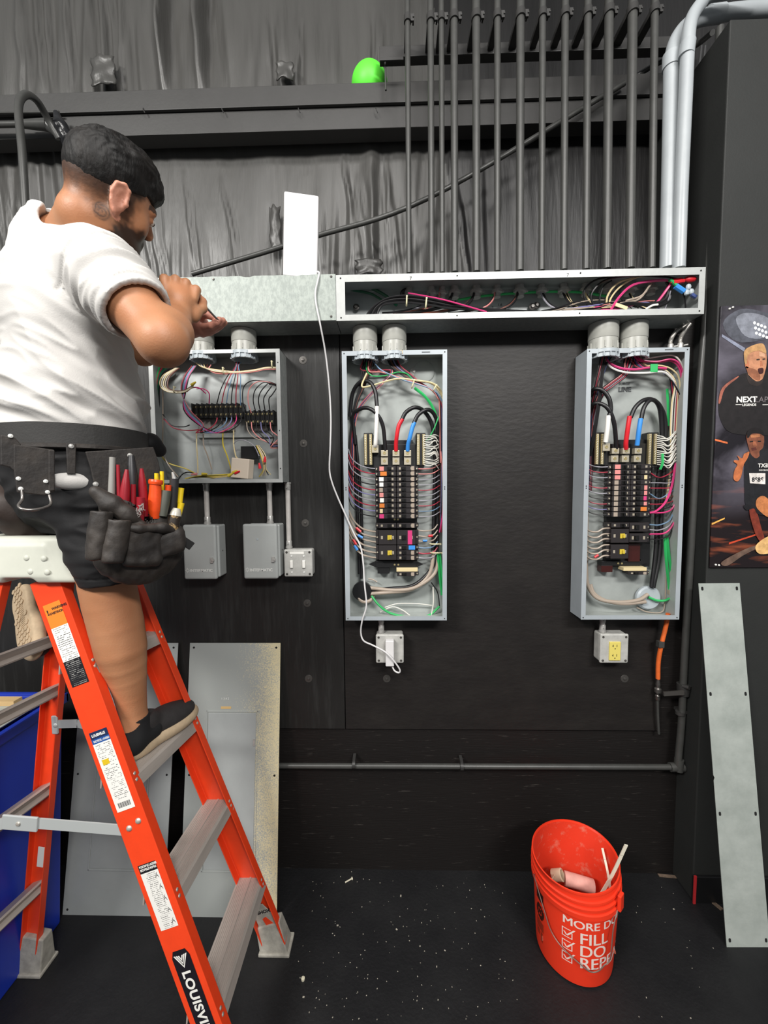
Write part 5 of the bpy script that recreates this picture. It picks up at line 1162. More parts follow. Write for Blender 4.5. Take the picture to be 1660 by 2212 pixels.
# shoe plate above the far foot
c = on(LT_f, LB_f, .11); m = MB(); m.prism([(-.036, -.06), (.036, -.05), (.036, .03), (.010, .09), (-.016, .09), (-.036, .05)], c + nf * .012, wf, -df, nf * .003); shp = m.build('foot_plate', m_foot, ladder, bevel=.003)
m = MB(); m.text('SHOX', c + nf * .0156 + wf * -.020 - df * .052, wf, -df, .018, bold=.0008); m.build('foot_plate_lettering', m_dk, shp)
m = MB(); m.prism([(-.018, -.055), (.032, -.045), (.030, -.012), (.004, .036), (-.010, .030), (-.004, -.010), (-.018, -.022)], c + nf * .0152, wf, -df, nf * .001); m.build('foot_plate_window', m_fib, shp)
# moulded top cap
F = Field((-1.30, 1.00, 1.42), (-.80, 1.40, 1.68), .004)
cc = V((-1.03, 1.18, 1.545))
F.rbox((-1.03, 1.185, 1.545), (.165, .135, .055), r=.02, k=0)
def capwarp(f, p):
    # tapered: wider at the bottom, skirts over the rails
    x, y, z = p[..., 0], p[..., 1], p[..., 2]
    s_ = (z - 1.545) / .055
    half = .155 - .022 * s_ + np.where(x > -1.03, .01, .01)
    d1 = np.abs(x + 1.03) - half
    d2 = np.abs(y - 1.185) - (.128 - .006 * s_)
    d3 = z - 1.606; d4 = 1.478 - z + np.clip(.05 - np.abs(x + 1.03), 0, .04) * 1.1
    q = np.stack([d1, d2, d3, d4], -1) + .014
    d = np.linalg.norm(np.maximum(q, 0), axis=-1) + np.minimum(q.max(-1), 0) - .014
    # raised front moulding
    e1 = np.abs(x + 1.045) - (.10 - .012 * s_); e3 = np.abs(z - 1.54) - .048; e2 = np.abs(y - 1.185) - (.133 - .006 * s_)
    q = np.stack([e1, e2, e3], -1) + .010
    e = np.linalg.norm(np.maximum(q, 0), axis=-1) + np.minimum(q.max(-1), 0) - .010
    k = .008; h_ = np.maximum(k - np.abs(d - e), 0) / k; d = np.minimum(d, e) - h_ * h_ * k * .25
    # tray in the top
    t1 = np.abs(x + 1.03) - .105; t2 = np.abs(y - 1.185) - .085; t3 = 1.596 - z
    t = np.maximum(np.maximum(t1, t2), t3); return np.maximum(d, -t).astype(np.float32)
F.apply(capwarp)
capo = F.build('top_cap', m_capp, ladder, relax=1)
for (x_, z_) in [(-1.002, 1.549), (-.954, 1.547), (-.990, 1.512), (-.944, 1.510)]:
    m = MB(); m.lathe([(0, .004), (.005, .0035), (.0078, .0015), (.0085, 0)], (x_, 1.052 + (z_ - 1.545) * .1, z_), 16, (0, -1, 0)); m.build('cap_rivet', m_capp, capo)
m = MB(); m.box((-1.06, 1.26, 1.600), (-.965, 1.31, 1.625)); m.build('cap_clip', m_capp, capo, bevel=.006)

# ================================================================ bucket
m_bk = mat('orange_bucket_plastic', 'ee3a1e', .4, var=.05, vscale=5, bump=.04, bscale=160)
m_bkt = mat('dusty_bucket_inside', 'e23c22', .55, col2='d98a74', vscale=22, thr=(.55, .75))
bc = V((.665, 1.41, 0))
bucket = thing('bucket', 'orange plastic bucket with white lettering on the floor', 'bucket', bc)
def brim(h): t = max(0, (h - .22) / .15); return t * t
def bpt(r, h, a):
    t = brim(h); x = math.cos(a); y = math.sin(a)
    return V((bc.x + r * x * (1 + .04 * t) + .032 * t * y, bc.y + r * y * (1 - .04 * t), h - .016 * t * x + .004 * t * y))
prof = [(.0, .001), (.120, .001), (.130, .008), (.1315, .02), (.1445, .270), (.1475, .272), (.1530, .276), (.1535, .292), (.1485, .294), (.1485, .306), (.1545, .309), (.1550, .316), (.1490, .318), (.1490, .330), (.1550, .333), (.1550, .340), (.1495, .342), (.1495, .360), (.1530, .364), (.1530, .371), (.1490, .372),
        (.1470, .366)]
inner = [(.1470, .366), (.1430, .27), (.1290, .02), (.0, .012)]
def blathe(prof, n=72):
    vs = []; 
    for r, h in prof:
        for k in range(n): vs.append(bpt(r, h, 2 * math.pi * k / n))
    fs = [(i * n + k, i * n + (k + 1) % n, (i + 1) * n + (k + 1) % n, (i + 1) * n + k) for i in range(len(prof) - 1) for k in range(n)]
    return vs, fs
m = MB(); vs, fs = blathe(prof); m.add(vs, fs, True, 0); vs, fs = blathe(inner); m.add(vs, fs, True, 1)
m.build('body', [m_bk, m_bkt], bucket, sharp=35)
face = math.atan2(-bc.y, -bc.x)
def bsurf(s_, h, off=.0006):
    "s: arc length to the right (as seen), h: height"
    r = .1315 + (h - .02) * .052 + off; a = face + s_ / r; t = brim(.27) * (h - .02) / .25; x = math.cos(a); y = math.sin(a)
    return V((bc.x + r * x * (1 + .04 * t) + .032 * t * y, bc.y + r * y * (1 - .04 * t), h - .016 * t * x * 0))
m = MB(); s0 = -.034
def btext(t, s_, h, size, **k):
    for o_ in (0, .0009, .0018): m.text(t, (0, 0, 0), (1, 0, 0), (0, 0, 1), size, bold=0, fn=lambda x, y: bsurf(s_ + x + o_, h + y + o_ * .4, .0006 + o_ * .1), cut=.006, **k)
btext('MORE DOING', s0, .230, .042, sx=1.08)
btext('FILL', s0 + .054, .174, .060); btext('DO', s0 + .054, .127, .060); btext('REPEAT', s0 + .054, .080, .060)
for h in (.178, .131, .084):
    for (x0, y0, x1, y1) in [(0, 0, .034, .003), (0, .031, .028, .034), (0, 0, .003, .034), (.031, 0, .034, .024)]:
        n_ = 5
        for k in range(n_):
            xa, xb = x0 + (x1 - x0) * k / n_, x0 + (x1 - x0) * (k + 1) / n_
            m.add([bsurf(s0 + xa, h + y0), bsurf(s0 + xb, h + y0), bsurf(s0 + xb, h + y1), bsurf(s0 + xa, h + y1)], [(0, 1, 2, 3)])
    for (p_, q_) in [((.007, .020), (.016, .008)), ((.016, .008), (.040, .038))]:
        n_ = 5
        for k in range(n_):
            a_ = V((p_[0], p_[1], 0)).lerp(V((q_[0], q_[1], 0)), k / n_); b_ = V((p_[0], p_[1], 0)).lerp(V((q_[0], q_[1], 0)), (k + 1) / n_)
            w_ = .0032 if q_[0] > .03 else .0028
            m.add([bsurf(s0 + a_.x - w_, h + a_.y), bsurf(s0 + a_.x + w_, h + a_.y), bsurf(s0 + b_.x + w_, h + b_.y), bsurf(s0 + b_.x - w_, h + b_.y)], [(0, 1, 2, 3)])
m.build('printed_lettering', mat('bucket_white_print', 'eedbd2', .5), bucket)
# dark printed panel round to the left
def bpatch(m, sa, sb, ha, hb, off=.0006, sk=0.0):
    n_ = 6
    for k in range(n_):
        a_, b_ = sa + (sb - sa) * k / n_, sa + (sb - sa) * (k + 1) / n_
        m.add([bsurf(a_, ha, off), bsurf(b_, ha, off), bsurf(b_, hb, off), bsurf(a_, hb, off)], [(0, 1, 2, 3)])
m_bkd = mat('bucket_dark_print', '3a1208', .5); m_bkm = mat('bucket_shaded_print', '9b2c15', .5)
m = MB(); bpatch(m, -.150, -.108, .215, .255)
rr = random.Random(5)
for k in range(16):
    a = k * math.pi / 8; c_ = (-.128, .172)
    p_, q_ = (c_[0] + .022 * math.cos(a), c_[1] + .028 * math.sin(a)), (c_[0] + .014 * math.cos(a + .5), c_[1] + .018 * math.sin(a + .5))
    bpatch(m, min(p_[0], q_[0]) - .002, max(p_[0], q_[0]) + .002, min(p_[1], q_[1]) - .002, max(p_[1], q_[1]) + .002)
bpatch(m, -.136, -.120, .164, .182)
m.build('printed_emblem', m_bkd, bucket)
m = MB(); bpatch(m, -.150, -.108, .100, .135); bpatch(m, -.150, -.130, .070, .094); bpatch(m, -.124, -.112, .055, .094); m.build('printed_panel', m_bkm, bucket)
# handle
def rimw(a, dz=0): return bpt(.156, .30 + dz, a)
ha, hb = face - 1.02, face + 1.15
A_, B__ = rimw(ha), rimw(hb)
pts = [A_]
for (s_, h, o_) in [(-.098, .215, .010), (-.070, .168, .012), (-.03, .140, .013), (.03, .108, .014), (.060, .092, .016), (.085, .100, .018), (.105, .120, .020), (.125, .135, .022), (.133, .18, .020), (.142, .24, .014)]:
    pts.append(bsurf(s_, h, o_))
pts.append(B__)
m = MB(); m.tube(pts, .0019, 8, 5); m.build('wire_handle', mat('handle_wire', 'a89a90', .35, .8), bucket)
m = MB(); 
for q_, a_ in ((B__, hb),): m.obox(q_ + V((math.cos(a_), math.sin(a_), 0)) * .006 + V((0, 0, .02)), V((-math.sin(a_), math.cos(a_), 0)) * .014, V((math.cos(a_), math.sin(a_), 0)) * .006, (0, 0, .028))
m.build('handle_ear', m_bk, bucket, bevel=.003)
# things in the bucket
def bflat(px, py, Y): return P(px, py, Y)
m_pl = mat('off_white_plastic', 'e9e3cf', .5)
for i, (p_, q_, w_, lb) in enumerate([((1310, 1908, 1.36), (1353, 1826, 1.33), .011, 'long off-white plastic strip sticking out of the orange bucket'), ((1311, 1905, 1.40), (1302, 1833, 1.45), .008, 'short off-white plastic strip leaning inside the orange bucket')]):
    a, b = P(*p_), P(*q_); a = a + (a - b).normalized() * .10; m = MB()
    mid = (a + b) / 2 + V((.006 if i == 0 else .010, 0, 0)); q = smooth_path([a, mid, b], 6)
    for k in range(len(q) - 1): m.bar(q[k], q[k + 1] + (q[k + 1] - q[k]) * .1, w_, .003, (0, -1, .3))
    o = m.build('plastic_strip', m_pl); tag(o, lb, 'plastic strip')
m = MB(); q = P(1254, 1903, 1.44); m.tube([q + V((-.055, .01, .0)), q + V((-.01, .0, -.004)), q + V((.045, -.01, -.012))], .024, 16, 4); o = m.build('foam_roll', mat('dusty_pink_foam', 'd9a094', .8, var=.1, vscale=30)); tag(o, 'dusty pale foam piece lying in the orange bucket', 'foam piece')
m = MB(); q = P(1205, 1890, 1.46); m.lathe([(.016, -.02), (.020, -.018), (.021, .018), (.016, .02), (.015, -.018)], q, 18, (.75, -.45, .5)); m.tube([q + V((-.02, -.02, .02)), q + V((-.03, -.02, .0)), q + V((-.02, -.02, -.01))], .003, 8, 3); o = m.build('tape_roll', mat('cream_tape', 'cdb89c', .6)); tag(o, 'small cream roll lying at the left inside the orange bucket', 'tape roll')
m = MB(); vs = []
for k in range(40): vs.append(V((bc.x + .136 * math.cos(k * math.pi / 20), bc.y + .136 * math.sin(k * math.pi / 20), .150)))
rr = random.Random(3)
for k in range(150):
    a = rr.uniform(0, 6.28); r_ = rr.uniform(0, .12) ; m.obox((bc.x + r_ * math.cos(a), bc.y + r_ * math.sin(a), rr.uniform(.02, .19)), (rr.uniform(.006, .02), rr.uniform(-.01, .01), rr.uniform(-.01, .01)), (rr.uniform(-.01, .01), .012, .004), (0, 0, rr.uniform(.003, .010)))
o = m.build('rubble', mat('reddish_rubble', '9b4a38', .9, var=.3, vscale=60)); tag(o, 'loose scraps filling the bottom of the orange bucket', 'rubble', kind='stuff')

# ================================================================ leaning cover plates
def leaning(pb0, pb1, top_z, Yt, name, label, cat, m_, th=.0022, dxt=0.0):
    "sheet standing on floor points pb0, pb1 and leaning back to y = Yt at top_z"
    root = thing(name, label, cat, (pb0 + pb1) / 2)
    u = (pb1 - pb0); wdt = u.length; u.normalize()
    top = V((pb0.x + dxt, Yt, top_z)); up = (top - pb0); 
    up = up - u * up.dot(u) + u * dxt; Lh = up.length; up.normalize(); n = u.cross(up).normalized()
    if n.y > 0: n = -n
    return root, u, up, n, wdt, Lh
m_door = mat('grey_cover_enamel', '9b9f9e', .42, .0, var=.04, vscale=9)
def overspray_mat():
    m = mat('grey_cover_enamel_oversprayed', '9a9e9b', .45, .0)
    nt = m.node_tree; b = nt.nodes['Principled BSDF']; tc = [n for n in nt.nodes if n.type == 'TEX_COORD'][0]
    sep = nt.nodes.new('ShaderNodeSeparateXYZ'); nt.links.new(tc.outputs['Object'], sep.inputs[0])
    mr = nt.nodes.new('ShaderNodeMapRange'); mr.inputs[1].default_value = -.02; mr.inputs[2].default_value = .20; mr.inputs[3].default_value = -.12; mr.inputs[4].default_value = .34
    nt.links.new(sep.outputs[0], mr.inputs[0])
    n1 = nt.nodes.new('ShaderNodeTexNoise'); n1.inputs['Scale'].default_value = 220; n1.inputs['Detail'].default_value = 3; nt.links.new(tc.outputs['Object'], n1.inputs['Vector'])
    n2 = nt.nodes.new('ShaderNodeTexNoise'); n2.inputs['Scale'].default_value = 7; nt.links.new(tc.outputs['Object'], n2.inputs['Vector'])
    ad = nt.nodes.new('ShaderNodeMath'); ad.operation = 'ADD'; nt.links.new(n1.outputs['Fac'], ad.inputs[0]); nt.links.new(mr.outputs[0], ad.inputs[1])
    mu = nt.nodes.new('ShaderNodeMath'); mu.operation = 'MULTIPLY_ADD'; nt.links.new(n2.outputs['Fac'], mu.inputs[0]); mu.inputs[1].default_value = .3; nt.links.new(ad.outputs[0], mu.inputs[2])
    r = nt.nodes.new('ShaderNodeValToRGB'); r.color_ramp.elements[0].position = .70; r.color_ramp.elements[1].position = .98
    r.color_ramp.elements[0].color = (*lin('9a9e9b'), 1); r.color_ramp.elements[1].color = (*lin('cfc4a0'), 1)
    nt.links.new(mu.outputs[0], r.inputs[0]); nt.links.new(r.outputs[0], b.inputs['Base Color'])
    return m
def cover(pb0, pb1, top_z, label, mtl, door, dxt=0):
    rt, u, up, n, w_, L = leaning(pb0, pb1, top_z, 1.678, 'panel_cover', label, 'panel cover', mtl, dxt=dxt)
    m = MB(); m.prism([(0, 0), (w_, 0), (w_, L), (0, L)], pb0, u, up, -n * .003); m.build('sheet', mtl, rt)
    for fx in (.045, .955):
        for fy in (.018, .5, .982):
            m = MB(); m.lathe([(0, .0006), (.0045, .0006), (.0045, 0)], pb0 + u * (w_ * fx) + up * (L * fy), 12, n); m.build('screw_hole', m_hole, rt)
    dx0, dx1, dy0, dy1 = [a * b for a, b in zip(door, (w_, w_, L, L))]
    m = MB(); 
    for (a0, b0, a1, b1) in [(dx0, dy0, dx0 + .006, dy1), (dx1 - .006, dy0, dx1, dy1), (dx0, dy0, dx1, dy0 + .006), (dx0, dy1 - .006, dx1, dy1)]:
        m.prism([(a0, b0), (a1, b0), (a1, b1), (a0, b1)], pb0, u, up, n * .003)
    m.build('door_frame', mtl, rt, bevel=.001)
    m = MB(); m.prism([(dx0 + .009, dy0 + .009), (dx1 - .009, dy0 + .009), (dx1 - .009, dy1 - .009), (dx0 + .009, dy1 - .009)], pb0, u, up, n * .0022); dr = m.build('door', m_door, rt, bevel=.0015)
    m = MB(); c = pb0 + u * (dx1 - .014) + up * (dy0 + (dy1 - dy0) * .80); m.obox(c + n * .003, u * .004, n * .003, up * .013); m.build('latch', m_zinc, dr)
    c0 = pb0 + u * (w_ * .42) + up * (dy1 + .012) + n * .0006; m = MB(); m.obox(c0, u * .022, n * .0005, up * .005); m.build('label_strip', mat('tan_label', 'c9a870', .6) if 'tan_label' not in MATS else MATS['tan_label'], rt)
    m = MB(); c0 = pb0 + u * (w_ * .44) + up * (dy1 + .045); m.text('1 3 4 2', c0 - u * .03 + n * .0006, u, up, .012); m.build('scratched_mark', mat_emb, rt)
    return rt
pb0 = PZ(388, 1980, 0); pb1 = PZ(600, 1977, 0); pb1.y = pb0.y
tz = P(500, 1389, 1.678).z
cover(pb0, pb1, tz, 'grey panel cover with tan overspray down its right edge, leaning on the wall', overspray_mat(), (.21, .77, .155, .74), dxt=-.012)
pb0 = PZ(135, 1976, 0); pb1 = PZ(357, 1974, 0); pb1.y = pb0.y
cover(pb0, pb1, P(300, 1389, 1.678).z, 'plain grey panel cover behind the ladder rails, left one of two against the wall', m_door, (.22, .78, .155, .74), dxt=-.0)
# galvanised strip leaning on the partition
pb0 = PZ(1571, 2046, 0); pb1 = PZ(1672, 2046, 0); tp = P(1515, 1262, 1.568)
rt, u, up, n, w_, L = leaning(pb0, pb1, tp.z, 1.580, 'wireway_cover', 'long narrow galvanised cover leaning on the partition under the poster', 'metal cover', m_galv)
w_ = P(1605, 1258, 1.57).x - tp.x
upv = V((tp.x, 1.580, tp.z)) - pb0; L = upv.length; up = upv.normalized(); n = u.cross(up).normalized(); n = -n if n.y > 0 else n
m_strip = mat('dull_galvanised_cover', 'b2b8b2', .5, .1, col2='989f99', vscale=7, thr=(.35, .7), bump=.06, bscale=120)
m = MB(); m.prism([(0, 0), (w_, 0), (w_, L), (.0, L), (0, L * .46), (.004, L * .452), (0, L * .444)], pb0, u, up, -n * .002); sh = m.build('sheet', m_strip, rt)
for fy in (.018, .355, .685, .985):
    for fx in (.08, .92):
        m = MB(); c = pb0 + u * (w_ * fx) + up * (L * fy); pts = [(math.cos(k * math.pi / 8) * .0045, math.sin(k * math.pi / 8) * .0045 + (.003 if math.sin(k * math.pi / 8) > 0 else -.003)) for k in range(16)]
        m.prism(pts, c, u, up, n * .0005); m.build('slot_hole', m_hole, rt)

# ================================================================ blue bin at lower left with plate and stick
m_blue = mat('blue_bin_plastic', '1c36a8', .38, var=.05, vscale=5)
zr = P(60, 1530, 1.40).z
A0 = PZ(133, 1990, 0); 
fx = A0.x
def hexbin():
    rt = thing('storage_bin', 'large blue plastic bin behind the ladder at the lower left', 'bin', (fx - .30, 1.22, 0))
    m = MB()
    b = [(fx - .62, .95), (fx + .0, .95), (fx + .0, 1.46), (fx - .62, 1.46)]; t = [(fx - .68, .90), (fx + .03, .90), (fx + .03, 1.50), (fx - .68, 1.50)]
    bi = [(fx - .60, .97), (fx - .02, .97), (fx - .02, 1.44), (fx - .60, 1.44)]; ti = [(fx - .665, .915), (fx + .015, .915), (fx + .015, 1.485), (fx - .665, 1.485)]
    vs = [(x, y, 0) for x, y in b] + [(x, y, zr) for x, y in t] + [(x, y, zr) for x, y in ti] + [(x, y, .02) for x, y in bi]
    fs = [(3, 2, 1, 0)] + [(i, (i + 1) % 4, 4 + (i + 1) % 4, 4 + i) for i in range(4)] + [(4 + i, 4 + (i + 1) % 4, 8 + (i + 1) % 4, 8 + i) for i in range(4)] + [(8 + i, 8 + (i + 1) % 4, 12 + (i + 1) % 4, 12 + i) for i in range(4)] + [(12, 13, 14, 15)]
    m.add(vs, fs); m.build('body', m_blue, rt, bevel=.012, seg=3)
    m = MB()
    for (a, b_) in [((fx - .70, .885), (fx + .045, .905)), ((fx - .70, 1.495), (fx + .045, 1.515)), ((fx + .025, .885), (fx + .045, 1.515)), ((fx - .70, .885), (fx - .68, 1.515))]: m.box((*a, zr - .035), (*b_, zr + .004))
    m.build('rim', m_blue, rt, bevel=.006)
    return rt
hexbin()
m = MB(); m.box((fx - .60, .93, zr + .0045), (fx + .01, 1.44, zr + .0075)); o = m.build('metal_plate', m_strip); tag(o, 'grey sheet metal plate lying across the top of the blue bin', 'metal plate')
m = MB(); m.box((fx - .55, 1.40, zr + .008), (fx - .07, 1.435, zr + .026)); o = m.build('wood_strip', mat('bare_pine', 'cfae7c', .6, var=.1, vscale=8, stretch=(.2, 2, 2))); tag(o, 'short pale wood strip lying on the plate over the blue bin', 'wood strip')

# ================================================================ poster on the partition
PX = 1.583
pa, pb = P(1562, 659, PX - .012), P(1536, 1227, PX - .012)
x0 = (pa.x + pb.x) / 2; z1 = pa.z; z0 = pb.z; wp = (z1 - z0) * .48
poster = thing('poster', 'tall dark sports poster on the charcoal partition, cut by the right picture edge', 'poster', (x0 + wp / 2, PX, z0))
def poster_mat():
    m = mat('printed_poster_ground', '1f1a20', .38)
    nt = m.node_tree; b = nt.nodes['Principled BSDF']; tc = [n for n in nt.nodes if n.type == 'TEX_COORD'][0]
    n1 = nt.nodes.new('ShaderNodeTexNoise'); n1.inputs['Scale'].default_value = 5.5; n1.inputs['Detail'].default_value = 7; n1.inputs['Distortion'].default_value = .4
    nt.links.new(tc.outputs['Object'], n1.inputs['Vector'])
    r = nt.nodes.new('ShaderNodeValToRGB'); e = r.color_ramp.elements; e[0].position = .42; e[1].position = .78
    e[0].color = (*lin('17131a'), 1); e[1].color = (*lin('77727f'), 1); nt.links.new(n1.outputs['Fac'], r.inputs[0])
    sp = nt.nodes.new('ShaderNodeSeparateXYZ'); nt.links.new(tc.outputs['Object'], sp.inputs[0])
    n2 = nt.nodes.new('ShaderNodeTexNoise'); n2.inputs['Scale'].default_value = 14; n2.inputs['Detail'].default_value = 8
    mp = nt.nodes.new('ShaderNodeMapping'); mp.inputs['Rotation'].default_value = (0, R_(35), 0); mp.inputs['Scale'].default_value = (.35, 1, 2.4); nt.links.new(tc.outputs['Object'], mp.inputs[0]); nt.links.new(mp.outputs[0], n2.inputs['Vector'])
    r2 = nt.nodes.new('ShaderNodeValToRGB'); e = r2.color_ramp.elements; e[0].position = .52; e[1].position = .80; e[0].color = (*lin('170d10'), 1); e[1].color = (*lin('b05a38'), 1); nt.links.new(n2.outputs['Fac'], r2.inputs[0])
    mr = nt.nodes.new('ShaderNodeMapRange'); mr.inputs[1].default_value = .18 * (z1 - z0); mr.inputs[2].default_value = .36 * (z1 - z0); nt.links.new(sp.outputs[2], mr.inputs[0])
    mx = nt.nodes.new('ShaderNodeMix'); mx.data_type = 'RGBA'; nt.links.new(mr.outputs[0], mx.inputs[0]); nt.links.new(r2.outputs[0], mx.inputs[6]); nt.links.new(r.outputs[0], mx.inputs[7])
    nt.links.new(mx.outputs[2], b.inputs['Base Color']); return m
m = MB(); m.box((x0, PX - .006, z0), (x0 + wp, PX - .0005, z1)); m.build('sheet', poster_mat(), poster, loc=None, bevel=.001)
def ps(px, py): q = P(px, py, PX - .006); return ((q.x - x0), (q.z - z0))
def pshape(pts, col, name, lvl=1, rough=.45, smth=True):
    n_ = len(pts); q = [V((p[0], p[1], 0)) for p in pts]
    if n_ > 4 and smth:
        o = []
        for i in range(n_):
            p0, p1, p2, p3 = q[i - 1], q[i], q[(i + 1) % n_], q[(i + 2) % n_]
            for k in range(4):
                t = k / 4; o.append(.5 * ((2 * p1) + (-p0 + p2) * t + (2 * p0 - 5 * p1 + 4 * p2 - p3) * t * t + (-p0 + 3 * p1 - 3 * p2 + p3) * t ** 3))
        q = o
    m = MB(); poly = [ps(p.x, p.y) for p in q]; m.prism(poly, (x0, PX - .006 - .0004 * lvl, z0), (1, 0, 0), (0, 0, 1), (0, -.0003, 0))
    k = 'print_' + col; mt = MATS.get(k) or mat(k, col, rough, var=.28, vscale=38); return m.build(name, mt, poster)
pshape([(1562, 700), (1600, 668), (1656, 676), (1700, 700), (1700, 720), (1600, 740)], '4d4f58', 'printed_glow', 1)
pshape([(1590, 690), (1612, 676), (1650, 682), (1668, 700), (1650, 730), (1610, 726)], '7d808a', 'printed_glow', 2)
for k in range(12):
    cx_, cy_ = 1630 + (k % 4) * 7.5 + (k // 4) * 2, 698 + (k // 4) * 11 + (k % 4) * 3
    pshape([(cx_ + 3.2 * math.cos(a * math.pi / 4), cy_ + 3.4 * math.sin(a * math.pi / 4)) for a in range(8)], 'f2f2f4', 'printed_floodlight', 4)
pshape([(1560, 722), (1610, 752), (1608, 760), (1560, 728)], '83889a', 'printed_beam', 2)
# shouting man
pshape([(1552, 868), (1560, 838), (1590, 815), (1612, 806), (1650, 806), (1700, 806), (1700, 935), (1650, 940), (1580, 935), (1556, 905)], '1b1718', 'printed_jersey', 3)
pshape([(1608, 770), (1614, 755), (1630, 746), (1648, 748), (1655, 762), (1656, 785), (1652, 805), (1646, 820), (1634, 824), (1625, 818), (1618, 812), (1612, 795)], 'b88060', 'printed_face', 4)
pshape([(1634, 800), (1642, 812), (1640, 822), (1628, 818), (1616, 806), (1611, 792), (1618, 794)], '8f5a40', 'printed_stubble', 5)
pshape([(1640, 760), (1652, 764), (1653, 772), (1640, 770)], 'd0a080', 'printed_brow_light', 5)
pshape([(1607, 773), (1608, 758), (1622, 748), (1645, 742), (1653, 752), (1654, 764), (1640, 758), (1622, 762), (1614, 772), (1613, 785), (1609, 786)], 'b58a5c', 'printed_hair', 6)
pshape([(1611, 778), (1616, 780), (1618, 792), (1613, 796), (1609, 788)], 'b5704f', 'printed_ear', 5)
pshape([(1637, 798), (1644, 795), (1649, 797), (1648, 806), (1640, 808)], '3a1514', 'printed_mouth', 5)
pshape([(1634, 776), (1641, 775), (1641, 778), (1634, 779)], '3a2a22', 'printed_eye', 5); pshape([(1647, 775), (1653, 774), (1653, 777), (1647, 778)], '3a2a22', 'printed_eye', 5)
pshape([(1642, 780), (1646, 780), (1648, 791), (1642, 792)], 'a86a4c', 'printed_nose', 5)
pshape([(1612, 806), (1622, 815), (1634, 824), (1646, 820), (1650, 812), (1646, 828), (1634, 834), (1618, 828)], '2c2422', 'printed_collar', 4)
pshape([(1552, 868), (1560, 838), (1590, 815), (1594, 816), (1566, 840), (1556, 870)], '9a5a4a', 'printed_rim_light', 5)
m = MB(); u_ = V((1, 0, 0)); q = P(1591, 869, PX - .0085); m.text('NEXT', q, u_, (0, 0, 1), .030, bold=.0010); q = P(1604, 877, PX - .0085); m.text('LEGENDS', q, u_, (0, 0, 1), .0125, bold=.0004)
a, b = P(1590, 872, PX - .0085), P(1603, 874, PX - .0085); m.box((a.x, a.y, b.z - .001), (b.x, a.y - .0003, b.z + .001)); a, b = P(1648, 874, PX - .0085), P(1680, 874, PX - .0085); m.box((a.x, a.y, b.z - .001), (b.x, a.y - .0003, b.z + .001))
m.build('printed_lettering', m_dw, poster)
m = MB(); q = P(1631, 869, PX - .0085); m.text('LAP', q, u_, (0, 0, 1), .030, bold=.0002); m.build('printed_lettering', mat('print_dim_grey', '6d6668', .5), poster)
# running athlete
pshape([(1609, 985), (1620, 975), (1640, 968), (1665, 972), (1690, 985), (1690, 1085), (1650, 1098), (1614, 1094), (1608, 1060)], '1c1c20', 'printed_vest', 6)
pshape([(1612, 946), (1616, 934), (1632, 928), (1646, 932), (1650, 946), (1648, 966), (1640, 975), (1640, 985), (1632, 990), (1622, 982), (1617, 968)], '7a4834', 'printed_face', 7)
pshape([(1620, 940), (1640, 938), (1642, 944), (1622, 946)], 'a86c48', 'printed_brow_light', 8)
pshape([(1626, 954), (1632, 954), (1634, 963), (1625, 963)], '9a5c40', 'printed_nose', 9)
pshape([(1613, 944), (1615, 931), (1632, 924), (1646, 930), (1650, 942), (1640, 937), (1624, 937), (1616, 946)], '140f10', 'printed_hair', 8)
pshape([(1622, 968), (1632, 966), (1634, 972), (1624, 974)], '5a2c24', 'printed_mouth', 8); pshape([(1619, 953), (1626, 952), (1626, 955), (1619, 956)], '1c1210', 'printed_eye', 8); pshape([(1636, 952), (1643, 952), (1643, 955), (1636, 955)], '1c1210', 'printed_eye', 8)
pshape([(1608, 980), (1618, 976), (1614, 990), (1606, 1004), (1600, 1030), (1592, 1040), (1584, 1034), (1586, 1016), (1592, 1004), (1585, 998), (1586, 994), (1596, 994), (1592, 984), (1602, 990), (1606, 982)], 'b8693f', 'printed_arm', 8)
pshape([(1608, 1090), (1650, 1092), (1690, 1088), (1690, 1110), (1640, 1112), (1628, 1098), (1612, 1102)], '17161a', 'printed_shorts', 9)
pshape([(1618, 1102), (1632, 1100), (1644, 1140), (1652, 1168), (1644, 1172), (1630, 1150)], '7a3020', 'printed_leg', 7)
pshape([(1634, 1078), (1646, 1071), (1658, 1078), (1664, 1092), (1690, 1090), (1690, 1120), (1660, 1118), (1640, 1104), (1632, 1092)], 'c07848', 'printed_leg', 10)
pshape([(1632, 1178), (1655, 1160), (1690, 1150), (1690, 1186), (1655, 1196), (1636, 1194)], 'e8b878', 'printed_shoe', 9)
pshape([(1558, 1214), (1600, 1190), (1632, 1178), (1634, 1184), (1604, 1200), (1570, 1222)], '6a5448', 'printed_log', 8)
pshape([(1545, 948), (1572, 955), (1572, 959), (1545, 952)], 'd06a3c', 'printed_spark', 2); pshape([(1538, 1130), (1566, 1118), (1566, 1121), (1538, 1134)], 'e0a850', 'printed_spark', 2); pshape([(1575, 1172), (1638, 1152), (1638, 1155), (1575, 1176)], 'c04428', 'printed_spark', 2)
pshape([(1617, 1022), (1652, 1022), (1652, 1046), (1619, 1044)], 'ddd6d0', 'printed_bib', 10)
m = MB(); q = P(1650, 1040, PX - .0108); m.text('3838', q, (-1, 0, 0), (0, 0, 1), .022, bold=.0008)
m.build('printed_lettering', m_dk, poster)
m = MB(); q = P(1668, 1009, PX - .0108); m.text('NEXT', q, (-1, 0, 0), (0, 0, 1), .020, bold=.0006); q = P(1662, 1017, PX - .0108); m.text('LEGENDS', q, (-1, 0, 0), (0, 0, 1), .009); m.build('printed_lettering', m_dw, poster)
for (px, py) in [(1577, 667), (1584, 664), (1547, 1220), (1554, 1221)]:
    m = MB(); m.ball(P(px, py, PX - .008), .004, 8); m.build('pin', m_dw, poster)
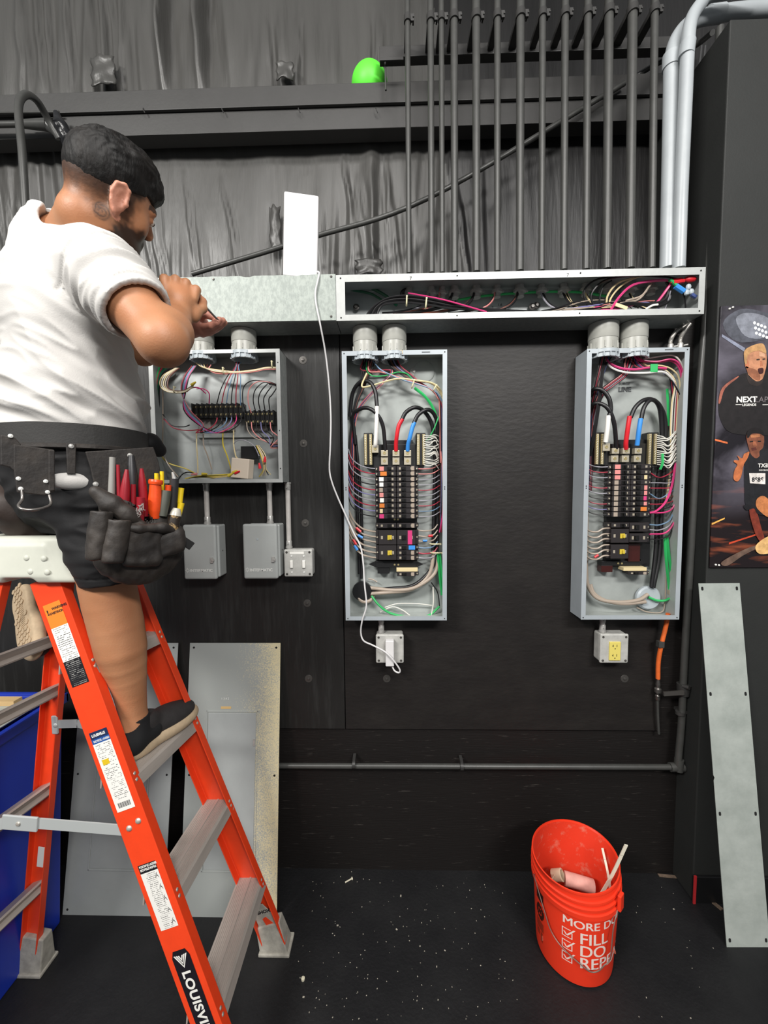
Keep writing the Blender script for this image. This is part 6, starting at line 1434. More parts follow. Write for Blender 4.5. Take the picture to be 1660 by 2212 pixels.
# ================================================================ the electrician
def skin_mat():
    m = mat('skin', 'a8694a', .5, sss=.08, bump=.12, bscale=220)
    nt = m.node_tree; b = nt.nodes['Principled BSDF']; tc = [n for n in nt.nodes if n.type == 'TEX_COORD'][0]
    n1 = nt.nodes.new('ShaderNodeTexNoise'); n1.inputs['Scale'].default_value = 9; nt.links.new(tc.outputs['Object'], n1.inputs['Vector'])
    r = nt.nodes.new('ShaderNodeValToRGB'); e = r.color_ramp.elements; e[0].position = .35; e[1].position = .7
    e[0].color = (*lin('ab7350'), 1); e[1].color = (*lin('b98460'), 1); nt.links.new(n1.outputs['Fac'], r.inputs[0])
    cur = r.outputs[0]
    for at, colr in (('pink', 'c98878'), ('hairness', '1d1614'), ('ink', '3d332e')):
        a = nt.nodes.new('ShaderNodeAttribute'); a.attribute_name = at
        mx = nt.nodes.new('ShaderNodeMix'); mx.data_type = 'RGBA'; nt.links.new(a.outputs['Fac'], mx.inputs[0]); nt.links.new(cur, mx.inputs[6]); mx.inputs[7].default_value = (*lin(colr), 1); cur = mx.outputs[2]
    nt.links.new(cur, b.inputs['Base Color']); return m
m_skin = skin_mat()
m_hair = mat('black_hair', '0c0a09', .6, spec=.3, col2='1a1512', vscale=40, thr=(.4, .8), bump=1.0, bscale=70, stretch=(1, 1, .3))
m_shirt = mat('white_cotton', 'c9c6c2', .85, bump=.12, bscale=320)
m_shorts = mat('black_shorts_fabric', '0e0d0f', .8, bump=.1, bscale=200)
m_sock = mat('black_sock', '141416', .9)
m_shoe = mat('dark_grey_shoe_fabric', '2d2a2a', .8, var=.15, vscale=30, bump=.2, bscale=250)
m_sole = mat('dusty_tan_sole', 'b7a184', .75, var=.14, vscale=24)
person = thing('person', 'man in white T-shirt, black shorts and tool belt, straddling the orange ladder with a screwdriver', 'person', (-.85, 1.12, .94))
AZ = R_(50); Fv = V((math.cos(AZ), math.sin(AZ), 0)); Rv = V((math.sin(AZ), -math.cos(AZ), 0)); Uv = V((0, 0, 1))
TR = rotm(Fv, Uv)        # columns: side, forward, up
# joints
pelvis = V((-.925, 1.14, 1.74)); waist = V((-.925, 1.135, 1.88)); chest = V((-.905, 1.12, 2.18)); neckb = V((-.895, 1.115, 2.43))
shR = V((-.725, 1.015, 2.285)); elR = P(352, 738, .95); wrR = P(386, 682, 1.13)
shL = V((-1.0, 1.235, 2.29)); elL = V((-.87, 1.40, 2.215)); wrL = P(419, 706, 1.32)
hipR, kneR, ankR = V((-.82, 1.09, 1.70)), P(240, 1300, 1.105), P(290, 1560, 1.138)
hipL, kneL, ankL = V((-.99, 1.19, 1.70)), V((-1.01, 1.53, 1.62)), V((-1.12, 1.42, 1.45))
skull = P(236, 414, 1.03)
HAZ = R_(62); hp = R_(10); hroll = R_(24)
Hf = V((math.cos(HAZ) * math.cos(hp), math.sin(HAZ) * math.cos(hp), -math.sin(hp))); Hu = V((math.cos(HAZ) * math.sin(hp), math.sin(HAZ) * math.sin(hp), math.cos(hp))); Hs = Hf.cross(Hu)
Hs, Hu = Hs * math.cos(hroll) - Hu * math.sin(hroll), Hu * math.cos(hroll) + Hs * math.sin(hroll)
HR = np.array([[Hs.x, Hf.x, Hu.x], [Hs.y, Hf.y, Hu.y], [Hs.z, Hf.z, Hu.z]])
def H(s, f, u): return skull + Hs * s + Hf * f + Hu * u
B = Field((-1.30, .84, .93), (-.46, 1.66, 2.74), .0036)
# torso
B.ell(chest, (.165, .115, .21), TR, .05); B.ell(waist + Fv * .02, (.155, .135, .14), TR, .06); B.ell(pelvis, (.165, .12, .13), TR, .06)
B.chain([chest + Uv * .12, neckb - Uv * .04], [.10, .055], .05)
for s_, sh in ((1, shR), (-1, shL)): B.cap(neckb - Uv * .03, sh, .055, .062, .05)
# arms
B.chain([shR, shR.lerp(elR, .5), elR], [.064, .060, .054], .02); B.chain([elR, elR.lerp(wrR, .33), elR.lerp(wrR, .8), wrR], [.052, .053, .033, .030], .025)
B.chain([shL, shL.lerp(elL, .5), elL], [.062, .056, .046], .02); B.chain([elL, elL.lerp(wrL, .35), wrL], [.045, .046, .028], .025)
# legs
B.chain([hipR, hipR.lerp(kneR, .5), P(232, 1262, 1.10)], [.090, .080, .069], .03)
sh_d = (ankR - kneR)
side = V((math.sin(R_(75)), -math.cos(R_(75)), 0)); bk = -V((math.cos(R_(75)), math.sin(R_(75)), 0))
leg = [(232, 1262, 1.10, .070), (240, 1300, 1.105, .070), (252, 1350, 1.11, .069), (262, 1400, 1.115, .066), (268, 1430, 1.12, .059), (275, 1460, 1.125, .051), (282, 1500, 1.13, .042), (288, 1540, 1.135, .037), (290, 1575, 1.138, .037)]
B.chain([P(*q_[:3]) for q_ in leg], [q_[3] for q_ in leg], .001)
B.chain([hipL, hipL.lerp(kneL, .5), kneL], [.092, .08, .062], .03); B.chain([kneL, kneL.lerp(ankL, .35), ankL], [.06, .06, .04], .02)
B.chain([ankR, V((-.785, 1.115, .985)), V((-.755, 1.22, .975)), V((-.74, 1.28, .967))], [.034, .030, .026, .02], .02)
B.chain([ankL, P(56, 1290, 1.41), P(72, 1350, 1.34)], [.036, .028, .018], .02)
# head and neck
B.chain([neckb - Uv * .045 + Fv * .008, H(0, -.022, -.085), H(0, -.016, -.04)], [.070, .061, .056], .012)
B.ell(H(0, -.004, .020), (.078, .095, .098), HR, .02)
B.ell(H(0, .034, -.045), (.062, .064, .078), HR, .03)
B.ell(H(0, .052, -.092), (.046, .044, .034), HR, .025)
for s_ in (-1, 1):
    B.ell(H(s_ * .040, .060, -.038), (.026, .026, .03), HR, .02); B.cap(H(s_ * .062, .0, -.055), H(s_ * .035, .072, -.103), .016, .018, .02)
B.cap(H(-.036, .084, .014), H(.036, .084, .014), .013, .013, .012)
B.cap(H(0, .092, .004), H(0, .110, -.030), .0085, .011, .012); B.ell(H(0, .108, -.036), (.017, .012, .011), HR, .008)
B.cap(H(-.020, .094, -.066), H(.020, .094, -.066), .006, .006, .008); B.cap(H(-.017, .093, -.077), H(.017, .093, -.077), .007, .007, .006)
B.ell(H(0, .090, -.105), (.022, .018, .018), HR, .015)
for s_ in (-1, 1):
    B.ell(H(s_ * .032, .100, -.006), (.016, .010, .010), HR, .008, 'sub'); B.ell(H(s_ * .032, .087, -.006), (.013, .012, .011), HR, .003)
    # ear: rim, bowl and lobe
    e = H(s_ * .080, -.004, -.018); er = rotm(Hf * .93 + Hs * s_ * .36, Hu + Hf * -.18)
    B.ell(e, (.009, .019, .032), er, .006)
    q = lambda a, b, o=.006: e + V((er[0][1], er[1][1], er[2][1])) * a + V((er[0][2], er[1][2], er[2][2])) * b + Hs * s_ * o
    B.ell(q(.002, .003, .012), (.009, .011, .021), er, .003, 'sub')
    B.chain([q(.014, .008), q(.012, .026), q(0, .034), q(-.014, .028), q(-.019, .008), q(-.014, -.014), q(-.003, -.030)], [.0035, .004, .0045, .0045, .0045, .0042, .006], .004)
    B.cap(q(.015, -.004, .006), q(.012, .002, .006), .005, .004, .004)
# right hand: fist round the screwdriver handle
U1 = (P(392, 592, 1.165) - wrR).normalized(); vw = (P(393, 640, 1.17) - V((0, 0, CAM_H))).normalized(); Bk = -(vw - U1 * vw.dot(U1)).normalized(); S1 = U1.cross(Bk).normalized()
if S1.x < 0: S1 = -S1
HK = 1.2
def h1(s, u, b): return wrR + S1 * s * HK + U1 * u * HK + Bk * b * HK
HM = np.array([[S1.x, Bk.x, U1.x], [S1.y, Bk.y, U1.y], [S1.z, Bk.z, U1.z]])
B.cap(wrR, h1(0, .03, 0), .031, .034, .02)
B.ell(h1(.0, .048, 0), (.044, .026, .042), HM, .015); B.rbox(h1(.0, .062, -.006), (.041, .018, .024), HM, .016, .010)
for i in range(4):
    s_ = -.033 + .022 * i; dz = [-.004, .003, .002, -.008][i]; L = [.86, .97, 1, .9][i]
    a = h1(s_, .086 + dz, .004); b = h1(s_ * 1.02, .100 + dz, -.028 * L); c = h1(s_, .078 + dz, -.046 * L); d = h1(s_ * .96, .060 + dz, -.034 * L)
    B.chain([h1(s_ * .9, .050, .006), a], [.0115, .0135], .006); B.chain([a, b, c, d], [.0138, .0125, .0115, .0100], .002)
B.chain([h1(.036, .030, -.012), h1(.050, .050, -.018), h1(.050, .074, -.026), h1(.040, .092, -.036)], [.016, .0135, .012, .0105], .005)
B.ell(h1(.034, .020, -.008), (.016, .018, .024), HM, .012)
# left hand: open, steadying the screw with thumb and fingertips
def h2(px, py, Y): return P(px, py, Y)
B.chain([wrL, h2(428, 703, 1.315)], [.028, .030], .015)
B.ell(h2(434, 702, 1.31), (.036, .020, .034), rotm(P(470, 696, 1.30) - wrL, Uv), .012)
B.chain([h2(424, 690, 1.30), h2(436, 680, 1.285), h2(448, 680, 1.28), h2(460, 686, 1.285)], [.016, .0125, .0115, .0095], .005)
for i, (q1, q2, q3, q4) in enumerate([((442, 706), (456, 704), (468, 697), (474, 690)), ((444, 712), (460, 709), (473, 700), (482, 692)), ((442, 718), (459, 714), (474, 706), (486, 697)), ((438, 722), (454, 719), (468, 712), (479, 705))]):
    Yk = 1.285 + .014 * i; rr_ = [.0108, .011, .0105, .0092][i]
    B.chain([h2(434, 706 + i * 4, Yk + .015), h2(*q1, Yk + .010), h2(*q2, Yk), h2(*q3, Yk - .004), h2(*q4, Yk - .004)], [.0125, rr_ * 1.08, rr_, rr_ * .93, rr_ * .85], .0035)
vsB, fsB = None, None
def hdisp(vs, fs):
    global vsB, fsB
    vsB, fsB = vs, fs; return vs
body = B.build('body', m_skin, person, relax=1, disp=hdisp)
# colour attributes on the skin: cropped hair, beard, tattoo, pinker palms
q = (vsB - np.array(skull)) @ HR; s_, f_, u_ = q[:, 0], q[:, 1], q[:, 2]
nz_ = np.array([noise.noise(V(p) * 90) for p in vsB[::1]]) if len(vsB) < 400000 else np.zeros(len(vsB))
sm = lambda a, b, x: np.clip((x - a) / (b - a), 0, 1) ** 2 * (3 - 2 * np.clip((x - a) / (b - a), 0, 1))
head = (np.linalg.norm(q, axis=1) < .19)
hl = np.where(f_ > .02, -.01 + .6 * np.clip(f_ - .03, 0, .1), -.035 + .35 * np.clip(f_ + .02, -.1, .0) * -1 * -.6)
fade = sm(-.085, -.012, u_ + .0 * f_ - .25 * np.clip(f_, 0, .06) * 6 * (f_ > .055) + .012 * nz_) * sm(.050, .022, f_ + .010 * nz_ - .35 * np.clip(u_, 0, .05))
side_b = sm(-.004, .008, f_ + .008 * nz_) * sm(.045, .02, u_) * sm(.036, .018, f_ + .3 * u_ + .012 * nz_) * (u_ > -.07) * .7    # sideburn
beard = sm(-.034, -.056, u_ + .20 * np.clip(.075 - f_, 0, .1) * 1 - .0 + .010 * nz_) * sm(-.006, .018, f_ + .012 * nz_) * sm(-.16, -.12, u_) * .93
mouth = sm(.020, .014, np.hypot(s_ / 1.0, (u_ + .071) * 1.4)) * (f_ > .085)
brow = (np.abs(u_ - .020 - .0 * s_) < .006) * (np.abs(np.abs(s_) - .032) < .020) * (f_ > .07)
ears = (np.abs(s_) > .076) & (np.abs(f_ + .004) < .03) & (np.abs(u_ + .018) < .045)
hair_a = np.clip(np.maximum.reduce([fade * .88, beard, side_b * .9, brow * .9]) - mouth, 0, 1) * head * (~ears)
me = body.data
def fattr(n, a):
    t = me.attributes.new(n, 'FLOAT', 'POINT'); t.data.foreach_set('value', a.astype(np.float32))
if len(me.vertices) == len(vsB):
    fattr('hairness', hair_a)
    tt = np.array(H(.066, -.022, -.062)); dd = np.linalg.norm(vsB - tt, axis=1)
    swirl = np.sin(dd * 900 + 3 * np.arctan2(q[:, 2] + .065, q[:, 1] + .03)) * .5 + .5
    fattr('ink', np.clip(sm(.022, .015, dd + .004 * nz_) * (.35 + .5 * swirl), 0, 1))
    dl = np.linalg.norm(vsB - np.array(P(440, 700, 1.28)), axis=1)
    fattr('pink', np.clip(sm(.11, .05, dl) * .8 + ears * .55, 0, 1))
# eyes
for s1 in (-1, 1):
    m = MB(); m.ball(H(s1 * .032, .089, -.006), .0115, 16); ey = m.build('eye', mat('eye_white', 'd9d2ca', .25) if s1 < 0 else MATS['eye_white'], person)
    m = MB(); m.lathe([(0, .0005), (.0052, .0003), (.0054, -.001)], H(s1 * .032, .089, -.006) + (Hf - Hu * .25).normalized() * .0115, 14, Hf - Hu * .25); m.build('iris', mat('dark_iris', '1c120d', .2) if s1 < 0 else MATS['dark_iris'], ey)
# hair cap
F = Field(np.array(skull) - .15, np.array(skull) + .16, .0030)
F.ell(H(0, -.003, .030), (.0825, .100, .094), HR, 0)
F.ell(H(0, .040, .090), (.052, .052, .034), HR, .03); F.ell(H(.0, .078, .060), (.054, .032, .026), HR, .02)
def hcut(f, p):
    q = (p - np.array(skull, np.float32)) @ HR.astype(np.float32); s_, f_, u_ = q[..., 0], q[..., 1], q[..., 2]
    line = np.where(f_ > .045, .026 + .2 * (f_ - .045), np.where(f_ > -.01, .000 + (f_ + .01) * .48, .000 + (f_ + .01) * .25))
    line = line - .010 * np.sin(s_ * 60) * (f_ > .05)
    return np.maximum(f, (line - u_) * .8)
F.apply(hcut)
def hd(vs, fs):
    n = vnormals(vs, fs); q = (vs - np.array(skull)) @ HR
    a = np.array([noise.noise(V((p[0] * 110, p[1] * 28, p[2] * 60))) + .7 * noise.noise(V((p[0] * 50, p[1] * 22 + 4, p[2] * 30))) + .5 * noise.noise(V((p[0] * 230, p[1] * 60, p[2] * 120))) for p in q])
    top = np.clip((q[:, 2] - .02) / .07, .15, 1)
    return vs + n * (a * .0050 * top)[:, None]
F.build('hair', m_hair, person, disp=hd, relax=1)
# T-shirt
S = Field((-1.36, .86, 1.86), (-.50, 1.44, 2.56), .0045)
S.ell(chest + Uv * .0 - Fv * .002, (.188, .146, .225), TR, .05); S.ell(waist + Fv * .012 + Uv * .07, (.190, .172, .20), TR, .08); S.ell(waist + Fv * .004 - Uv * .02, (.176, .158, .12), TR, .05)
S.ell(chest - Fv * .030 + Uv * .08, (.140, .110, .13), TR, .05)
cR = shR.lerp(elR, .61); cL = shL.lerp(elL, .55)
for sh, c in ((shR, cR), (shL, cL)):
    S.cap(neckb - Uv * .035 - Fv * .02, sh, .070, .078, .05); S.chain([sh, sh.lerp(c, .5), c + (c - sh) * .4], [.083, .080, .084], .04)
S.cap(neckb - Uv * .05, neckb - Uv * .0, .10, .086, .03)
adR = (elR - shR).normalized(); adL = (elL - shL).normalized()
def scut(c, ad):
    def fn(f, p):
        d = (p - np.array(c, np.float32)) @ np.array(ad, np.float32); rr_ = np.linalg.norm(p - np.array(c, np.float32), axis=-1)
        pv = p - np.array(c, np.float32); rad = np.linalg.norm(pv - d[..., None] * np.array(ad, np.float32), axis=-1); return np.where((rad < .13) & (d > -.02), np.maximum(f, d), f).astype(np.float32)
    return fn
S.apply(scut(cR, adR)); S.apply(scut(cL, adL))
S.chain([cR - adR * .05, cR + adR * .06], [.068, .070], .0, 'sub'); S.chain([cL - adL * .05, cL + adL * .06], [.062, .064], .0, 'sub')
S.chain([neckb - Uv * .045 + Fv * .008, neckb + (H(0, -.022, -.085) - neckb) * .5, H(0, -.022, -.06)], [.074, .072, .072], .006, 'sub')
colp = neckb + V((0, 0, -.022)) + Fv * .020; cn = (Uv * .80 + Fv * .50 + Rv * .12).normalized()
S.plane(colp + cn * .018, cn, .012)
S.plane(V((0, 0, 1.888)), (0, 0, -1), .01)
fd1 = (Fv * .80 - Uv * .55).normalized(); fd1p = (Fv * .55 + Uv * .80).normalized()
def shd(vs, fs):
    n = vnormals(vs, fs); c0 = np.array(chest)
    p = vs - c0; a = p @ np.array(fd1); b = p @ np.array(fd1p); s = p @ np.array(Rv); z = p[:, 2]
    low = np.clip((.02 - z) / .22, 0, 1); out = np.zeros(len(vs))
    N = noise.noise
    arm = (vs - np.array(shR)) @ np.array(adR); armr = np.linalg.norm(np.cross(vs - np.array(shR), np.array(adR)), axis=1); isarm = (arm > .02) & (armr < .105) & (s > .12)
    for i in range(len(vs)):
        w1_ = N(V((a[i] * 4.2 + 1.5 * b[i], b[i] * 15, s[i] * 4))); w2_ = N(V((a[i] * 9, b[i] * 34 + 7, s[i] * 8)))
        r1 = 1 - abs(w1_) * 2.6; r2 = 1 - abs(w2_) * 2.4
        v = (.0165 * max(r1, -.6) * (.38 + .85 * low[i])) + .0060 * max(r2, -.5) * (.35 + low[i])
        v += .004 * N(V((vs[i][0] * 7, vs[i][1] * 7, vs[i][2] * 5)))
        if isarm[i]: v = .009 * max(1 - abs(N(V((arm[i] * 26, s[i] * 12, vs[i][2] * 9)))) * 3, -.5) + .0035 * N(V((vs[i][0] * 14, 3, vs[i][2] * 22)))
        out[i] = v - .004
    # sleeve seam
    seam = np.exp(-((arm - .012) / .004) ** 2) * (armr < .12) * (s > .08); out -= seam * .005
    hem = np.exp(-((arm - ((elR - shR).length * .61 - .022)) / .0022) ** 2) * isarm; out -= hem * .0022
    edge = np.clip(((elR - shR).length * .61 - arm) / .03, 0, 1); out = np.where(isarm, out * (.25 + .75 * edge), out)
    botm = np.clip((vs[:, 2] - 1.89) / .05, .15, 1); out *= botm
    return vs + n * out[:, None]
shirt = S.build('t_shirt', m_shirt, person, disp=shd, relax=2)
# collar band
cpts = []
q0_ = neckb + Uv * .006; ca = cn.cross(Fv).normalized(); cb = ca.cross(cn).normalized()
for k in range(25):
    a = 2 * math.pi * k / 24; cpts.append(colp + cn * .018 + ca * math.cos(a) * .080 + cb * math.sin(a) * .080)
m = MB(); m.tube(cpts, .0075, 8, 3); co = m.build('collar', m_shirt, shirt)
# shorts
S2 = Field((-1.2, .90, 1.40), (-.66, 1.62, 1.92), .0045)
S2.ell(pelvis + Uv * .02, (.185, .150, .15), TR, .06); S2.ell(waist - Uv * .06, (.178, .155, .09), TR, .05)
hem = V((-.775, 1.095, 1.478))
S2.chain([hipR, hipR.lerp(hem, .6), hem - Uv * .03], [.104, .094, .086], .05)
S2.chain([hipL, hipL.lerp(kneL, .6), hipL.lerp(kneL, .85)], [.105, .095, .09], .05)
S2.plane(V((0, 0, 1.90)), (0, 0, 1), .01)
def s2c(f, p): return np.where(p[..., 1] < 1.30, np.maximum(f, 1.478 - p[..., 2] + .1 * (p[..., 0] + .77)), np.maximum(f, 1.478 - p[..., 2])).astype(np.float32)
S2.apply(s2c); S2.chain([hem + Uv * .03, hem - Uv * .08], [.076, .080], 0, 'sub')
def s2d(vs, fs):
    n = vnormals(vs, fs); o = np.array([.006 * max(1 - abs(noise.noise(V((p[0] * 8, p[1] * 8, p[2] * 26)))) * 3, -.4) + .004 * noise.noise(V((p[0] * 16, p[1] * 16, p[2] * 7))) for p in vs])
    o *= np.clip((vs[:, 2] - 1.495) / .05, .1, 1); o -= .003 * np.exp(-((vs[:, 2] - 1.500) / .002) ** 2); return vs + n * o[:, None]
S2.build('shorts', m_shorts, person, disp=s2d, relax=1)
# sock and shoes
F = Field((-.88, 1.03, .95), (-.66, 1.25, 1.12), .003)
F.chain([ankR + Uv * .03, ankR - Uv * .02, V((-.785, 1.12, .985)), V((-.765, 1.18, .985))], [.0405, .041, .042, .035], .01); F.plane(ankR + Uv * .022, Uv, .002); F.build('sock', m_sock, person, relax=1)
def shoe(heel, toe, up, name_seed, tread=False):
    d = (toe - heel); L = d.length; d.normalize(); up = (up - d * up.dot(d)).normalized(); sd = d.cross(up).normalized()
    Rm = np.array([[sd.x, d.x, up.x], [sd.y, d.y, up.y], [sd.z, d.z, up.z]])
    c = (heel + toe) / 2; pr_ = lambda a, b, e: c + sd * a + d * b + up * e
    lo = np.array(c) - .19; hi = np.array(c) + .19
    root = None
    F = Field(lo, hi, .0032)
    F.ell(pr_(.0, -L * .28, .050), (.040, .056, .052), Rm, .02); F.ell(pr_(.0, L * .0, .050), (.040, .085, .038), Rm, .03); F.ell(pr_(.004, L * .26, .040), (.047, .078, .034), Rm, .03)
    F.ell(pr_(0, -L * .20, .082), (.039, .054, .030), Rm, .02)
    F.ell(pr_(0, -L * .20, .122), (.034, .048, .030), Rm, .006, 'sub')
    F.plane(pr_(0, 0, .016), -up, .002)
    up_o = F.build('shoe', m_shoe, person, relax=1)
    F = Field(lo, hi, .0032)
    F.ell(pr_(0, -L * .30, .016), (.047, .060, .032), Rm, .0); F.ell(pr_(0, 0, .016), (.046, .10, .030), Rm, .03); F.ell(pr_(.004, L * .27, .020), (.056, .088, .032), Rm, .03)
    F.plane(pr_(0, 0, .0), -up, .003); F.plane(pr_(0, 0, .036), up, .003)
    so = F.build('sole', m_sole, up_o, relax=1)
    if tread:
        m = MB(); rr_ = random.Random(2)
        for j in range(15):
            for i in range(5):
                x = (-.036 + .018 * i + (.009 if j % 2 else 0)); y = -L * .47 + j * L * .066
                w_ = .033 - .010 * abs(y) / (L * .5) + (.006 if y > L * .1 else -.004)
                if abs(x) > w_ or (abs(x - .008) < .014 and -.05 < y < .05): continue
                hexp = [(math.cos(k * math.pi / 3 + .3) * .0088, math.sin(k * math.pi / 3 + .3) * .0092) for k in range(6)]
                m.prism(hexp, pr_(x, y, .001), sd, d, -up * .004)
        for k in range(14): m.prism([(-.010, 0), (.012, .003), (.012, .0055), (-.010, .0025)], pr_(.006, -.05 + k * .007, .001), sd, d, -up * .0025)
        m.build('tread', m_sole, so)
    m = MB(); m.tube([pr_(-.020, -L * .02, .076), pr_(0, -L * .0, .082), pr_(.020, -L * .02, .076)], .003, 6, 3); m.tube([pr_(-.022, L * .08, .066), pr_(0, L * .10, .072), pr_(.022, L * .08, .066)], .003, 6, 3); m.build('laces', m_sock, up_o)
shoe(V((-.806, 1.088, .9375)), V((-.728, 1.335, .9375)), V((0, 0, 1)), 1)
shoe(P(36, 1268, 1.36), P(58, 1412, 1.21), V((.40, .85, -.30)), 2, True)

# screwdriver and screw in the hands
a = P(428, 645, 1.222); b = P(467, 687, 1.262); d = (b - a).normalized()
sd_ = thing('screwdriver', 'screwdriver with thin steel shaft held in the man\'s right fist', 'screwdriver', a)
m = MB(); m.cyl(a - d * .01, b, .0033, .0030, 10); m.obox(b, d * .006, S1 * .004, Bk * .001); m.build('shaft', mat('tool_steel', '77706c', .3, .7), sd_)
m = MB(); m.lathe([(0, -.062), (.009, -.060), (.0115, -.05), (.0115, -.04), (.0120, -.02), (.010, -.006), (.006, .004), (.0035, .006)], a, 16, d); m.build('handle', mat('black_rubber_grip', '1f1c1c', .5), sd_)

# ================================================================ tool belt, pouches and tools
m_lea = mat('worn_black_leather', '262220', .6, col2='403933', vscale=14, thr=(.42, .78), bump=.35, bscale=60)
m_web = mat('black_webbing', '2b2a29', .75, var=.12, vscale=10, bump=.2, bscale=180)
belt = thing('tool_belt', 'black padded tool belt with a large leather pouch hanging on the man\'s right hip', 'tool belt', (-.85, 1.08, 1.60))
def ringband(z0, z1, aw, af, off, name, m_, a0=0, a1=360, fsh=.008, th=.008, par=None, tilt=.0, sag=0.0):
    n_ = 64; vs = []; fs = []
    steps = int(n_ * (a1 - a0) / 360)
    for k in range(steps + 1):
        a = R_(a0 + (a1 - a0) * k / steps); c = waist + Fv * fsh
        for (o, z) in ((off, z0), (off + th, z0 + .003), (off + th, z1 - .003), (off, z1)):
            p = c + Rv * math.cos(a) * (aw + o) + Fv * math.sin(a) * (af + o); p.z = z + tilt * math.sin(a) + sag * math.cos(a) * 0; vs.append(p)
    for k in range(steps):
        for j in range(4): fs.append((k * 4 + j, (k + 1) * 4 + j, (k + 1) * 4 + (j + 1) % 4, k * 4 + (j + 1) % 4))
    m = MB(); m.add(vs, [f[::-1] for f in fs], True); m.add(vs[:4], [(0, 1, 2, 3)]); m.add(vs[-4:], [(3, 2, 1, 0)])
    return m.build(name, m_, par or belt, sharp=35)
ringband(1.842, 1.902, .184, .164, .004, 'padded_band', m_web, tilt=.0, th=.014)
ringband(1.836, 1.850, .184, .164, .016, 'belt_strap', m_lea, tilt=0, th=.006)
# glossy black end of the padded band at the front
F = Field(waist + V((.05, .0, -.06)), waist + V((.30, .30, .06)), .0035)
e0 = waist + Fv * .185 + Rv * .045; F.chain([e0 - Fv * .03 + Uv * -.006, e0 + Fv * .004 - Uv * .004, e0 + Fv * .030 - Uv * .022], [.030, .030, .022], .02); F.build('band_end', mat('dull_black_fabric', '0f0e10', .6), belt, relax=1)
A0p = V((-.925, 1.135, 0)) + Rv * .200; QOFF = 0.0
def QP(px, py, off=0.0):
    "point on the vertical plane beside the man's right hip"
    d = cam_rot @ V(((px - 830.0) / FPX, (1106.0 - py) / FPX, -1.0)); o = V((0, 0, CAM_H)); A = A0p + Rv * (off + QOFF)
    t = (A - o).dot(Rv) / d.dot(Rv); return o + d * t
QOFF = 0.0
def qslab(pts, off, th, name, m_, par=None, bevel=.002, bulge=None):
    "leather piece cut to the outline pts, lying on the hip plane"
    m = MB(); A = [QP(x, y, off) for x, y in pts]; c = A[0]
    poly = [((p - c).dot(Fv), (p - c).z) for p in A]
    m.prism(poly, c, Fv, Uv, Rv * th); return m.build(name, m_, par or belt, bevel=bevel)
F = Field(QP(158, 1040, 0) - V((.09, .09, .05)), QP(158, 1040, 0) + V((.09, .09, .05)), .003)
F.ell(QP(166, 1042, -.012), (.020, .046, .019), TR, .0); F.ell(QP(140, 1036, -.012), (.016, .03, .014), TR, .02); F.build('shirt_tail', m_shirt, shirt, relax=1)
# belt loops and hammer holder
for (x0, x1, y0, y1) in [(142, 164, 958, 1024)]: qslab([(x0, y0), (x1, y0), (x1 - 1, y1), (x0 + 2, y1)], .004, .005, 'belt_loop', m_lea)
m = MB(); m.lathe([(0, .004), (.005, .003), (.006, 0)], QP(154, 964, .010), 12, Rv); m.build('rivet', m_zinc, belt)
hh = qslab([(28, 960), (116, 972), (117, 1062), (96, 1070), (36, 1064), (28, 1010)], .002, .009, 'hammer_holder', m_lea)
qslab([(104, 972), (118, 973), (118, 1060), (104, 1062)], .010, .004, 'holder_edge', m_lea, hh)
for (x_, y_) in [(40, 1034), (45, 1056), (99, 1040), (103, 1063), (23, 942)]:
    m = MB(); m.lathe([(0, .004), (.004, .003), (.005, 0)], QP(x_, y_, .012), 12, Rv); m.build('rivet', mat_emb, hh)
m = MB(); m.tube([QP(47, 1058, .014), QP(48, 1078, .020), QP(40, 1092, .036), QP(50, 1100, .050), QP(75, 1101, .054), QP(98, 1096, .045), QP(110, 1088, .030), QP(107, 1070, .014)], .0032, 10, 6); m.build('hammer_ring', mat('dull_steel_ring', '8f8a86', .3, .8), hh)
qslab([(0, 940), (30, 945), (44, 960), (44, 1030), (20, 1010), (0, 1005)], .0, .010, 'holder_edge', m_lea, hh)
# right pouch
QOFF = .026
qslab([(183, 976), (330, 966), (342, 1000), (352, 1060), (350, 1110), (214, 1110), (206, 1060), (194, 1010)], -.006, .007, 'back_panel', m_lea)
def rot_q(ang):
    f = Fv * math.cos(ang) + Uv * math.sin(ang); u = -Fv * math.sin(ang) + Uv * math.cos(ang)
    return np.array([[Rv.x, f.x, u.x], [Rv.y, f.y, u.y], [Rv.z, f.z, u.z]])
def pocket(fn, name, m_=None, seed=1, amp=.004, h=.0034, par=None):
    cs_ = [QP(x_, y_, o_) for x_ in (175, 430) for y_ in (970, 1300) for o_ in (-.04, .15)]
    F = Field([min(c[i] for c in cs_) for i in range(3)], [max(c[i] for c in cs_) for i in range(3)], h)
    fn(F)
    def dsp(vs, fs):
        n = vnormals(vs, fs); o = np.array([amp * noise.noise(V((p[0] * 22 + seed, p[1] * 22, p[2] * 14))) + amp * .6 * noise.noise(V((p[0] * 55 + seed, p[1] * 55, p[2] * 40))) for p in vs]); return vs + n * o[:, None]
    return F.build(name, m_ or m_lea, par or belt, disp=dsp, relax=1)
def f_main(F):
    F.ell(QP(304, 1184, .026), (.050, .108, .100), rot_q(0), .0); F.rbox(QP(295, 1110, .026), (.040, .075, .05), rot_q(-.25), .03, .03)
    F.ell(QP(295, 1130, .034), (.036, .078, .10), rot_q(0), .0, 'sub')
    # slanted mouth
    F.plane(QP(205, 1058, 0), (Fv * .42 + Uv * .9).normalized() * 1.0, .004)
pocket(f_main, 'main_pocket', None, 3, .005)
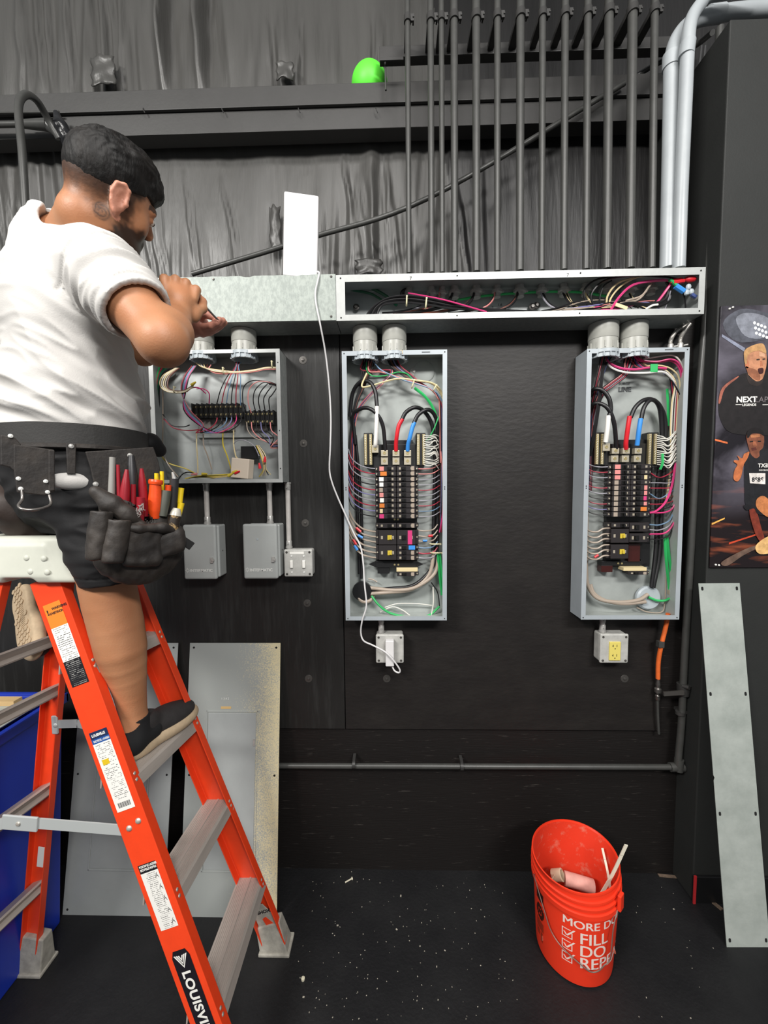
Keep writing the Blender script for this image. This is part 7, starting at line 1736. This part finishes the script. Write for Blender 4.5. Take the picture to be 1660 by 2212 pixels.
def f_tube(cx0, cy0, cx1, cy1, r0, r1, off):
    def g(F):
        a, b = QP(cx0, cy0, off), QP(cx1, cy1, off); F.cap(a, b, r0, r1, 0, sq=None); d = (a - b).normalized(); F.plane(a, d, .003); F.cap(a + d * .02, a - d * .012, r0 * .62, r0 * .5, .0, 'sub'); F.plane(b - d * .004, -d, .012)
    return g
pocket(f_tube(219, 1104, 207, 1208, .024, .022, .078), 'tube_pocket', None, 5, .004)
pocket(f_tube(257, 1122, 243, 1214, .026, .025, .094), 'tube_pocket', None, 8, .004)
def f_front(F):
    F.rbox(QP(308, 1180, .078), (.016, .046, .052), rot_q(-.08), .016, 0); F.rbox(QP(296, 1160, .080), (.017, .030, .040), rot_q(.25), .016, .02)
pocket(f_front, 'front_pocket', None, 11, .004)
def f_side(F):
    F.rbox(QP(352, 1178, .074), (.017, .052, .032), rot_q(.22), .014, 0); F.rbox(QP(372, 1160, .062), (.022, .030, .030), rot_q(.1), .016, .02)
pocket(f_side, 'side_pocket', None, 15, .003)
def f_band(F):
    F.chain([QP(262, 1140, .090), QP(300, 1142, .096), QP(350, 1140, .090), QP(392, 1150, .070)], [.011, .012, .012, .010], .01)
pocket(f_band, 'pocket_band', None, 19, .002)
qslab([(392, 1164), (400, 1160), (420, 1173), (408, 1188), (394, 1178)], .066, .006, 'strap_tab', mat('dark_webbing', '191818', .7))
def f_flap(F):
    F.chain([QP(208, 1062, .052), QP(240, 1088, .064), QP(275, 1112, .074), QP(300, 1128, .078)], [.014, .020, .018, .010], .02)
pocket(f_flap, 'pocket_lip', None, 23, .003)
for (x_, y_) in [(281, 984), (207, 1046)]:
    m = MB(); m.lathe([(0, .005), (.005, .004), (.0065, 0)], QP(x_, y_, .003), 14, Rv); m.build('rivet', m_zinc, belt)
m = MB(); r9 = random.Random(3)
for k in range(14):
    a = QP(300 + r9.uniform(-6, 8), 1096 + r9.uniform(-5, 8), .088); m.tube([a, a + V((r9.uniform(-.01, .01), 0, r9.uniform(-.012, .008))), a + V((r9.uniform(-.014, .012), -.004, r9.uniform(-.02, .0)))], .0009, 5, 2)
m.build('frayed_threads', mat('frayed_grey_thread', '8f8884', .9), belt)
# rear pouch behind the cap
F = Field((-1.30, .98, 1.58), (-.98, 1.35, 1.86), .004)
F.ell(P(45, 1095, 1.12), (.06, .085, .055), TR, 0); F.ell(P(70, 1130, 1.14), (.045, .07, .050), TR, .03); F.ell(P(10, 1080, 1.12), (.05, .07, .045), TR, .03)
def rp(vs, fs):
    n = vnormals(vs, fs); o = np.array([.008 * noise.noise(V((p[0] * 20, p[1] * 20, p[2] * 20))) for p in vs]); return vs + n * o[:, None]
F.build('rear_pouch', mat('brown_black_leather', '3a2f2a', .6, var=.2, vscale=12, bump=.3, bscale=50), belt, disp=rp, relax=1)

# tools standing in the pouch
m_redh = mat('red_tool_grip', '8f1a26', .35); m_orh = mat('orange_tool_handle', 'e04a18', .35, var=.08, vscale=60); m_yel2 = mat('yellow_tool_plastic', 'e3c31c', .4); m_dkh = mat('dark_tool_grip', '2c2b2d', .4); m_gyh = mat('grey_tool_grip', '8d8b86', .45)
def tool(nm, lab_, cat, parts, base):
    rt = thing(nm, lab_, cat, base)
    for pn, mt, fn in parts:
        m = MB(); fn(m); m.build(pn, mt, rt)
    return rt
def hd_(x0, y0, x1, y1, o0, o1, rs, flat=None):
    def fn(m): m.tube([QP(x0, y0, o0), QP((x0 + x1) / 2, (y0 + y1) / 2, (o0 + o1) / 2), QP(x1, y1, o1)], rs, 14, 4)
    return fn
tool('pliers', 'red-handled pliers standing in the leather pouch, beside the orange screwdriver', 'pliers', [('handle', m_redh, hd_(266, 1115, 274, 1014, .045, .050, [.011, .012, .010, .004])), ('handle', m_redh, hd_(312, 1115, 306, 1012, .040, .048, [.011, .011, .010, .004])), ('jaw', m_dkh, hd_(285, 1180, 288, 1112, .03, .04, [.012, .014]))], QP(285, 1180, .03))
tool('wire_stripper', 'wire stripper with grey and red handle, leftmost tool in the pouch', 'wire stripper', [('handle', m_gyh, hd_(240, 1100, 243, 988, .030, .026, [.008, .008, .007, .007])), ('handle', m_redh, hd_(258, 1105, 255, 1004, .034, .032, [.005, .005, .0045, .004])), ('blade', m_dkh, hd_(248, 1150, 247, 1098, .02, .03, [.009, .010]))], QP(248, 1150, .02))
tool('side_cutter', 'dark-handled cutter standing in the pouch between the red pliers handles', 'cutter', [('handle', m_dkh, hd_(288, 1110, 284, 984, .028, .022, [.011, .013, .013, .007])), ('handle', m_redh, hd_(288, 1090, 288, 1046, .046, .048, [.006, .006]))], QP(288, 1110, .028))
tool('screwdriver', 'fat orange screwdriver handle standing up in the leather pouch', 'screwdriver', [('handle', m_orh, hd_(335, 1120, 336, 1044, .060, .064, [.012, .0165, .017, .015, .0135])), ('handle_cap', m_orh, hd_(336, 1046, 337, 1036, .064, .065, [.0165, .0175, .016])), ('shaft', m_dkh, hd_(335, 1180, 335, 1118, .05, .06, [.004, .004]))], QP(335, 1180, .05))
tool('screwdriver', 'dark red screwdriver cap just above the frayed pouch edge', 'screwdriver', [('handle', m_redh, hd_(303, 1125, 305, 1074, .066, .070, [.009, .0095, .0105])), ('shaft', m_dkh, hd_(302, 1180, 303, 1124, .05, .066, [.003, .003]))], QP(302, 1180, .05))
tool('marker', 'black marker standing at the right of the pouch in front of the wiring box', 'marker', [('barrel', m_dkh, hd_(372, 1110, 377, 1034, .050, .055, [.0115, .0115, .0115])), ('tip', m_zinc, hd_(377, 1034, 373, 1020, .055, .055, [.006, .003]))], QP(372, 1110, .05))
tool('scissors', 'yellow twin handles rising behind the orange screwdriver', 'scissors', [('handle', m_yel2, hd_(340, 1090, 338, 1022, .030, .034, [.006, .0065, .005])), ('handle', m_yel2, hd_(349, 1090, 350, 1018, .030, .034, [.006, .0065, .005]))], QP(344, 1100, .03))
tool('nut_driver', 'dark grey nut driver with a small orange end, right of the orange screwdriver', 'nut driver', [('handle', mat('olive_tool_grip', '4a4c44', .5), hd_(352, 1115, 360, 1060, .072, .072, [.010, .012, .012])), ('end_cap', m_orh, hd_(363, 1062, 364, 1048, .066, .066, [.0075, .0075]))], QP(352, 1115, .07))
tool('pencil', 'yellow stick rising at the far right edge of the pouch', 'pencil', [('barrel', m_yel2, hd_(386, 1110, 392, 1054, .050, .050, [.007, .007, .0075]))], QP(386, 1110, .05))
tool('pencil', 'short yellow round-ended stick at the right edge of the pouch, above the small jar', 'pencil', [('barrel', m_yel2, hd_(384, 1125, 392, 1086, .066, .068, [.0065, .0075, .0085]))], QP(384, 1125, .06))
tool('bottle', 'small clear bottle with a black and tan label tucked at the pouch edge', 'bottle', [('neck', mat('clear_dusty_plastic', 'b9b4a8', .3), hd_(379, 1114, 382, 1098, .076, .076, [.015, .013, .009])), ('label', mat('bottle_label', '2a221c', .5, col2='a88a5c', vscale=60, thr=(.5, .6)), hd_(372, 1146, 379, 1114, .074, .076, [.0155, .0155]))], QP(372, 1146, .07))
